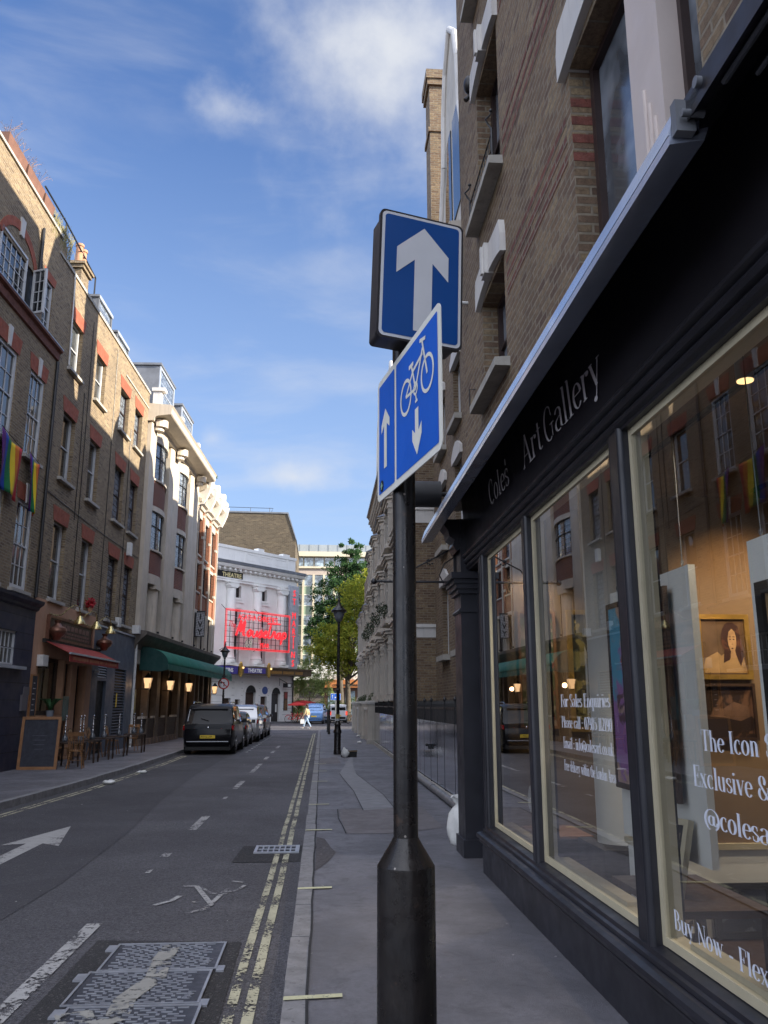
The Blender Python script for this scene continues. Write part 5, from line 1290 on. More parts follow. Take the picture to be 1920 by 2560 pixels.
b = M(); b.poly([(x, .05, z) for x, z in seg] + [(-3.13, .05, 12.75), (-3.13, .05, 12.6), (-.97, .05, 12.6), (-.97, .05, 12.75)]); b.build('arch_panel', black_flat, h1, fix=False)
b = M(); b.prism([(xm - .1, -.05, 13.3), (xm + .1, -.05, 13.3), (xm + .14, -.05, 13.78), (xm - .14, -.05, 13.78)], (0, .05, 0)); b.build('keystone', stone_white, h1)
sash(h1, -3.15, -1.5, 11.62, 13.0, .03, -1, win_white, pane_left, 5, 4, False, .06)
lf = sash(h1, 0, .42, 11.64, 12.9, 0, -1, win_white, pane_left, 2, 4, False, .05, name='open_casement'); lf.location = (-1.02, -.02, 0); lf.rotation_euler = (0, 0, R(-112))
b = M(); b.box(-1.5, -.95, .04, .08, 11.62, 12.9); b.build('open_gap', black_flat, h1)
b = M(); mould(b, -16, 1.18, [(0, 11.28), (-.06, 11.30), (-.08, 11.50), (-.16, 11.54), (-.16, 11.60), (0, 11.60)]); b.build('sill_band', mat("brick_band_dark", (.17, .065, .045), .8, var=.3, vs=6, bump=.3), h1)
b = M(); b.box(-16, 1.2, -.17, -.02, 11.601, 11.63); b.build('lead_sill', lead_light, h1)
b = M(); wall_front(b, -16, 1.16, .0, 4.2, -.08, [(-3.4, -.02, 2.65, 3.5, .08)], inward=1); b.quad((1.16, -.08, 0), (1.16, .02, 0), (1.16, .02, 4.2), (1.16, -.08, 4.2))
b.build('ground_floor', navy_paint, h1, fix=False)
b = M()
for i in range(9): b.box(-16, 1.162, -.083, -.078, .55 + i * .42, .565 + i * .42)
b.build('groove', black_flat, h1)
b = M(); mould(b, -16, 1.22, [(-.08, 4.12), (-.14, 4.16), (-.16, 4.22), (-.26, 4.30), (-.28, 4.38), (-.1, 4.44), (0, 4.44)]); b.build('cornice', navy_paint, h1)
sash(h1, -3.4, -.02, 2.65, 3.5, -.0, -1, win_white, pane_left, 14, 2, False, .05, bars=.03)
b = M(); b.box(-3.6, .5, -.22, -.08, 2.57, 2.645); b.build('ledge', lead_light, h1)
b = M(); b.box(.62, 1.0, -.13, -.08, 1.55, 1.95); b.box(.75, 1.1, -.12, -.08, 1.95, 2.15); b.build('notice', mat("weathered_notice", (.13, .12, .13), .7, var=.2), h1)
b = M(); b.tube([(-.8, -.06, 14.3), (-.8, -.06, 12.9)], .045, 8); b.tube([(1.13, -.05, 11.25), (1.12, -.05, 4.5)], .045, 8); b.build('drainpipe', iron_black, h1)
for i, (x0, x1) in enumerate(((-3.42, -2.22), (-2.16, -.98), (-.92, -.18))):
    t = thing('roof_trough', ['terracotta trough of dry plants on the parapet nearest the camera', 'terracotta trough of tall dry plants, middle one on the parapet', 'empty terracotta trough at the right end of the parapet'][i], 'planter', (LO[0] + x0 * math.cos(LZ), LO[1] + x0 * math.sin(LZ), 14.98), LZ, 'terracotta troughs on the roof parapet')
    b = M(); w = x1 - x0; b.hexa([(.05, -.02, 0), (w - .05, -.02, 0), (w - .05, .28, 0), (.05, .28, 0)], [(0, -.06, .34), (w, -.06, .34), (w, .32, .34), (0, .32, .34)]); b.build('trough_body', planter_mat, t)
    if i < 2:
        rnd = random.Random(i + 40); b = M()
        for j in range(26):
            x = rnd.uniform(.1, w - .1); y = rnd.uniform(0, .25); p = [(x, y, .33)]; dx, dy = rnd.uniform(-.5, .7), rnd.uniform(-.5, .3); hh = rnd.uniform(.25, .62)
            for q in range(1, 5): p.append((x + dx * (q / 4) ** 2 * .5, y + dy * (q / 4) ** 2 * .5, .33 + hh * q / 4))
            b.tube(p, .004, 4); leaf_cluster(b, p[-1], .07, 7, .018, rnd)
        b.build('dry_plant', mat("dry_stems_%d" % i, (.24, .15, .10), .9, var=.3), t, fix=False)
t = thing('roof_railing', 'iron roof railing overgrown with dry twigs above the downpipe', 'railing', LO, LZ)
b = M()
for i in range(16): b.cyl((-.1 + i * .11, .05, 14.5), (-.1 + i * .11, .05, 15.25), .009, n=5)
b.box(-.12, 1.6, .035, .065, 15.23, 15.26); b.box(-.12, 1.6, .04, .06, 14.6, 14.62); b.build('bars', iron_black, t)
rnd = random.Random(77); b = M()
for j in range(60):
    x = rnd.uniform(-.1, 1.6); p = [(x, .03, 14.5)]
    for q in range(1, 5): p.append((x + rnd.uniform(-.12, .12), .03 + rnd.uniform(-.1, .08), 14.5 + .22 * q))
    b.tube(p, .007, 3); leaf_cluster(b, p[rnd.randrange(2, 5)], .1, 6, .02, rnd)
b.build('twigs', mat("dry_twigs", (.20, .18, .08), .9, var=.4), t, fix=False)
# rainbow flags
RB = [(.10, .015, .16), (.01, .05, .35), (.01, .16, .05), (.75, .55, .02), (.60, .16, .01), (.48, .015, .02)]
RBM = [mat("flag_stripe_%d" % i, c, .8, var=.06) for i, c in enumerate(RB)]
def flag(label, x0, x1, z0, z1, drop, sk):
    t = thing('rainbow_flag', label, 'flag', LO, LZ, 'rainbow flags hung from the windows')
    n, k = 24, 12; b = M()
    for i in range(n):
        for j in range(k):
            def P(i, j):
                u, v = i / n, j / k; x = x0 + (x1 - x0) * u; z = z1 - (z1 - z0) * v - drop * u * (1 - .2 * v) - .08 * math.sin(u * PI) * (1 - v)
                return (x + sk * v * .3 * (1 - u), -.16 - .05 * math.sin(u * 9 + v * 3) * (.3 + v), z)
            b.add([P(i, j), P(i + 1, j), P(i + 1, j + 1), P(i, j + 1)], [(0, 1, 2, 3)], min(5, int(i / n * 6)), True)
    o = b.build('cloth', RBM, t)
    sm = o.modifiers.new('thick', 'SOLIDIFY'); sm.thickness = .004
    b = M(); b.cyl((x0, -.15, z1 + .02), (x1, -.15, z1 + .02 - drop), .010, n=6); b.build('cord', black_flat, t)
def LP(px, py): pass
flag('larger rainbow flag hanging from the window at the left edge', -2.3, -1.02, 6.75, 8.15, .18, .4)
flag('narrow rainbow flag gathered below the second window', -.50, .22, 6.62, 8.05, .12, 1.1)
# ---- brick house with restaurant and slate blue ground floor
h2 = thing('brick_house', 'long yellow brick house with red brick window heads above the salmon restaurant front', 'house', LO, LZ)
CO = [(2.1, 3.2, 'w'), (4.7, 5.78, 'w'), (7.72, 8.95, 'l'), (9.85, 11.0, 'l')]
ROW = [(4.6, 6.85), (8.12, 10.15), (11.5, 13.1)]
HL = [(a, c, z0, z1) for a, c, _ in CO for z0, z1 in ROW]
b = M(); wall_front(b, 1.2, 11.93, 4.2, 14.40, 0, HL, inward=1, rev=.2); shell(b, 1.2, 11.93, 0, 14.0, 0, 9, 1); b.build('wall', brick_left, h2, fix=False)
b = M(); b.box(1.2, 11.95, -.04, .36, 14.40, 14.50); b.box(8.2, 11.95, -.03, .0, 13.72, 13.78); b.build('coping', stone_grey, h2)
for a, c, kind in CO:
    for z0, z1 in ROW:
        if kind == 'w': sash(h2, a + .02, c - .02, z0, z1 + .06, .17, -1, win_white, pane_left, 1, 1, True, .085)
        else: sash(h2, a + .02, c - .02, z0, z1 + .06, .17, -1, win_dark, leaded, 1, 1, True, .045)
        opening_trim(h2, a, c, z0, z1)
b = M(); b.tube([(1.92, -.03, 14.4), (1.92, -.05, 14.2), (2.0, -.05, 11.9), (2.02, -.05, 11.55), (2.1, -.05, 11.48)], .022, 8); b.build('white_pipe', plastic_white, h2)
b = M()
for x, z0, z1 in ((4.1, 4.6, 13.9), (6.95, 4.4, 14.2), (9.4, 4.5, 12.0), (3.75, 7.2, 11.3)): b.tube([(x, -.015, z0), (x + .03, -.015, (z0 + z1) / 2), (x - .02, -.015, z1)], .011, 5)
b.tube([(1.3, -.015, 7.5), (4.1, -.015, 7.42), (7.0, -.015, 7.38), (11.8, -.015, 7.4)], .010, 5)
b.build('cable', iron_black, h2)
b = M()
for x in (9.9, 9.05): b.box(x, x + .3, -.16, -.02, 7.2 if x > 9.5 else 4.45, 7.7 if x > 9.5 else 4.78)
b.build('floodlight', plastic_white, h2)
b = M(); b.box(11.5, 11.75, -.3, -.02, 4.4, 4.72); b.build('floodlight', plastic_white, h2)
# roof: party wall, chimney, dormers, guard rail
b = M(); b.prism([(3.5, .2, 14.3), (3.5, 3.2, 14.3), (3.5, 3.2, 16.3), (3.5, 1.5, 16.3)], (.35, 0, 0)); b.build('party_wall', brick_left, h2)
b = M(); b.prism([(3.46, .14, 14.42), (3.46, .05, 14.5), (3.46, 1.42, 16.42), (3.46, 3.2, 16.42), (3.46, 3.2, 16.3), (3.46, 1.5, 16.3)], (.44, 0, 0)); b.build('party_coping', stone_cream, h2)
b = M(); b.box(5.1, 5.9, .9, 1.6, 14.2, 16.4); b.box(5.02, 5.98, .82, 1.68, 16.4, 16.52); b.box(4.96, 6.04, .76, 1.74, 16.52, 16.62); b.build('chimney', brick_left, h2)
for x in (5.3, 5.7): b = M(); b.lathe([(.13, 16.6), (.12, 17.3), (.15, 17.32), (.15, 17.4), (.1, 17.4)], (x, 1.1, 0), 14); b.build('chimney_pot', pot_clay, h2)
for x0, x1, z1 in ((5.35, 7.0, 15.45), (7.75, 9.4, 15.25)):
    b = M(); b.box(x0, x1, .35, 3.0, 14.2, z1); b.box(x0 - .06, x1 + .06, .28, 3.0, z1, z1 + .08); b.box(x0, x0 + .1, .30, .36, 14.3, z1); b.box(x1 - .1, x1, .30, .36, 14.3, z1); d_ = b.build('dormer', lead, h2)
    b = M(); b.quad((x0 + .12, .335, 14.4), (x1 - .12, .335, 14.4), (x1 - .12, .335, z1 - .06), (x0 + .12, .335, z1 - .06)); b.build('pane', leaded, d_, fix=False)
    b = M(); b.box(x0, x1, .27, .33, z1 - .03, z1 + .09); b.build('edge', lead_light, d_)
b = M()
for p in ([(1.6, 1.0, 17.2), (3.6, 1.0, 17.2), (3.6, 1.0, 16.3)], [(1.6, 1.0, 16.75), (3.6, 1.0, 16.75)], [(3.6, 1.0, 17.2), (6.9, 1.0, 17.0), (6.9, 1.0, 15.3)], [(3.6, 1.0, 16.75), (3.2, 1.0, 16.3)]): b.tube(p, .03, 6)
b.build('guard_rail', iron_black, h2)
b = M(); b.box(1.2, 11.9, 1.9, 9, 14.0, 14.35); b.build('roof', lead, h2)
# salmon restaurant front
b = M(); wall_front(b, 1.17, 6.62, .0, 4.53, -.05, [(1.75, 3.85, 1.42, 3.0, .3), (4.0, 4.62, .12, 2.9, .3), (5.1, 6.05, .12, 2.9, .35)], inward=1); b.quad((1.17, -.05, 0), (1.17, -.05, 4.53), (1.17, .02, 4.53), (1.17, .02, 0)); b.quad((1.17, -.05, 4.53), (6.62, -.05, 4.53), (6.62, .02, 4.53), (1.17, .02, 4.53))
b.build('restaurant_front', salmon, h2, fix=False)
w_ = sash(h2, 1.75, 3.85, 1.42, 3.0, .18, -1, wood_dark, pane_ivy, 3, 1, False, .1)
sash(h2, 5.1, 6.05, .14, 2.9, .25, -1, wood_dark, pane_ivy, 2, 1, False, .08, name='door')
b = M(); b.box(4.0, 4.62, .1, .2, .12, 2.9); b.box(4.05, 4.57, .05, .1, .3, 1.3); b.build('timber_panel', wood_dark, h2)
for a in (2.35, 2.9): b = M(); b.box(a, a + .28, .14, .17, 1.5, 2.7); b.build('blind', mat("cream_blind_%d" % int(a * 10), (.34, .26, .16), .8, var=.1), h2)
b = M(); b.box(1.32, 1.70, -.09, -.05, 1.42, 2.45); mb_ = b.build('menu_board', slate_board, h2)
b = M()
for i in range(6): b.box(1.40 + (i % 3) * .02, 1.60 - (i % 2) * .05, -.094, -.09, 1.55 + i * .14, 1.575 + i * .14)
b.build('chalk_lines', chalk, mb_)
b = M(); b.box(1.28, 1.32, -.1, -.05, 1.38, 2.49); b.box(1.70, 1.74, -.1, -.05, 1.38, 2.49); b.box(1.32, 1.70, -.1, -.05, 2.45, 2.49); b.box(1.32, 1.70, -.1, -.05, 1.38, 1.42); b.build('board_frame', wood_frame, mb_)
b = M(); b.box(1.62, 2.02, -.22, -.05, 2.72, 3.02); b.build('air_vent_box', plastic_white, h2)
b = M(); b.box(4.06, 4.52, -.06, -.02, 1.25, 1.95); b.build('framed_menu', mat("framed_menu_green", (.16, .24, .22), .5, var=.1), h2)
# carved timber sign, awning, copper vases, brass lamps
t = thing('carved_shop_sign', 'brown carved timber sign board over the red awning', 'shop sign', LO, LZ)
b = M(); b.box(2.15, 6.05, -.12, -.055, 3.55, 4.08); b.build('board', wood_dark, t)
b = M()
for x0, x1, z0, z1 in ((2.08, 6.12, 4.08, 4.15), (2.08, 6.12, 3.48, 3.55), (2.08, 2.15, 3.55, 4.08), (6.05, 6.12, 3.55, 4.08)): b.box(x0, x1, -.15, -.055, z0, z1)
b.build('frame', copper, t)
b = M(); rnd = random.Random(4)
for i in range(9): x = 2.5 + i * .37; b.box(x, x + .27, -.128, -.12, 3.84, 3.98)
for r_ in range(2):
    x = 2.4
    while x < 5.8: w = rnd.uniform(.05, .2); b.box(x, x + w, -.127, -.12, 3.62 + r_ * .1, 3.68 + r_ * .1); x += w + .05
b.build('relief', mat("worn_copper_relief", (.19, .11, .085), .6, var=.3, vs=9), t)
t = thing('red_awning', 'short red canvas awning with a white edged bar over the restaurant', 'awning', LO, LZ)
b = M(); b.prism([(2.0, -.12, 3.42), (2.0, -.78, 3.10), (2.0, -.78, 3.08), (2.0, -.12, 3.40)], (5.0, 0, 0)); b.build('canvas', red_canvas, t)
b = M(); b.box(2.0, 7.0, -.80, -.785, 2.86, 3.06); b.build('valance', red_canvas, t)
b = M(); b.box(1.97, 7.03, -.84, -.78, 3.06, 3.11); b.build('front_bar', lead_light, t)
b = M(); b.box(1.9, 7.1, -.14, -.04, 3.38, 3.48); b.build('cassette', black_flat, t)
b = M()
x = 2.3; rnd = random.Random(6)
while x < 6.7: w = rnd.uniform(.04, .09); b.box(x, x + w, -.803, -.80, 2.92, 3.0); x += w + (.03 if rnd.random() > .2 else .12)
b.build('lettering', mat("faded_gold_letters", (.42, .17, .08), .8, var=.1), t)
for x, lab in ((2.33, 'big ribbed copper vase at the left end of the carved sign'), (7.0, 'big ribbed copper vase at the right end of the carved sign')):
    t = thing('copper_vase', lab, 'vase', (LO[0] + x * math.cos(LZ) + .28, LO[1] + x * math.sin(LZ), 3.45), LZ)
    b = M(); b.lathe([(.05, 0), (.10, .02), (.13, .10), (.21, .16), (.26, .26), (.24, .34), (.12, .40), (.07, .48), (.11, .56)], n=18); b.build('body', copper, t)
    b = M(); b.cyl((0, 0, .03), (0, .24, .03), .03, n=8); b.build('wall_arm', iron_black, t)
t = thing('brass_lamp', 'left one of three brass swan neck lamps over the carved sign', 'lamp', (LO[0] + 3.0 * math.cos(LZ), LO[1] + 3.0 * math.sin(LZ), 4.15), LZ, 'brass swan neck lamps over the restaurant sign')
b = M(); b.tube([(-.75, -.05, .05), (-.5, -.1, .02), (-.2, -.2, .05), (.05, -.32, .28), (.25, -.42, .40), (.45, -.48, .36), (.53, -.5, .18), (.52, -.5, .06)], .017, 8); b.build('swan_neck', brass, t)
b = M(); b.lathe([(.05, .1), (.08, .06), (.10, .0), (.14, -.04), (.17, -.14), (.15, -.14), (.1, -.05)], (.52, -.5, 0), 16, caps=False); b.build('lamp_shade', brass, t)
for k, lab in ((1.68, 'middle one of three brass swan neck lamps over the carved sign'), (3.3, 'right one of three brass swan neck lamps over the carved sign')):
    dup(t, (LO[0] + (3.0 + k) * math.cos(LZ), LO[1] + (3.0 + k) * math.sin(LZ), 4.15), LZ, lab)
t = thing('red_flower_pot', 'red poinsettia in a pot on the first floor sill', 'plant', (LO[0] + 5.75 * math.cos(LZ) + .1, LO[1] + 5.75 * math.sin(LZ), 4.6), LZ)
b = M(); b.lathe([(.06, 0), (.08, .14)], n=10); b.build('pot', pot_clay, t); b = M(); leaf_cluster(b, (0, 0, .3), .17, 90, .06, random.Random(3)); b.build('flowers', mat("poinsettia_red", (.42, .01, .02), .7, var=.3), t, fix=False)
# slate blue service front
b = M(); wall_front(b, 6.62, 12.05, .0, 4.27, -.05, [(7.3, 8.38, .12, 2.5, .15), (7.3, 8.38, 2.58, 3.05, .1), (9.42, 10.98, .5, 2.97, .08)], inward=1); b.quad((6.62, -.05, 4.27), (12.05, -.05, 4.27), (12.05, .02, 4.27), (6.62, .02, 4.27)); b.build('service_front', slate_paint, h2, fix=False)
b = M(); b.box(6.6, 12.08, -.09, .0, 4.27, 4.33); b.build('flashing', lead_light, h2)
b = M(); b.box(7.3, 8.38, .05, .09, .12, 2.5); b.build('door', black_flat, h2)
for x0, x1, z0, z1, n, mm in ((7.32, 8.36, 2.6, 3.03, 5, lead_light), (9.44, 10.96, .52, 2.95, 24, slate_paint)):
    b = M(); b.box(x0, x1, .03, .035, z0, z1); b.build('vent_back', black_flat, h2)
    b = M()
    for i in range(n): z = z0 + (z1 - z0) * i / n; b.hexa([(x0, -.04, z), (x1, -.04, z), (x1, .02, z + .04), (x0, .02, z + .04)], [(x0, -.04, z + .012), (x1, -.04, z + .012), (x1, .02, z + .052), (x0, .02, z + .052)])
    b.build('louvres', mm, h2)
b = M(); b.box(9.75, 9.88, -.06, -.05, 1.62, 2.1); b.build('sticker', plate_y, h2)
b = M(); b.cyl((6.95, -.05, 2.78), (6.95, -.2, 2.76), .05, n=10); b.build('camera_dome', plastic_white, h2)
b = M(); b.tube([(12.12, -.08, 4.2), (12.12, -.08, .12)], .05, 8); b.build('drainpipe', plastic_white, h2)

# ============================================================ CREAM BUILDING
CZ = R(87.4); COO = (-7.41, 33.75, 0)
h3 = thing('faience_building', 'cream stone building with broad pilasters, bowed red brick bays and leaded windows', 'building', COO, CZ)
b = M(); b.box(.02, 10.6, .25, 9, 0, 13.9); b.build('core', brick_left, h3)
def pil(x0, x1, d, grooves=()):
    b = M(); e = [x0] + list(grooves) + [x1]
    for i, (a, c) in enumerate(zip(e, e[1:])):
        n = 5; pts = [(a, .26)] + [(a + (c - a) * k / n, -d - .07 * math.sin(PI * k / n)) for k in range(n + 1)] + [(c, .26)]
        b.prism([(x, y, 4.55) for x, y in pts], (0, 0, 8.65))
    for z in [4.6 + .62 * k for k in range(14)]: pass
    return b.build('pilaster', stone_cream, h3)
pil(0.0, .96, .16); pil(3.62, 5.68, .16, (4.55,)); pil(8.2, 10.5, .16, (9.3,))
for x0, x1 in ((.96, 3.62), (5.68, 8.2)):
    def bow(z0, z1, d, m, nm, par=None, inset=0):
        n = 6; b = M(); f = [(x0 + (x1 - x0) * k / n, inset - d * math.sin(PI * k / n)) for k in range(n + 1)]
        b.prism([(x, y, z0) for x, y in f] + [(x1, .3, z0), (x0, .3, z0)], (0, 0, z1 - z0)); return b.build(nm, m, par or h3)
    for z0, z1 in ((7.02, 8.0), (9.92, 11.02)): bow(z0, z1, .22, brick_red, 'spandrel')
    for z0, z1 in ((6.62, 7.02), (9.70, 9.92), (12.72, 13.25)): bow(z0, z1, .26, stone_cream, 'band', inset=-.02)
    for z0, z1 in ((8.0, 8.07), (11.02, 11.10)): bow(z0, z1, .28, stone_cream, 'window_sill', inset=-.03)
    for z0, z1 in ((8.07, 9.70), (11.10, 12.72)):
        w = bow(z0, z1, .22, leaded, 'window', inset=.06)
        b = M(); zm = z0 + (z1 - z0) * .62; n = 6; f = [(x0 + (x1 - x0) * k / n, .04 - .22 * math.sin(PI * k / n)) for k in range(n + 1)]
        b.tube([(x, y, zm) for x, y in f], .025, 6)
        for k in (2, 4): b.cyl((f[k][0], f[k][1], z0), (f[k][0], f[k][1], z1), .022, n=6)
        b.build('glazing_bar', iron_black, w)
    b = M(); b.box(x0 + .02, x1 - .02, .12, .2, 4.6, 6.62); b.build('window', pane_dark, h3)
    xm = (x0 + x1) / 2; b = M(); b.prism([(xm + .36 * math.cos(R(a)), .15 - .42 * abs(math.sin(R(a))), 4.6) for a in range(0, 181, 20)], (0, 0, 1.85)); b.box(xm - .42, xm + .42, -.30, .1, 6.45, 6.62); b.build('column', stone_cream, h3)
b = M(); mould(b, -.12, 10.75, [(.2, 13.22), (-.26, 13.24), (-.30, 13.38), (-.42, 13.44), (-.92, 13.50), (-.96, 13.54), (-.98, 13.78), (-1.04, 13.86), (-.9, 13.92), (.2, 14.0)]); b.build('cornice', stone_cream, h3)
for x in (.48, 4.65, 9.35):
    b = M(); b.prism([(x + .34 * math.cos(R(a)), -.30 - .42 * abs(math.sin(R(a))), 13.08) for a in range(0, 181, 20)], (0, 0, .30)); b.prism([(x + .26 * math.cos(R(a)), -.26 - .30 * abs(math.sin(R(a))), 12.92) for a in range(0, 181, 20)], (0, 0, .16)); b.build('console', stone_cream, h3)
for x in (.5, 4.2, 8.2): b = M(); b.box(x, x + .3, -.35, .0, 13.95, 14.75); b.box(x - .06, x + .36, -.5, .05, 14.75, 14.9); b.build('parapet_block', stone_white, h3)
for x0, x1, z1 in ((.55, 3.3, 15.95), (5.0, 7.6, 15.75)):
    b = M(); b.box(x0, x1, -.2, 3, 13.95, z1); b.box(x0 - .08, x1 + .08, -.28, 3.1, z1, z1 + .10); d_ = b.build('dormer', lead, h3)
    b = M(); b.quad((x0 + .2, -.215, 14.1), (x1 - .2, -.215, 14.1), (x1 - .2, -.215, z1 - .2), (x0 + .2, -.215, z1 - .2)); b.build('pane', leaded, d_, fix=False)
    b = M(); b.box(x0, x0 + .14, -.24, -.2, 14.0, z1); b.box(x1 - .14, x1, -.24, -.2, 14.0, z1); b.box(x0 + .14, x1 - .14, -.24, -.2, z1 - .14, z1); b.box(x0 + .14, x1 - .14, -.235, -.2, 14.95, 15.0); b.build('dormer_frame', lead_light, d_)
b = M(); b.box(.1, 10.6, .6, 9, 13.9, 14.6); b.build('roof', lead, h3)

# ============================================================ RED BRICK CORNER BUILDING (upper floors over the restaurant)
h4 = thing('red_brick_building', 'orange red brick corner building with pale stone strips, scrolled parapet and tiled turret', 'building', COO, CZ)
b = M(); b.box(10.62, 17.15, .30, 9, 0, 13.4); b.build('core', brick_orange, h4)
b = M()
for x0, x1 in ((10.62, 10.95), (12.55, 13.1), (14.65, 15.2), (16.75, 17.25)): b.box(x0, x1, -.08, .3, 6.65, 12.2)
b.build('brick_pier', brick_orange, h4)
b = M()
for x in (10.98, 12.86, 14.94, 17.22): b.box(x - .06, x + .06, -.14, -.081, 4.6, 12.2)
for x0, x1 in ((10.62, 10.95), (12.55, 13.1), (14.65, 15.2), (16.75, 17.25)):
    for z in (7.9, 9.3, 10.7, 11.9): b.box(x0 - .012, x1 + .012, -.10, .0, z, z + .14)
    b.box(x0, x1, -.07, .3, 4.58, 6.65)
b.build('stone_strip', stone_cream, h4)
for x0, x1 in ((10.95, 12.55), (13.1, 14.65), (15.2, 16.75)):
    for z0, z1 in ((6.72, 7.62), (9.42, 9.62)):
        b = M(); b.box(x0, x1, .0, .3, z0, z1); b.build('spandrel', brick_orange, h4)
    b = M(); b.box(x0, x1, .0, .3, 8.9 + .35, 9.42); b.box(x0, x1, -.06, .3, 7.62, 7.70); b.box(x0, x1, -.06, .3, 9.62, 9.72); b.box(x0, x1, -.02, .3, 6.55, 6.72); b.box(x0, x1, -.02, .3, 11.75, 12.2); b.build('band', stone_cream, h4)
    for z0, z1 in ((7.70, 9.25), (9.72, 11.75), (4.58, 6.55)): sash(h4, x0, x1, z0, z1, .15, -1, win_dark, leaded if z0 > 9 else pane_dark, 2, 1, True, .05, split=.65)
b = M(); mould(b, 10.62, 17.35, [(.3, 12.2), (-.12, 12.2), (-.16, 12.35), (-.30, 12.42), (-.34, 12.55), (-.12, 12.62), (-.12, 12.95), (-.40, 13.05), (-.55, 13.18), (-.55, 13.42), (.3, 13.46)]); b.build('cornice', stone_cream, h4)
for x in (11.0, 12.85, 14.9, 17.0):
    b = M(); b.prism([(x - .16, y, z) for y, z in ((-.1, 12.25), (-.36, 12.3), (-.5, 12.6), (-.66, 13.0), (-.75, 13.5), (-.55, 13.62), (-.1, 13.62))], (.32, 0, 0)); b.lathe([(.17, -.2), (.17, .2)], (x, -.52, 13.72), 14, axis='X'); b.box(x - .24, x + .24, -.5, .0, 13.5, 14.35); b.build('console', stone_white, h4)
b = M(); b.box(10.7, 17.2, -.12, .1, 13.45, 14.0); b.build('parapet', stone_white, h4)
b = M(); b.box(11.3, 16.9, .5, 5, 13.4, 15.5); b.build('attic', lead, h4)
b = M(); b.box(11.5, 14.0, .44, .5, 14.2, 15.3); b.box(14.4, 16.7, .44, .5, 14.2, 15.3); b.build('window', leaded, h4)
b = M(); b.hexa([(10.9, .1, 15.5), (17.4, .1, 15.5), (17.4, 5.4, 15.5), (10.9, 5.4, 15.5)], [(11.0, .15, 15.62), (17.3, .15, 15.62), (17.3, 5.3, 15.62), (11.0, 5.3, 15.62)]); b.build('eaves', mat("eaves_pale_green", (.12, .28, .22), .5, var=.1), h4)
b = M(); b.hexa([(10.9, .1, 15.62), (17.4, .1, 15.62), (17.4, 5.4, 15.62), (10.9, 5.4, 15.62)], [(13.2, 2.4, 17.3), (15.2, 2.4, 17.3), (15.2, 3.0, 17.3), (13.2, 3.0, 17.3)]); b.build('roof', roof_tile, h4)
# turret with ball finial
b = M(); n = 8; b.lathe([(1.0, 14.0), (1.0, 15.35), (1.15, 15.4), (1.15, 15.5)], (9.0, 1.6, 0), 8); b.build('turret', lead, h4, angle=20)
b = M(); b.lathe([(1.2, 15.5), (.85, 15.95), (.5, 16.45), (.2, 16.75), (.16, 16.9)], (9.0, 1.6, 0), 8); b.build('turret_roof', roof_tile, h4, angle=20)
b = M(); b.lathe([(.17, 16.85), (.11, 17.1), (.10, 17.25), (.2, 17.27), (.2, 17.32), (.1, 17.36), (.1, 17.6)], (9.0, 1.6, 0), 14); b.ball((9.0, 1.6, 17.86), .30, 18); b.build('ball_finial', lead_light, h4)

# ============================================================ RESTAURANT GROUND FLOOR under both
iv = thing('restaurant_front', 'dark restaurant ground floor with lanterns under a stone cornice and green awning', 'shop front', COO, CZ)
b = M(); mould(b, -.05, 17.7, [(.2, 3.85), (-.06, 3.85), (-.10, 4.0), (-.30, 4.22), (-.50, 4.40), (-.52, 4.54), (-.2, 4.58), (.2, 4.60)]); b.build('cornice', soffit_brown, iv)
b = M(); b.box(.05, 17.45, -.04, .25, 3.3, 3.85); b.box(.05, .35, -.04, .25, .12, 3.3); b.build('fascia', stone_cream, iv)
b = M(); b.box(.35, 17.4, .18, .25, .12, 3.3); b.build('window_wall', pane_ivy, iv)
b = M(); b.box(.35, 3.9, -.05, .18, .12, 1.15); b.box(4.55, 8.15, -.05, .18, .12, 1.15); b.box(10.6, 17.0, -.05, .18, .12, 1.0); b.build('dado', wood_dark, iv)
for x0, x1 in ((2.35, 2.65), (3.95, 4.5), (6.0, 6.25), (8.2, 8.75), (9.75, 10.4), (12.2, 12.5), (13.3, 13.6), (14.6, 14.95), (16.3, 16.6), (17.1, 17.45)):
    b = M(); b.box(x0, x1, -.09, .2, .12, 3.3); b.build('stone_pier', mat("restaurant_pier_%d" % int(x0 * 10), (.16, .12, .085), .7, var=.2, vs=3), iv)
for x in (1.1, 1.9, 3.2, 5.1, 6.8, 7.6): b = M(); b.box(x, x + .45, -.14, -.05, 1.15, 1.24); b.build('window_sill', stone_cream, iv)
for x, w in ((1.15, .28), (5.0, .26)): b = M(); b.box(x, x + w, .14, .175, 1.35, 2.3); b.build('lit_window', mat("stained_glass_lit_%d" % int(x), (.30, .30, .14), .4, var=.5, vs=6), iv)
b = M()
for i in range(12): b.box(.9 + i * .62, 1.25 + i * .62, -.22, -.06, .12, .36)
b.build('planter_row', mat("stone_planter", (.17, .12, .09), .8, var=.3), iv)
aw = thing('green_awning', 'long green quarter barrel awning over the restaurant', 'awning', COO, CZ)
def prof(n=10): return [(-.03 - 1.15 * math.sin(PI / 2 * i / n) , 3.30 + .70 * math.cos(PI / 2 * i / n)) for i in range(n + 1)]
pr_ = prof(); b = M()
for (y0, z0), (y1, z1) in zip(pr_, pr_[1:]): b.add([(1.0, y0, z0), (18.0, y0, z0), (18.0, y1, z1), (1.0, y1, z1)], [(0, 1, 2, 3)], 0, True)
o = b.build('canvas', green_canvas, aw); sm_ = o.modifiers.new('thick', 'SOLIDIFY'); sm_.thickness = .012
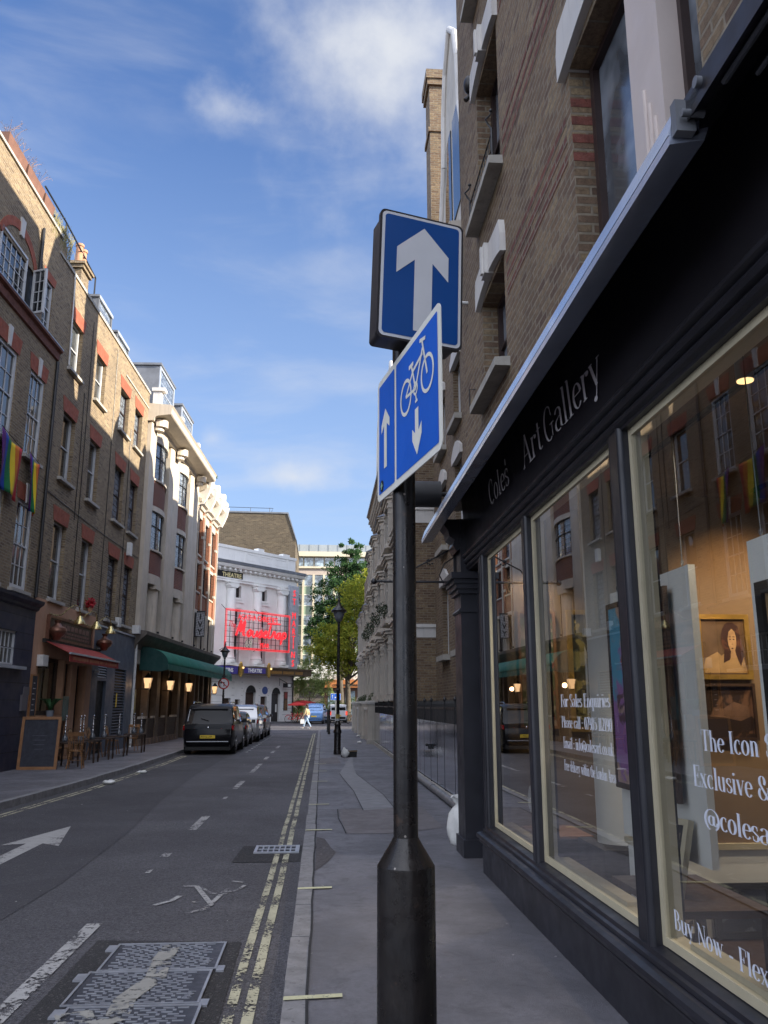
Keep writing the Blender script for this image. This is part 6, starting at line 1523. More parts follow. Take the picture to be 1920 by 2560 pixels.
b = M(); b.prism([(1.0, y, z) for y, z in pr_] + [(1.0, -.03, 3.30)], (.012, 0, 0)); b.poly([(1.0, -.03, 3.3), (1.0, -1.18, 3.3), (1.0, -1.18, 3.08), (1.0, -.9, 3.0), (1.0, -.03, 3.05)]); b.build('end_panel', green_dark, aw, fix=False)
b = M(); n = 110
for i in range(n):
    x = 1.0 + 17.0 * i / n; x2 = 1.0 + 17.0 * (i + 1) / n; y = -1.185; b.add([(x, y, 3.30), (x2, y, 3.30), (x2, y, 3.10), ((x + x2) / 2, y, 3.04), (x, y, 3.10)], [(0, 1, 2, 3, 4)])
o = b.build('valance', green_canvas, aw, fix=False)
lt = thing('wall_lantern', 'lit lantern nearest the camera under the green awning', 'lantern', COO, CZ, 'lit lanterns on the restaurant front')
b = M(); b.hexa([(1.48, -.35, 2.36), (1.68, -.35, 2.36), (1.68, -.17, 2.36), (1.48, -.17, 2.36)], [(1.43, -.40, 2.76), (1.73, -.40, 2.76), (1.73, -.12, 2.76), (1.43, -.12, 2.76)]); b.build('glow', lamp_pale, lt)
b = M(); b.prism([(1.40, -.43, 2.76), (1.76, -.43, 2.76), (1.76, -.09, 2.76), (1.40, -.09, 2.76)], (0, 0, .03)); b.lathe([(.17, 2.79), (.05, 2.92), (.01, 2.98)], (1.58, -.26, 0), 8); b.box(1.49, 1.67, -.34, -.18, 2.30, 2.36)
for x, y in ((1.455, -.375), (1.705, -.375), (1.455, -.145), (1.705, -.145)): b.cyl((x + (1.58 - x) * .15, y + (-.26 - y) * .15, 2.36), (x, y, 2.76), .012, n=5)
b.cyl((1.58, -.37, 2.36), (1.58, -.405, 2.76), .01, n=5); b.cyl((1.58, -.2, 2.33), (1.58, .1, 2.33), .02, n=6); b.build('cage', iron_black, lt)
for s_, lab in ((4.15, 'second lit lantern under the green awning'), (8.4, 'third lit lantern, in front of the stone pier'), (16.0, 'furthest lit lantern by the restaurant corner door')):
    dup(lt, (COO[0] + s_ * math.cos(CZ), COO[1] + s_ * math.sin(CZ), 0), CZ, lab)
for x in (1.58, 5.73, 9.98, 17.58):
    l = bpy.data.lights.new('lantern_light', 'POINT'); l.energy = 2.5; l.color = (1, .6, .3); l.shadow_soft_size = .1
    o = bpy.data.objects.new('lantern_light', l); col.objects.link(o); o.parent = iv; o.location = (x, -.55, 2.5)
# up-lights on the cornice
for x in (2.1, 4.9, 7.0, 9.9):
    l = bpy.data.lights.new('cornice_uplight', 'SPOT'); l.energy = 9; l.color = (1, .62, .28); l.spot_size = R(70); l.spot_blend = .9; l.shadow_soft_size = .05
    o = bpy.data.objects.new('cornice_uplight', l); col.objects.link(o); o.parent = iv; o.location = (x, -.42, 4.66); o.rotation_euler = (R(172), 0, 0)
b = M()
for x in (2.1, 4.9, 7.0, 9.9, 12.7, 15.0): b.cyl((x, -.42, 4.6), (x, -.42, 4.68), .05, n=8)
b.build('uplight_housing', iron_black, iv)
# IVY sign
t = thing('hanging_sign', 'upright black and white patterned sign reading IVY hung from the corner building', 'sign', (-6.63, 46.0, 5.29), R(2))
pat = new_mat("diamond_pattern"); q_ = NT(pat); tcx = q_.n('ShaderNodeTexCoord'); mp_ = q_.n('ShaderNodeMapping'); q_.l(tcx.outputs['Object'], mp_.inputs[0]); mp_.inputs['Rotation'].default_value = (0, R(35), 0)
ck = q_.n('ShaderNodeTexChecker'); q_.l(mp_.outputs[0], ck.inputs[0]); ck.inputs['Scale'].default_value = 16; ck.inputs['Color1'].default_value = (.42, .42, .44, 1); ck.inputs['Color2'].default_value = (.14, .14, .15, 1); q_.out(q_.pr(ck.outputs[0], .5))
b = M(); b.box(-.22, .22, -.02, .02, .03, 1.30); b.build('panel', pat, t)
b = M()
for x0, x1, z0, z1 in ((-.25, .25, 1.30, 1.35), (-.25, .25, -.02, .03), (-.25, -.22, .03, 1.30), (.22, .25, .03, 1.30)): b.box(x0, x1, -.04, .04, z0, z1)
b.cyl((-.85, 0, 1.36), (.27, 0, 1.36), .02, n=6); b.cyl((-.7, 0, -.02), (-.25, 0, -.02), .02, n=6); b.build('frame', iron_black, t)
for ch, z in (('I', .93), ('V', .52), ('Y', .11)): text(ch, .40, black_flat, t, (0, -.026, z), (PI / 2, 0, 0), .003, 'lettering', 1.0, 'CENTER', bold=.012)
# ============================================================ THEATRE (stands beyond the side street, turned to face the camera)
TZ = R(90 - 40.98)
th = thing('theatre', 'white painted classical theatre with columns, THEATRE panels and a brick tower behind', 'theatre', (-2.95, 86.0, 0), TZ)
LX = -17.0
ar = [(-6.43, -5.11, .11, 2.85, .5), (-4.43, -3.55, .11, 2.48, .4), (-2.95, -1.75, .11, 2.75, .5), (-9.1, -8.3, .11, 2.3, .4), (-7.75, -7.1, .11, 2.2, .4)]
wins = [(a, a + w, z0, z1, .35) for a, w in ((-8.56, 1.02), (-5.12, 1.05), (-12.0, 1.02)) for z0, z1 in ((11.62, 12.72), (9.0, 10.5), (5.3, 8.2))]
b = M(); wall_front(b, LX, 0, 0, 14.0, 0, ar + wins, inward=1); b.quad((0, 0, 0), (0, 8, 0), (0, 8, 16.4), (0, 0, 16.4)); b.quad((LX, 0, 14), (0, 0, 14), (0, 8, 14), (LX, 8, 14)); b.quad((LX, 8, 0), (0, 8, 0), (0, 8, 16), (LX, 8, 16)); b.quad((LX, 0, 0), (LX, 8, 0), (LX, 8, 16), (LX, 0, 16)); b.build('wall', theatre_white, th, fix=False)
b = M(); b.box(LX, 0, 0, .5, 14.9, 16.2); b.box(LX, .1, -.06, .56, 16.2, 16.48); b.box(-5.4, -4.6, -.02, .6, 16.48, 16.75); b.box(-1.9, -.9, -.02, .6, 16.48, 16.7); b.box(LX, -.5, -.03, 0, 15.1, 15.2)
for x in (-7.0, -1.2): b.box(x - .04, x + .04, -.03, 0, 14.9, 16.2)
for x0, x1 in ((-6.8, -5.6), (-5.0, -3.4), (-3.0, -1.4)): b.box(x0, x1, -.025, 0, 15.35, 15.38); b.box(x0, x1, -.025, 0, 15.95, 15.98)
b.build('parapet', theatre_white, th)
b = M(); mould(b, LX, .75, [(.2, 13.98), (-.12, 14.0), (-.18, 14.25), (-.62, 14.32), (-.72, 14.5), (-.72, 14.62), (.2, 14.7)])
for i in range(26): b.box(.3 - i * .66, .55 - i * .66, -.55, -.1, 14.08, 14.27)
b.build('cornice', theatre_white, th)
b = M(); b.box(LX, .85, -.80, .2, 14.62, 14.90); b.build('lead_ledge', lead, th)
b = M(); mould(b, LX, .05, [(0, 12.98), (-.28, 13.0), (-.28, 13.18), (-.34, 13.22), (-.34, 13.34), (-.22, 13.36), (-.22, 13.96), (0, 13.96)]); b.build('frieze', theatre_white, th)
for x in (-13.0, -9.0, -5.55, -2.2):
    b = M(); b.lathe([(.62, 5.5), (.62, 5.75), (.54, 5.8), (.58, 5.95), (.50, 6.05), (.47, 6.3), (.42, 12.35), (.46, 12.4)], (x, -.28, 0), 22); b.box(x - .6, x + .6, -.75, .1, 12.85, 13.0); b.box(x - .68, x + .68, -.8, .1, 5.25, 5.5)
    for s_ in (-1, 1): b.lathe([(.16, -.28), (.16, .28)], (x + s_ * .42, -.45, 12.66), 12, axis='Y')
    b.box(x - .46, x + .46, -.72, -.1, 12.42, 12.84); b.build('column', theatre_white, th)
b = M(); b.box(-1.5, .02, -.14, .0, 5.2, 13.0); b.build('corner_pilaster', theatre_white, th)
for a, c, z0, z1, r_ in wins:
    sash(th, a, c, z0, z1, .3, -1, win_dark if z0 > 11 else win_white, pane_dark, 2, 1, True, .07)
    b = M(); b.box(a - .18, c + .18, -.12, 0, z0 - .22, z0 - .06)
    if 8.5 < z0 < 10: b.box(a - .3, c + .3, -.2, 0, z1 + .62, z1 + .78); b.prism([(a - .1, -.15, z1 + .1), (c + .1, -.15, z1 + .1), (c + .05, -.15, z1 + .5), ((a + c) / 2, -.15, z1 + .62), (a - .05, -.15, z1 + .5)], (0, .15, 0))
    b.box(a - .14, a, -.07, 0, z0, z1); b.box(c, c + .14, -.07, 0, z0, z1); b.box(a - .14, c + .14, -.07, 0, z1, z1 + .12); b.build('window_surround', theatre_white, th)
# arched heads and doors of the ground floor
for i, (a, c, z0, z1, r_) in enumerate(ar):
    rad = (c - a) / 2; xm = (a + c) / 2
    if i in (0, 2):
        b = M(); b.poly([(xm + rad * math.cos(R(t)), -.006, z1 + rad * math.sin(R(t))) for t in range(0, 181, 12)]); b.build('arch_opening', black_flat, th, fix=False)
        b = M()
        for k in range(12): t0, t1 = R(k * 15), R(k * 15 + 14.2); b.prism([(xm + q * math.cos(t), -.05, z1 + q * math.sin(t)) for q, t in ((rad, t0), (rad + .28, t0), (rad + .28, t1), (rad, t1))], (0, .05, 0))
        b.build('arch_ring', theatre_white, th)
    b = M(); b.box(a, c, .3, .36, z0, z1); d_ = b.build('door', wood_dark if i != 2 else mat("theatre_door_dark", (.035, .03, .03), .5, var=.2), th)
    if i == 2: b = M(); b.box(c - .35, c - .15, .29, .3, 1.0, 1.75); b.build('door_notice', canvas_white, d_)
for z in (.75, 1.35, 1.95, 2.55, 3.2, 3.75):
    b = M()
    for x0, x1 in ((-17, -9.2), (-8.2, -7.85), (-7.0, -6.5 - .3), (-4.7, -4.5), (-3.5, -3.3), (-1.4, -.05)): b.box(x0, x1, -.008, 0, z, z + .03)
    b.build('rustication', mat("joint_shadow_grey", (.28, .28, .27), .8, var=.05) if 'joint_shadow_grey' not in MATS else MATS['joint_shadow_grey'], th)
b = M(); b.lathe([(.36, 0), (.36, .06)], (-3.9, -.06, 3.05), 22, axis='Y'); b.build('blue_plaque', mat("plaque_blue", (.04, .08, .28), .4, var=.1), th)
b = M(); b.box(-1.25, -.75, -.07, 0, 1.15, 2.95); pb = b.build('poster_case', wood_dark, th)
b = M(); b.box(-1.2, -.8, -.075, -.07, 2.3, 2.9); b.build('poster', mat("poster_red", (.30, .04, .03), .5, var=.3, vs=4), pb); b = M(); b.box(-1.2, -.8, -.075, -.07, 1.2, 2.2); b.build('poster', mat("poster_bronze", (.16, .08, .03), .5, var=.5, vs=6), pb)
b = M(); b.box(-1.9, -1.2, -1.0, -.5, 3.35, 3.75); b.tube([(-1.9, 0, 4.2), (-1.55, -.75, 3.75)], .03, 5); b.tube([(-1.9, 0, 4.25), (-1.9, 0, 3.4)], .03, 5); b.build('hanging_box_sign', iron_black, th)
b = M(); b.box(-1.75, -1.35, -1.02, -1.0, 3.42, 3.68); b.build('sign_face', canvas_white, th)
b = M(); b.tube([(-.05, -.1, 13), (-.05, -.1, .2)], .07, 8); b.build('drainpipe', iron_black, th)
# canopy with THEATRE lettering
b = M(); b.box(-17, .9, -1.7, 0, 4.45, 5.0); b.box(-17, 1.0, -1.85, 0, 5.0, 5.12); b.build('canopy', mat("canopy_dark_bronze", (.09, .06, .035), .5, .2, var=.3, vs=2), th)
b = M()
for x0, x1 in ((-4.9, -3.4), (-3.2, -1.7), (-1.5, -.4)): b.box(x0, x1, -1.72, -1.7, 4.58, 4.86)
b.build('canopy_panel', mat("canopy_panel_gold", (.25, .13, .03), .5, var=.2), th)
b = M(); b.box(-8.75, -5.5, -1.86, -1.7, 4.42, 5.14); b.build('canopy_sign', mat("sign_bronze_frame", (.12, .09, .06), .5, .3, var=.2), th)
b = M(); b.box(-8.5, -5.75, -1.875, -1.86, 4.52, 5.02); b.build('canopy_sign_panel', mat("sign_panel_navy", (.05, .04, .22), .4, var=.3, vs=4), th)
text('THEATRE', .50, sign_white2, th, (-8.05, -1.885, 4.60), (PI / 2, 0, 0), .01, 'lettering', .86, bold=.008)
b = M(); b.box(-12.5, -9.3, -1.875, -1.7, 4.42, 5.1); b.build('canopy_sign_panel', MATS['sign_panel_navy'], th)
text('ST MARTINS', .5, sign_white2, th, (-12.2, -1.885, 4.58), (PI / 2, 0, 0), .01, 'lettering', .85, bold=.008)
for x in (-8.95, -5.35):
    b = M(); b.box(x - .14, x + .14, -1.98, -1.75, 4.3, 5.35); b.ball((x, -1.9, 5.42), .13, 8); b.ball((x, -1.9, 4.25), .1, 8); b.build('gilt_bracket', gold_paint, th)
    b = M(); b.ball((x + .2, -2.0, 5.0), .09, 10); b.build('bulb', bulb_warm, th)
b = M(); b.box(-10.8, -7.62, -.30, -.225, 13.3, 13.95); b.build('name_panel', black_flat, th)
text('THEATRE', .58, gold_text, th, (-10.25, -.31, 13.41), (PI / 2, 0, 0), .01, 'lettering', 1.0, bold=.01)
# large neon show sign on a lattice
ns = thing('neon_show_sign', 'large red neon show sign reading Agatha Christie\'s The Mousetrap 69th year on a black lattice', 'sign', (-2.95, 86.0, 0), TZ)
b = M()
for i in range(15): x = -10.35 + i * .6; b.box(x - .02, x + .02, -1.12, -1.08, 6.75, 10.25)
for j in range(8): z = 6.8 + j * .49; b.box(-10.4, -1.9, -1.13, -1.09, z - .018, z + .018)
for x in (-10.3, -6.2, -2.1): b.tube([(x, -1.1, 10.2), (x + .3, -.1, 10.8)], .03, 5); b.tube([(x, -1.1, 6.8), (x + .3, -.1, 6.6)], .03, 5)
b.build('lattice', iron_black, ns)
b = M(); pt = [(-10.4, 6.72), (-1.88, 6.72), (-1.88, 10.3), (-10.4, 10.3), (-10.4, 6.72)]
for o_ in (0, .12): b.tube([(x + (o_ if x < -5 else -o_), -1.2, z + (o_ if z < 8 else -o_)) for x, z in pt], .035, 6)
b.build('neon_border', neon_red, ns)
text("AGATHA CHRISTIE'S", .72, neon_red, ns, (-8.9, -1.22, 9.45), (PI / 2, 0, 0), .02, 'lettering', .80, bold=.0)
text("The", .75, neon_dim, ns, (-10.1, -1.22, 8.75), (PI / 2, R(8), 0), .02, 'lettering', .8)
def script_word(par, z, x):
    """cursive word drawn as tubes"""
    G_ = {'M': [(0, 0), (.12, .75), (.2, 1.1), (.3, .3), (.5, 1.1), (.55, .2), (.7, .05)], 'o': [(.18, .42), (.05, .3), (.05, .1), (.18, 0), (.3, .15), (.25, .4), (.15, .42), (.4, .35)],
          'u': [(0, .4), (.02, .1), (.15, 0), (.28, .15), (.3, .42), (.32, .1), (.42, .05)], 's': [(0, .1), (.2, .45), (.28, .15), (.12, 0), (.4, .1)], 'e': [(0, .2), (.25, .3), (.18, .45), (.05, .25), (.15, 0), (.38, .12)],
          't': [(.1, .9), (.05, .15), (.15, 0), (.35, .15)], 'r': [(0, .05), (.08, .45), (.2, .38), (.25, .05), (.35, .1)], 'a': [(.28, .4), (.08, .35), (.05, .08), (.2, 0), (.3, .4), (.32, .05), (.42, .1)], 'p': [(.05, .45), (.02, -.4), (.08, .35), (.25, .42), (.3, .12), (.1, .02)]}
    b = M()
    for ch, adv in (('M', .85), ('o', .42), ('u', .44), ('s', .38), ('e', .38), ('t', .34), ('r', .36), ('a', .44), ('p', .4)):
        sc = 1.55 if ch == 'M' else 1.7
        pts = [(x + a * sc + .18 * c * sc, -1.24, z + c * sc * .8) for a, c in G_[ch]]
        n = []
        for i in range(len(pts) - 1):
            p0 = pts[max(i - 1, 0)]; p1 = pts[i]; p2 = pts[i + 1]; p3 = pts[min(i + 2, len(pts) - 1)]
            for k in range(5):
                t = k / 5; n.append(tuple(.5 * ((2 * p1[j]) + (-p0[j] + p2[j]) * t + (2 * p0[j] - 5 * p1[j] + 4 * p2[j] - p3[j]) * t * t + (-p0[j] + 3 * p1[j] - 3 * p2[j] + p3[j]) * t ** 3) for j in range(3)))
        n.append(pts[-1]); b.tube(n, .10 if ch != 'M' else .11, 6); x += adv * sc
    b.tube([(-5.0, -1.26, z + 1.35), (-3.3, -1.26, z + 1.42)], .07, 6)
    b.build('script_word', neon_red, par)
script_word(ns, 7.95, -9.1)
text("69", .95, black_flat, ns, (-7.9, -1.20, 6.95), (PI / 2, 0, 0), .01, 'lettering', .95, bold=.05)
text("69", .95, mat("neon_pale_tube", (.75, .70, .55), .4, var=.05), ns, (-7.9, -1.22, 6.95), (PI / 2, 0, 0), .02, 'lettering', .95, bold=.015)
text("TH", .38, MATS["neon_pale_tube"], ns, (-6.75, -1.22, 7.45), (PI / 2, 0, 0), .02, 'lettering', .9, bold=.01)
text("YEAR", .62, neon_red, ns, (-6.0, -1.22, 6.98), (PI / 2, 0, 0), .02, 'lettering', .85, bold=.01)
vs_ = thing('vertical_neon_sign', 'tall narrow neon sign reading ST MARTINS down the corner of the theatre', 'sign', (-2.95, 86.0, 0), TZ)
b = M(); b.box(-1.35, -.12, -.62, -.42, 5.15, 13.45); b.build('panel', mat("sign_silver_mesh", (.52, .54, .60), .5, .3, var=.1), vs_)
b = M()
for x in (-1.38, -.12): b.box(x - .03, x + .03, -.66, -.4, 5.1, 13.5)
for j in range(18): b.box(-1.35, -.12, -.64, -.62, 5.3 + j * .47, 5.33 + j * .47)
b.build('frame', lead_light, vs_)
for ch, z in zip("ST MARTINS", (12.4, 11.55, 0, 10.15, 9.35, 8.55, 7.80, 7.15, 6.25, 5.42)):
    if ch != ' ': text(ch, .92, neon_red, vs_, (-.73, -.65, z), (PI / 2, 0, 0), .02, 'lettering', .85, 'CENTER')
# fly tower
ft = thing('brick_fly_tower', 'blank dark brick tower standing behind the theatre parapet with a thin roof rail', 'building', (-4.0, 95.0, 0))
b = M(); b.prism([(-14, 0, 8), (.6, 0, 8), (.7, 0, 20.2), (-.32, 0, 23.25), (-14, 0, 23.4)], (0, 14, 0)); b.build('wall', brick_tower, ft)
b = M(); b.prism([(-14, -.1, 23.4), (-.32, -.1, 23.25), (.72, -.1, 20.2), (.80, -.1, 20.2), (-.22, -.1, 23.42), (-14, -.1, 23.58)], (0, 14.2, 0)); b.build('coping', lead, ft)
b = M()
b.tube([(-8.3, .3, 24.05), (-2.0, .3, 23.95), (-2.2, .3, 23.5)], .03, 5)
for x in (-8.2, -7.5, -4.6, -2.4): b.tube([(x, .3, 23.4), (x, .3, 24.02)], .03, 5)
b.build('roof_rail', iron_black, ft)
# ============================================================ OFFICE BLOCK at the end
of = thing('office_block', 'pale modern office block with green spandrels and cream mullions closing the view', 'building', (-6.5, 115, 0))
b = M(); b.box(-3, 34, .3, 16, 0, 22.0); b.box(-1, 34, 3, 15, 22, 24.0); b.build('core', office_cream, of)
b = M(); b.box(-1, 34, 2.9, 3.0, 22.4, 24.0)
for i in range(26): b.box(-1 + i * 1.35, -.94 + i * 1.35, 2.84, 2.9, 22.4, 24.0)
b.build('plant_screen', office_grey, of)
for j in range(9): pass
b = M(); b.box(-3, 34, -.5, .3, 21.75, 22.4); b.box(-3, 34, -.3, .3, 20.1, 20.35); b.build('parapet', office_cream, of)
b = M(); b.box(-3, 34, -.05, .3, 19.2, 20.1); b.build('band', mat("office_ribbed_pink", (.45, .38, .33), .7, var=.08), of)
pit = 1.42
for i in range(15):
    x = -3 + 1.0 + i * pit; w = M(); w.box(x + .1, x + pit - .1, .1, .2, 20.35, 21.6); w.build('window', pane_office, of)
FL = [(17.65, 19.15), (14.95, 16.45), (12.25, 13.65), (9.5, 10.95), (7.0, 8.3)]
for i in range(15):
    x = -3 + 1.0 + i * pit
    b = M(); b.box(x - .14, x + .14, -.28, .3, 6.9, 19.2); b.build('mullion', office_cream, of)
    for z0, z1 in FL: w = M(); w.box(x + .15, x + pit - .15, .05, .15, z0, z1); w.build('window', pane_office, of)
b = M()
for z0, z1 in ((16.45, 17.65), (13.65, 14.95), (10.95, 12.25), (8.3, 9.5)): b.box(-3, 34, .0, .12, z0 + .06, z1 - .06)
b.build('spandrel', green_office, of)
b = M()
for z in (17.65, 16.45, 14.95, 13.65, 12.25, 10.95, 9.5, 8.3): b.box(-3, 34, -.03, .16, z - .05, z + .05)
b.build('transom', office_white, of)
b = M(); b.box(-3, 34, -.4, .3, 4.95, 6.9); b.build('white_band', office_white, of)
b = M(); b.box(6.8, 34, -1.1, -.4, 3.95, 4.95); b.build('shop_fascia', orange_fascia, of)
text('THE WARDSMAN', .86, sign_white2, of, (8.0, -.45, 5.05), (PI / 2, 0, 0), .03, 'lettering', .72)
text('COFFEE IN A CHAIR', .42, black_flat, of, (7.9, -1.12, 4.10), (PI / 2, 0, 0), .02, 'lettering', .9)
b = M(); b.box(6.8, 34, -.1, .3, 0, 3.95); b.build('shop_front', mat("shop_front_brown", (.10, .05, .03), .5, var=.3), of)
for x, w_ in ((7.3, 1.3), (9.6, 1.3), (11.6, 2.0), (14.5, 2)): b = M(); b.box(x, x + w_, -.16, -.1, .4, 3.5); b.build('shop_window', pane_office, of)
b = M(); b.box(-3, 6.8, -.06, .3, 0, 4.95); b.build('ground_wall', mat("dim_ground_wall", (.10, .085, .07), .7, var=.3, vs=.8), of)
b = M(); b.tube([(.2, .5, 22), (.2, .5, 25.4)], .04, 5); b.tube([(.2, .5, 25.0), (2.2, .5, 24.9)], .03, 5); b.tube([(.2, .5, 24.4), (1.6, .5, 25.0)], .03, 5); b.box(-.6, 1.5, .2, 1.5, 24, 24.7); b.build('aerial', office_cream, of)
# unseen building added right of the cross street to keep the theatre in shade
cb = thing('shading_building', 'unseen plain brick building added beyond the terrace to shade the theatre', 'building', (7.5, 68, 0))
b = M(); b.box(0, 4.5, 0, 16.2, 0, 26); b.build('wall', brick_right, cb)
for i in range(4):
    for k in range(5): b = M(); b.box(-.04, .02, 1.5 + i * 3, 2.7 + i * 3, 4 + k * 4, 6 + k * 4); b.build('window', pane_dark, cb)
b = M(); b.box(-.2, 4.7, -.2, 16.4, 26, 26.3); b.build('coping', stone_grey, cb)

# ============================================================ TREES
def leaf_mat(name, c, c2):
    m = new_mat(name); t = NT(m); g = t.n('ShaderNodeNewGeometry'); tcn = t.n('ShaderNodeTexCoord')
    v = t.rng(t.noise(tcn.outputs['Object'], .8, 3), .35, .65, 0, 1)
    base = t.mix(t.n('ShaderNodeMath') and g.outputs['Random Per Island'], c, c2)
    base = t.mix(t.math('MULTIPLY', v, .35), base, c2)
    d = t.n('ShaderNodeBsdfDiffuse'); t.l(base, d.inputs[0]); tr = t.n('ShaderNodeBsdfTranslucent'); t.l(base, tr.inputs[0])
    mx = t.n('ShaderNodeMixShader'); mx.inputs[0].default_value = .45; t.l(d.outputs[0], mx.inputs[1]); t.l(tr.outputs[0], mx.inputs[2]); t.out(mx.outputs[0]); return m
lf_dark = leaf_mat("plane_leaf_dark", (.035, .085, .045), (.07, .13, .045))
lf_yel = leaf_mat("plane_leaf_yellow_green", (.10, .17, .03), (.38, .38, .055))
lf_light = leaf_mat("young_leaf_light_green", (.24, .33, .12), (.38, .45, .18))
lf_shrub = leaf_mat("shrub_leaf", (.03, .06, .02), (.07, .10, .03))
def tree(label, x, y, h, blobs, lm, leaves, ls, trunk_h, tr, seed, sx=1.0, sz=1.0):
    blobs = [(a * sx, c * sx, d * sz, r * (sx + .0)) for a, c, d, r in blobs]
    t = thing('tree', label, 'tree', (x, y, .1)); rnd = random.Random(seed)
    b = M(); tp = [(0, 0, 0), (.1 * tr, 0, trunk_h * .5), (-.2 * tr, .1, trunk_h), (.1, 0, h * .75)]
    b.tube(tp, [tr, tr * .8, tr * .65, tr * .15], 10)
    for (cx, cy, cz, r) in blobs:
        s = Vector((0, 0, min(trunk_h * .9, cz * .6))); e = Vector((cx, cy, cz)); m_ = s.lerp(e, .5) + Vector((0, 0, -.1 * r)); b.tube([s, m_, e], [tr * .4, tr * .22, tr * .06], 6)
        for k in range(3): b.tube([m_, e + Vector((rnd.uniform(-1, 1), rnd.uniform(-1, 1), rnd.uniform(-.4, .8))) * r * .7], [tr * .14, tr * .03], 5)
    b.build('trunk', bark, t)
    b = M(); tot = sum(q[3] ** 2 for q in blobs)
    for (cx, cy, cz, r) in blobs:
        n = int(leaves * r * r / tot); nc = max(5, int(n / 45))
        for _ in range(nc):
            u = Vector((rnd.gauss(0, 1), rnd.gauss(0, 1), rnd.gauss(0, 1))).normalized() * r * rnd.uniform(.45, 1.08)
            leaf_cluster(b, (cx + u.x, cy + u.y, cz + u.z * .85), r * rnd.uniform(.16, .34), n // nc, ls, rnd, (1, 1, .75))
    b.build('crown', lm, t, fix=False); return t
tree('tall dark plane tree rising above the others against the sky', 2.1, 97, 20, [(1.0, 0, 18.6, 1.1), (1.2, 0, 17, 1.5), (.2, 0, 15.6, 2.0), (2.4, 0, 15.2, 2.0), (-.8, 0, 13.4, 2.2), (1.6, 0, 12.4, 2.6), (-1.5, 0, 11.0, 2.0), (-1.2, 0, 8.8, 2.3), (3.6, 0, 16.6, 1.2)], lf_dark, 20000, .15, 5, .42, 1, 1.15, 1.06)
tree('large yellow green plane tree in sun behind the street lamp', 2.65, 88, 15, [(1.5, -.5, 14.4, 1.5), (.8, -.8, 12.6, 2.0), (2.6, 0, 12.3, 1.9), (.2, 0, 10.4, 2.0), (2.4, -.6, 9.8, 2.3), (-1.3, 0, 8.4, 2.1), (-2.2, 0, 6.8, 1.9), (.6, -1, 7.6, 2.6), (2.9, 0, 7.0, 2.1), (-.4, 0, 6.0, 1.7), (2.0, 0, 5.6, 1.4)], lf_yel, 26000, .12, 4.6, .36, 2, 1.14, 1.0)
tree('small pale green street tree beside the theatre', -1.25, 88, 6.2, [(0, 0, 4.8, 1.1), (-1.0, 0, 4.1, 1.1), (.9, 0, 3.9, 1.1), (-1.2, 0, 3.0, .9), (1.3, 0, 2.9, .8), (0, 0, 3.2, 1.2)], lf_light, 11000, .07, 2.0, .09, 3, 1.2, 1.1)
for i, (x, y, r, lab) in enumerate(((4.0, 90, 1.1, 'dark shrub behind the white van'), (-2.6, 92, 1.0, 'low shrub behind the red parasol'), (1.0, 95, 1.2, 'broad shrub between the taxi and the shop'))):
    t = thing('shrub', lab, 'shrub', (x, y, .1)); rnd = random.Random(i + 9); b = M()
    for _ in range(34): u = Vector((rnd.gauss(0, 1), rnd.gauss(0, 1), rnd.gauss(0, 1))).normalized() * r * rnd.uniform(.3, 1); leaf_cluster(b, (u.x * 1.3, u.y, r * 1.2 + u.z), r * .35, 60, .07, rnd)
    b.build('foliage', lf_shrub, t, fix=False); b = M(); b.tube([(0, 0, 0), (0, 0, r)], .06, 6); b.build('stem', bark, t)
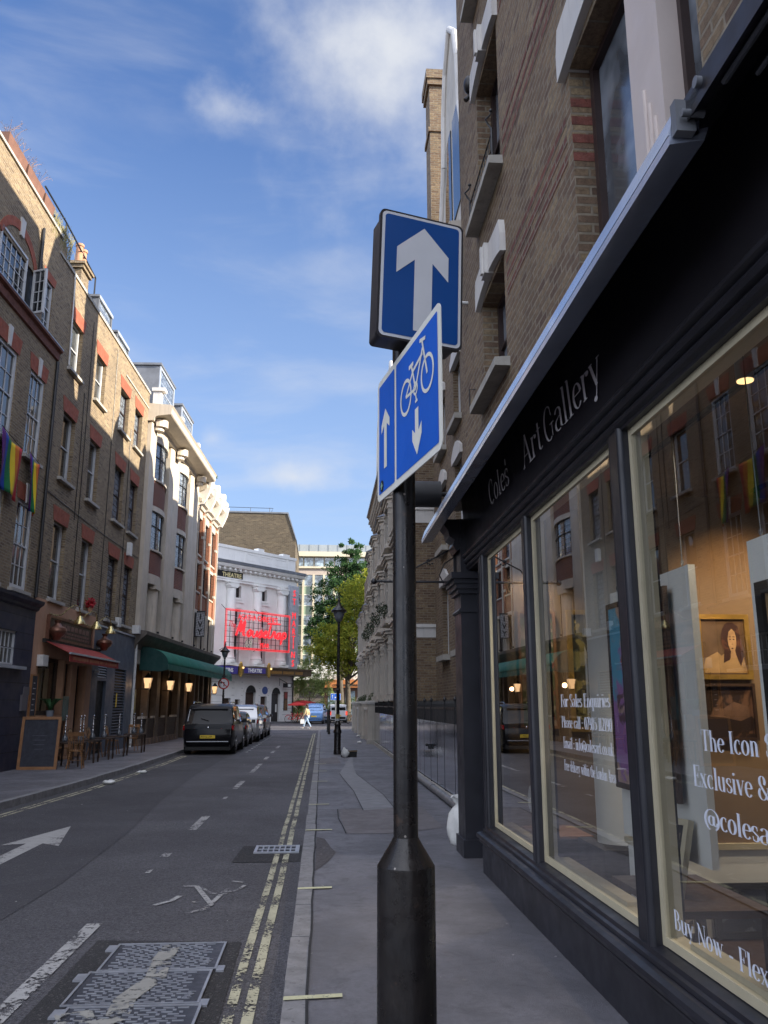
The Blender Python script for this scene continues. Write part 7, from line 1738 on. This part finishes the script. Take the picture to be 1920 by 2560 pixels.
# ============================================================ VEHICLES
def car(name, label, x, y, rz, L_, W, H, body, kind='suv', belt=1.02, plate='RX68 LYP', rails=False, group=None, lights=tail_red, cat='car', rearglass=None):
    t = thing(name, label, cat, (x, y, 0), rz, group); w = W / 2
    k = L_ / 4.8
    if kind == 'suv': S = [(0, .42, .86, .88), (.03, .30, belt - .04, belt), (.12, .24, belt, belt + .06), (.42, .2, belt, H - .10), (.62, .2, belt, H - .01), (1.6, .2, belt - .01, H), (2.6, .2, belt - .04, H - .03), (3.05, .2, belt - .06, H - .16), (3.75, .2, belt - .10, belt - .04), (4.5, .24, .82, .86), (4.74, .34, .66, .70), (4.8, .42, .6, .62)]
    elif kind == 'hatch': S = [(0, .42, .78, .80), (.04, .28, belt - .08, belt - .04), (.16, .22, belt - .02, belt + .02), (.60, .2, belt, H - .12), (.95, .2, belt, H - .02), (1.7, .2, belt - .02, H), (2.5, .2, belt - .04, H - .06), (2.9, .2, belt - .06, H - .2), (3.6, .2, belt - .12, belt - .06), (4.4, .24, .74, .78), (4.72, .34, .6, .64), (4.8, .42, .54, .56)]
    elif kind == 'taxi': S = [(0, .40, .74, .76), (.05, .28, .92, .96), (.28, .24, belt, belt + .03), (.55, .2, belt + .02, H - .28), (.90, .2, belt + .02, H - .06), (1.6, .2, belt, H), (2.6, .2, belt - .02, H - .03), (3.1, .2, belt - .06, H - .22), (3.5, .2, belt - .12, belt - .05), (4.5, .24, .84, .9), (4.75, .34, .66, .7), (4.8, .42, .6, .62)]
    else: S = [(0, .40, 1.0, 1.02), (.02, .28, belt, H - .12), (.12, .24, belt, H - .02), (.5, .2, belt, H), (1.8, .2, belt, H), (3.0, .2, belt - .02, H - .05), (3.5, .2, belt - .04, H - .35), (4.0, .2, belt - .08, belt - .02), (4.6, .26, .8, .84), (4.8, .40, .6, .62)]
    rings = []
    for yy, zb, bl, rf in S:
        y_ = yy * k; taper = 1 - .10 * max(0, (.25 - yy)) / .25 - .16 * max(0, (yy - 4.0)) / .8
        gh = rf - bl; wr = w * taper * (1 - .16 * min(1, gh / .6)) if kind != 'van' else w * taper * .95
        h = [(w * .86 * taper, zb), (w * .97 * taper, zb + .10), (w * taper, (zb + bl) / 2), (w * .985 * taper, bl - .02), (w * .955 * taper, bl + min(.02, gh * .3)), ((w * .95 * taper + wr) / 2, bl + gh * .55), (wr, rf - min(.07, gh * .3)), (wr * .86, rf - min(.015, gh * .1)), (wr * .4, rf + .004)]
        rings.append([(a, y_, z) for a, z in h] + [(-a, y_, z) for a, z in h[::-1]])
    b = M(); b.loft(rings); bd = b.build('body', body, t, angle=32)
    # glass: side strips and rear screen, set a few millimetres proud
    g = [r for r, s in zip(rings, S) if s[3] - s[2] > .3]
    for sg in (0, 1):
        b = M()
        for r0, r1 in zip(g, g[1:]):
            q = []
            for r in (r0, r1):
                A = Vector(r[4] if sg == 0 else r[13]); B = Vector(r[6] if sg == 0 else r[11]); o = Vector((.012 if sg == 0 else -.012, 0, .004)); q.append((A.lerp(B, .12) + o, A.lerp(B, .5) + o * 1.6, A.lerp(B, .92) + o))
            b.add([*q[0], *q[1]], [(0, 3, 4, 1), (1, 4, 5, 2)], 0, True)
        if kind != 'van' or True: b.build('side_window', car_glass, t, fix=False)
    i0 = {'suv': 2, 'hatch': 2, 'taxi': 2, 'van': 1}[kind]; r0, r1 = rings[i0], rings[i0 + 1]
    if kind == 'van':
        b = M()
        for s_ in (-1, 1): b.box(s_ * .06 * w, s_ * .78 * w, -.012, .02, belt + .12, H - .30)
        b.build('rear_window', car_glass, t)
        b = M(); b.box(-.012, .012, -.016, .0, .42, H - .15); b.box(-.8 * w, .8 * w, -.03, .02, .36, .56); b.build('door_seam', black_flat, t)
    else:
        A, B = Vector(r0[4]), Vector(r1[6]); a2, b2 = Vector(r0[13]), Vector(r1[11]); n = Vector((0, -.014, .012))
        b = M(); b.quad(A.lerp(B, .14) * 1 + n + Vector((-.06, 0, 0)), a2.lerp(b2, .14) + n + Vector((.06, 0, 0)), a2.lerp(b2, .92) + n + Vector((.05, 0, 0)), A.lerp(B, .92) + n + Vector((-.05, 0, 0))); b.build('rear_window', rearglass or car_glass_sky, t, fix=False)
        m_ = A.lerp(B, .15); b = M(); b.tube([(.0, m_.y - .03, m_.z + .02), (-.28, m_.y + .01, m_.z + .10)], .008, 5); b.build('wiper', black_flat, t)
        b = M(); b.hexa([(-w * .7, B.y - .10, B.z - .02), (w * .7, B.y - .10, B.z - .02), (w * .72, B.y + .1, B.z + .02), (-w * .72, B.y + .1, B.z + .02)], [(-w * .7, B.y - .09, B.z + .01), (w * .7, B.y - .09, B.z + .01), (w * .72, B.y + .12, B.z + .06), (-w * .72, B.y + .12, B.z + .06)]); b.build('spoiler', body, t)
    for s_ in (-1, 1):
        b = M(); z0 = belt - .20 if kind != 'van' else .72
        if kind == 'van': b.box(s_ * (w - .17), s_ * (w - .01), -.02, .10, z0, z0 + .36)
        elif kind == 'taxi': b.lathe([(.07, -.02), (.07, .06)], (s_ * (w - .22), .06, .86), 14, axis='Y')
        else: b.hexa([(s_ * w * .52, .0, z0), (s_ * w * .97, .06, z0), (s_ * w * .99, .30, z0 + .02), (s_ * w * .6, .1, z0 + .02)], [(s_ * w * .50, .0, z0 + .06), (s_ * w * .96, .05, z0 + .15), (s_ * w * 1.0, .30, z0 + .17), (s_ * w * .6, .1, z0 + .1)])
        b.build('tail_light', lights, t)
        b = M(); b.box(s_ * w, s_ * (w + .16), 3.0 * k, 3.12 * k, belt + .0, belt + .15); b.box(s_ * (w - .06), s_ * w, 3.03 * k, 3.07 * k, belt, belt + .05); b.build('mirror', body, t)
        for yy in (.92 * k, 3.85 * k):
            wh = M(); wh.lathe([(.27, -.11), (.33, -.10), (.34, -.05), (.34, .05), (.33, .10), (.27, .11)], (s_ * (w - .105), yy, .34), 24, axis='X'); wo = wh.build('wheel', tyre, t)
            wh = M(); wh.lathe([(.22, -.114), (.21, .114)], (s_ * (w - .105), yy, .34), 18, axis='X')
            for q in range(5): a = q * 2 * PI / 5; wh.cyl((s_ * (w + .012), yy, .34), (s_ * (w + .012), yy + .2 * math.cos(a), .34 + .2 * math.sin(a)), .022, n=5)
            wh.build('rim', rim_mat, wo)
    if rails:
        for s_ in (-1, 1): b = M(); b.tube([(s_ * w * .70, .70 * k, H - .02), (s_ * w * .72, .85 * k, H + .05), (s_ * w * .72, 2.5 * k, H + .04), (s_ * w * .70, 2.8 * k, H - .06)], .022, 6); b.build('roof_rail', chrome, t)
    b = M(); b.box(-.26, .26, -.035, .03, .56 if kind == 'suv' else .62, .67 if kind == 'suv' else .73); pl_ = b.build('number_plate', plate_y, t)
    if plate: text(plate, .10, black_flat, pl_, (-.235, -.038, .58 if kind == 'suv' else .64), (PI / 2, 0, 0), .001, 'lettering', .9)
    b = M(); b.box(-w * .8, w * .8, -.03, .05, .44, .47); b.build('bumper_trim', chrome if kind == 'suv' else black_flat, t)
    b = M(); b.box(-w * .86, w * .86, .06, L_ - .2, .16, .34); b.build('underbody', black_flat, t)
    if kind in ('suv',): b = M(); b.ball((0, .02, belt - .12), .05, 10, 0, (1, .3, .8)); b.build('badge', chrome, t)
    return t
PG = 'cars parked along the left kerb'
car('parked_car', 'black people carrier with yellow number plate, nearest of the parked row', -3.95, 30.5, 0, 4.8, 1.80, 1.74, car_black, 'suv', 1.04, 'RO16 LYP', True, PG)
car('parked_car', 'small dark hatchback half hidden in front of the black people carrier', -3.88, 35.9, 0, 3.8, 1.62, 1.44, car_dark, 'hatch', .92, None, False, PG)
car('parked_car', 'silver sports utility car with dark rear window and red lamps', -3.85, 40.4, 0, 4.7, 1.86, 1.70, car_silver, 'suv', 1.06, None, True, PG, rearglass=car_glass)
car('parked_car', 'dark brown sports utility car at the front of the parked row', -3.85, 45.9, 0, 4.6, 1.84, 1.72, car_bronze, 'suv', 1.04, None, False, PG)
car('taxi', 'light blue taxi crossing the end of the street', -.72, 78.2, R(-7), 4.5, 1.72, 1.85, blue_car, 'taxi', 1.12, None, False, None, tail_red, 'taxi', car_glass)
car('delivery_van', 'small white van with lit red tail lamps beyond the street lamp', 1.62, 83.6, R(2), 4.3, 1.75, 1.76, car_white, 'van', 1.06, None, False, None, headlamp, 'van')
# ============================================================ PEOPLE
def skinned(name, V, E, Rd, m, parent, sub=1):
    me = bpy.data.meshes.new(name); me.from_pydata(V, E, []); o = bpy.data.objects.new(name, me); col.objects.link(o)
    md = o.modifiers.new('skin', 'SKIN'); md.use_smooth_shade = True
    for i, sv in enumerate(me.skin_vertices[0].data): r = Rd[i]; sv.radius = r if isinstance(r, tuple) else (r, r); sv.use_root = (i == 0)
    s2 = o.modifiers.new('sub', 'SUBSURF'); s2.levels = sub; s2.render_levels = sub
    dg = bpy.context.evaluated_depsgraph_get(); nm = bpy.data.meshes.new_from_object(o.evaluated_get(dg)); bpy.data.objects.remove(o)
    nm.materials.clear(); nm.materials.append(m); q = bpy.data.objects.new(name, nm); col.objects.link(q); q.parent = parent; return q
def person(label, loc, rz, top, legs, coat=True, stride=.28, arm=.0):
    t = thing('person', label, 'person', loc, rz)
    # pelvis, waist, chest, neck, head base, head top ; facing +y
    V = [(0, 0, .92), (0, 0, 1.08), (0, .01, 1.30), (0, .0, 1.44), (0, .01, 1.52), (0, .02, 1.60), (0, .01, 1.68)]
    E = [(0, 1), (1, 2), (2, 3), (3, 4), (4, 5), (5, 6)]; Rr = [(.15, .11), (.13, .10), (.17, .11), .055, .055, .09, .075]
    hands = []
    for s_ in (-1, 1):
        i = len(V); f = s_ * stride
        V += [(s_ * .10, .02, .86), (s_ * .10, f * .5 + .03, .50), (s_ * .10, f - (.06 if f < 0 else 0), .10), (s_ * .10, f + .16, .045)]; E += [(0, i), (i, i + 1), (i + 1, i + 2), (i + 2, i + 3)]; Rr += [.085, .058, .042, .038]
        j = len(V); a = -s_ * arm
        V += [(s_ * .20, 0, 1.38), (s_ * .25, a * .5 - .02, 1.12), (s_ * .25, a + .06, .89), (s_ * .25, a + .09, .82)]; E += [(2, j), (j, j + 1), (j + 1, j + 2), (j + 2, j + 3)]; Rr += [.055, .042, .030, .030]; h = j + 3
        for q in range(4): k = len(V); yy = a + .06 + q * .022; V += [(s_ * .255, yy, .765), (s_ * .245, yy + .005, .735 - .006 * (q in (1, 2)))]; E += [(h, k), (k, k + 1)]; Rr += [.009, .007]
        k = len(V); V += [(s_ * .235, a + .125, .80), (s_ * .23, a + .145, .775)]; E += [(h, k), (k, k + 1)]; Rr += [.010, .008]
        hands.append((s_ * .25, a + .09, .74))
    body = skinned('body', V, E, Rr, skin, t, 1)
    b = M(); b.ball((0, .03, 1.64), .085, 14, 0, (.88, 1.0, 1.25)); b.ball((0, .118, 1.63), .016, 6, 0, (.8, 1, 1.4)); b.ball((-.032, .105, 1.655), .011, 6); b.ball((.032, .105, 1.655), .011, 6); b.box(-.022, .022, .104, .112, 1.588, 1.596)
    b.build('face', skin, t)
    def sub_(idx, grow, nm, m):
        mp = {v: n for n, v in enumerate(idx)}; skinned(nm, [V[v] for v in idx], [(mp[a], mp[c]) for a, c in E if a in mp and c in mp], [tuple(x + grow for x in (Rr[v] if isinstance(Rr[v], tuple) else (Rr[v],) * 2)) for v in idx], m, t)
    i1, j1 = 7, 11; i2 = 7 + 8 + 10; j2 = i2 + 4
    sub_([0, 1, 2, 3] + [j1, j1 + 1, j1 + 2] + [j2, j2 + 1, j2 + 2], .022, 'jacket', top)
    sub_([0, i1, i1 + 1, i1 + 2, i2, i2 + 1, i2 + 2], .018, 'trousers', legs)
    for i in (i1, i2): x, y, z = V[i + 3]; b = M(); b.ball((x, y - .06, .045), .05, 10, 0, (.9, 2.3, .8)); b.build('shoe', canvas_white, t)
    b = M(); b.ball((0, -.005, 1.665), .105, 14, 0, (.95, 1.0, 1.12))
    if coat: b.ball((0, -.07, 1.50), .085, 12, 0, (1.0, .6, 1.8))
    b.build('hair', hair_m, t); return t, hands
pp, hd = person('woman in khaki jacket and pale jeans walking across the sunlit end of the street', (-1.08, 63.6, .0), R(72), jacket, denim, True, .30, .16)
hb = pp.matrix_basis @ Vector(hd[0])
t = thing('carrier_bag', 'white carrier bag held by the walking woman', 'bag', (hb.x, hb.y - .03, .0)); b = M(); b.hexa([(-.15, -.06, .36), (.15, -.06, .36), (.15, .06, .36), (-.15, .06, .36)], [(-.14, -.02, .66), (.14, -.02, .66), (.14, .02, .66), (-.14, .02, .66)]); b.build('pouch', plastic_white, t); b = M(); b.tube([(-.07, 0, .66), (-.03, 0, .75), (.03, 0, .75), (.07, 0, .66)], .006, 5); b.build('handle', plastic_white, t)
person('person in dark clothes standing on the left pavement behind the silver car', (-5.42, 50.5, .12), R(200), cloth_black, cloth_black, False, .03, .02)
# ============================================================ STREET LAMPS, BOLLARDS, FAR SIGNS
def street_lamp(label, x, y, hgt, band=True):
    t = thing('street_lamp', label, 'street lamp', (x, y, .12))
    b = M(); b.lathe([(.125, -.02), (.125, .12), (.112, .14), (.112, .66), (.135, .68), (.135, .74), (.105, .80), (.095, .92), (.115, .96), (.09, 1.0), (.075, 1.04), (.058, 1.10)], n=20); b.build('base', shop_black2, t)
    b = M(); b.lathe([(.058, 1.10), (.055, 2.0), (.070, 2.03), (.070, 2.08), (.052, 2.10), (.044, hgt - .75), (.06, hgt - .73), (.06, hgt - .69), (.035, hgt - .66)], n=16); b.build('pole', shop_black2, t)
    b = M(); b.lathe([(.04, hgt - .68), (.10, hgt - .64), (.15, hgt - .52), (.19, hgt - .36), (.19, hgt - .33)], n=18, caps=False); b.build('globe', pane_right, t)
    b = M(); b.lathe([(.26, hgt - .35), (.27, hgt - .30), (.20, hgt - .24), (.10, hgt - .14), (.05, hgt - .04), (.035, hgt + .02), (.055, hgt + .05), (.03, hgt + .09), (.03, hgt + .18), (.001, hgt + .22)], n=20); b.build('hood', shop_black2, t)
    for a in range(3): q = a * 2.1; b = M(); b.tube([(.04 * math.cos(q), .04 * math.sin(q), hgt - .66), (.21 * math.cos(q), .21 * math.sin(q), hgt - .33)], .008, 5); b.build('stay', shop_black2, t)
    if band:
        for z0, z1, m in ((1.06, 1.20, plate_y), (.88 + .16, 1.06, sign_white)): pass
        b = M(); b.lathe([(.066, 1.14), (.066, 1.27)], n=16); b.build('sticker', mat("sticker_yellow", (.40, .30, .06), .6, var=.2, vs=9), t)
        b = M(); b.lathe([(.068, .98), (.068, 1.135)], n=16); b.build('sticker', mat("sticker_pale", (.40, .42, .46), .6, var=.2, vs=9), t)
    return t
street_lamp('tall black street lamp standing on the right pavement behind the sign post', .532, 28.5, 5.0)
sl = street_lamp('black street lamp on the left pavement carrying the no left turn sign', -5.46, 48.0, 4.82, False)
b = M(); b.lathe([(.31, -.10), (.31, -.075)], (0, 0, 2.73), 28, axis='Y'); ds = b.build('no_left_turn_sign', sign_red, sl)
b = M(); b.lathe([(.245, -.106), (.245, -.10)], (0, 0, 2.73), 28, axis='Y'); b.build('face', sign_white, ds)
b = M(); b.box(.0, .055, -.109, -.107, 2.58, 2.80); b.box(-.10, .055, -.109, -.107, 2.76, 2.81); b.poly([(-.10, -.109, 2.70), (-.10, -.109, 2.87), (-.19, -.109, 2.785)]); b.build('arrow', black_flat, ds)
b = M(); b.prism([(-.17, -.113, 2.92), (-.20, -.113, 2.89), (.17, -.113, 2.54), (.20, -.113, 2.57)], (0, .003, 0)); b.build('bar', sign_red, ds)
b = M(); b.box(-.14, .14, -.09, .04, 3.08, 3.12); b.cyl((-.05, -.05, 3.05), (-.05, -.05, 3.2), .03, n=8); b.cyl((.05, -.05, 3.05), (.05, -.05, 3.2), .03, n=8); b.build('bracket', iron_black, sl)
def bollard(label, x, y, h, r):
    t = thing('bollard', label, 'bollard', (x, y, .12)); b = M(); b.lathe([(r * 1.15, 0), (r * 1.15, .1), (r, .12), (r * .95, h - .12), (r * 1.2, h - .10), (r * 1.2, h - .05), (r * .9, h)], n=14); b.build('post', shop_black2, t); b = M(); b.ball((0, 0, h + .02), r * .95, 10); b.build('cap', shop_black2, t)
bollard('tall thin black bollard near the end of the right pavement', .42, 47.9, 1.28, .065); bollard('second thin black bollard just behind the first, closer to the kerb', .36, 51.0, 1.25, .05)
t = thing('small_road_sign', 'distant blue one way and cycle lane sign on a grey post behind the street lamp', 'road sign', (.97, 60.5, 0))
b = M(); b.cyl((0, .03, 0), (0, .03, 2.5), .04, n=10); b.build('post', lead, t); b = M(); b.box(-.36, .36, -.02, .0, 2.02, 2.48); pl_ = b.build('panel', sign_white, t); b = M(); b.box(-.34, -.12, -.024, -.02, 2.04, 2.46); b.box(-.10, .34, -.024, -.02, 2.04, 2.46); b.build('face', sign_blue2, pl_)
b = M(); b.box(-.245, -.215, -.028, -.024, 2.12, 2.32); b.poly([(-.28, -.028, 2.31), (-.18, -.028, 2.31), (-.23, -.028, 2.40)]); b.box(.18, .21, -.028, -.024, 2.22, 2.4); b.poly([(.14, -.028, 2.22), (.25, -.028, 2.22), (.195, -.028, 2.12)]); b.lathe([(.055, -.028), (.055, -.024)], (-.02, 0, 2.2), 12, axis='Y'); b.build('symbols', sign_white, pl_)
# ============================================================ RESTAURANT TERRACE FURNITURE
t = thing('chalkboard', 'large chalkboard in an oak frame leaning by the navy wall', 'chalkboard', (-7.08, 22.35, .12), R(2)); t.rotation_euler = (R(-6), 0, R(2))
b = M()
for x0, x1, z0, z1 in ((-.48, .48, 1.22, 1.29), (-.48, .48, 0, .07), (-.48, -.41, .07, 1.22), (.41, .48, .07, 1.22)): b.box(x0, x1, -.03, .03, z0, z1)
b.build('frame', wood_frame, t); b = M(); b.box(-.41, .41, -.01, .01, .07, 1.22); sb_ = b.build('slate', slate_board, t)
b = M()
for i in range(4): b.box(-.2 + .03 * i, .16 - .02 * i, -.013, -.011, .82 - .11 * i, .83 - .11 * i)
b.build('chalk_lines', mat("faint_chalk", (.10, .10, .13), .9, var=.3, vs=30), sb_)
def table(label, x, y):
    t = thing('cafe_table', label, 'table', (x, y, .12), R(2), 'dark cafe tables on the left pavement'); b = M(); b.box(-.33, .33, -.33, .33, .58, .62); b.build('tabletop', wood_dark, t)
    for sx in (-1, 1):
        for sy_ in (-1, 1): b = M(); b.lathe([(.022, 0), (.03, .12), (.02, .2), (.034, .4), (.03, .58)], (sx * .28, sy_ * .28, 0), 8); b.build('leg', wood_dark, t)
    return t
t0 = table('dark cafe table nearest the chalkboard, behind the spindle chair', -6.62, 23.55)
TB = [(-6.6, 25.0, 'second dark cafe table from the chalkboard'), (-6.55, 26.5, 'third dark cafe table, the middle of the row'), (-6.48, 28.1, 'fourth dark cafe table from the chalkboard'), (-6.36, 30.2, 'furthest dark cafe table, near the stone planters')]
for x, y, lab in TB: dup(t0, (x, y, .12), R(2), lab)
def chair(label, x, y, rz):
    t = thing('cafe_chair', label, 'chair', (x, y, .12), rz, 'wooden spindle chairs at the cafe tables'); b = M(); b.prism([(.19 * math.cos(R(a)) * (1.05 if math.sin(R(a)) > 0 else .95), .19 * math.sin(R(a)), .42) for a in range(0, 360, 24)], (0, 0, .035)); b.build('seat', wood_chair, t)
    for sx, sy_, nm in ((-1, 1, 'leg'), (1, 1, 'leg'), (-1, -1, 'leg'), (1, -1, 'leg')): b = M(); b.tube([(sx * .13, sy_ * .13, .42), (sx * .19, sy_ * .20, 0)], .016, 6); b.build(nm, wood_chair, t)
    b = M(); b.tube([(-.165, 0, .2), (.165, 0, .2)], .009, 5); b.tube([(0, -.165, .24), (0, .165, .24)], .009, 5); b.build('stretcher', wood_chair, t)
    b = M()
    for i in range(6): xx = -.13 + i * .052; b.tube([(xx, -.16, .45), (xx * 1.05, -.20, .62), (xx * 1.1, -.24, .80)], .0085, 5)
    for s_ in (-1, 1): b.tube([(s_ * .165, -.15, .44), (s_ * .185, -.26, .88)], .014, 6)
    b.build('spindles', wood_chair, t); b = M(); b.prism([(-.20, -.235, .80), (.20, -.235, .80), (.19, -.265, .90), (-.19, -.265, .90)], (0, -.018, 0)); b.build('top_rail', wood_chair, t); return t
c0 = chair('wooden spindle back chair with its back to the camera, beside the chalkboard', -6.25, 22.75, R(8))
for x, y, a, lab in ((-7.05, 24.3, -80, 'spindle chair between the first two tables against the wall'), (-7.05, 25.8, -85, 'spindle chair against the wall by the third table'), (-6.95, 27.3, -90, 'spindle chair in front of the black doorway'), (-6.85, 29.1, -90, 'spindle chair in front of the louvred vent'), (-6.7, 31.2, 175, 'furthest spindle chair beyond the last table')): dup(c0, (x, y, .12), R(a), lab)
def hookah(label, x, y, m2):
    t = thing('water_pipe', label, 'water pipe', (x, y, .745), 0, 'glass water pipes standing on the cafe tables')
    b = M(); b.lathe([(.055, 0), (.075, .02), (.085, .07), (.06, .13), (.03, .18), (.025, .23)], n=12); b.build('bottle', m2, t)
    b = M(); b.lathe([(.012, .22), (.03, .25), (.012, .29), (.024, .33), (.012, .37), (.03, .41), (.012, .45), (.012, .56), (.07, .58), (.07, .59), (.02, .595), (.03, .66), (.02, .67)], n=10); b.build('stem', chrome, t)
    b = M(); b.tube([(.02, 0, .26), (.12, 0, .34), (.14, 0, .2), (.10, .02, .04)], .009, 5); b.build('hose', cloth_black, t); return t
hk = hookah('pale glass water pipe on the table nearest the chalkboard', -6.78, 23.5, pane_right)
for x, y, lab in ((-6.45, 23.7, 'second water pipe on the nearest table, beside the chair back'), (-6.72, 25.0, 'left of two water pipes on the second table'), (-6.48, 25.1, 'right of two water pipes on the second table'), (-6.5, 26.5, 'single water pipe on the middle table'), (-6.44, 28.1, 'single water pipe on the fourth table'), (-6.42, 30.2, 'left water pipe on the furthest table'), (-6.18, 30.2, 'right water pipe with a curled hose on the furthest table')): dup(hk, (x, y, .745), random.uniform(0, 3), lab)
t = thing('fern', 'green fern with arching leaves in the restaurant window', 'plant', (-7.50, 24.4, 1.5)); rnd = random.Random(8); b = M()
for i in range(26):
    a = rnd.uniform(0, 2 * PI); l_ = rnd.uniform(.25, .45); p = [(l_ * q / 4 * math.cos(a) * 1.0, l_ * 1.5 * q / 4 * math.sin(a), .32 * math.sin(PI * .62 * q / 4) + .05) for q in range(5)]
    for (A, B) in zip(p, p[1:]): d = (Vector(B) - Vector(A)); s_ = d.cross(Vector((0, 0, 1))).normalized() * .035; b.quad(Vector(A) - s_, Vector(A) + s_, Vector(B) + s_ * .7, Vector(B) - s_ * .7)
b.build('fronds', mat("fern_green", (.03, .10, .03), .6, var=.4, vs=8), t, fix=False); b = M(); b.lathe([(.09, -.12), (.12, .05)], n=12); b.build('pot', pane_right, t)
# rubbish by the lamp post
t = thing('cardboard_box', 'flattened black box lying at the foot of the right street lamp', 'box', (.86, 27.0, .12), R(14)); b = M(); b.hexa([(-.22, -.12, 0), (.22, -.12, 0), (.22, .12, 0), (-.22, .12, 0)], [(-.2, -.13, .19), (.24, -.1, .21), (.22, .1, .2), (-.22, .1, .17)]); b.build('carton', black_flat, t); b = M(); b.box(-.1, .24, -.135, -.12, .17, .20); b.build('flap', card, t)
o = crumple('paper_bundle', (.74, 26.8, .12), .14, plastic_white, 'crumpled white paper thrown over the black box by the street lamp', 'paper', 21, 1.0); o.scale = (.9, .7, 1)
crumple('paper_scrap', (1.62, 36.5, .12), .09, plastic_white, 'white scrap lying near the first stone gate pier', 'litter', 31, .5); crumple('paper_scrap', (1.85, 43.6, .12), .10, plastic_white, 'white scrap lying in front of the black gate', 'litter', 33, .5)
# ============================================================ FAR LEFT: parasols and hire bicycles, one more bicycle at right
red_cloth = mat("parasol_red", (.50, .03, .03), .8, var=.1)
def parasol(label, x, y, r, h):
    t = thing('parasol', label, 'parasol', (x, y, .1)); b = M(); b.lathe([(r, h - .32), (r, h - .22), (r * .55, h - .1), (.03, h)], n=8, caps=False); b.build('canopy', red_cloth, t); b = M(); b.cyl((0, 0, 0), (0, 0, h), .03, n=8); b.build('pole', wood_frame, t)
parasol('red cafe parasol just right of the theatre corner', -2.25, 81.5, .95, 1.85); parasol('larger red cafe parasol further behind, beside the theatre', -1.9, 86.5, 1.3, 2.05)
def bicycle(label, x, y, rz, m, group=None):
    t = thing('bicycle', label, 'bicycle', (x, y, .1), rz, group)
    for cx in (-.52, .52):
        b = M(); n = 20; b.tube([(cx + .33 * math.cos(2 * PI * i / n), 0, .34 + .33 * math.sin(2 * PI * i / n)) for i in range(n + 1)], .02, 5)
        for i in range(8): b.cyl((cx, 0, .34), (cx + .32 * math.cos(i * PI / 4), 0, .34 + .32 * math.sin(i * PI / 4)), .003, n=3)
        b.build('wheel', tyre, t)
    b = M(); b.tube([(-.52, 0, .34), (-.05, 0, .30), (.38, 0, .78), (-.18, 0, .80), (-.05, 0, .30)], .025, 6); b.tube([(-.52, 0, .34), (-.18, 0, .80), (-.20, 0, .92)], .02, 6); b.tube([(.52, 0, .34), (.36, 0, .95)], .022, 6); b.build('frame', m, t)
    b = M(); b.ball((-.22, 0, .95), .10, 8, 0, (1.2, .7, .4)); b.build('saddle', black_flat, t); b = M(); b.tube([(.30, -.26, 1.0), (.36, 0, .97), (.30, .26, 1.0)], .014, 5); b.build('handlebar', black_flat, t)
    b = M(); b.tube([(-.80, 0, .55), (-.62, 0, .69), (-.40, 0, .69)], .03, 5); b.build('mudguard', m, t); return t
bk = bicycle('red hire bicycle parked nearest the theatre corner', -2.55, 79.0, R(20), red_cloth, 'red hire bicycles by the theatre')
for x, y, a, lab in ((-2.05, 79.6, 35, 'second red hire bicycle from the theatre corner'), (-1.75, 80.4, 10, 'third red hire bicycle, nearest the walking woman')): dup(bk, (x, y, .1), R(a), lab)
bicycle('dark bicycle standing at the kerb beside the terrace corner', 2.55, 74.5, R(60), cloth_black)
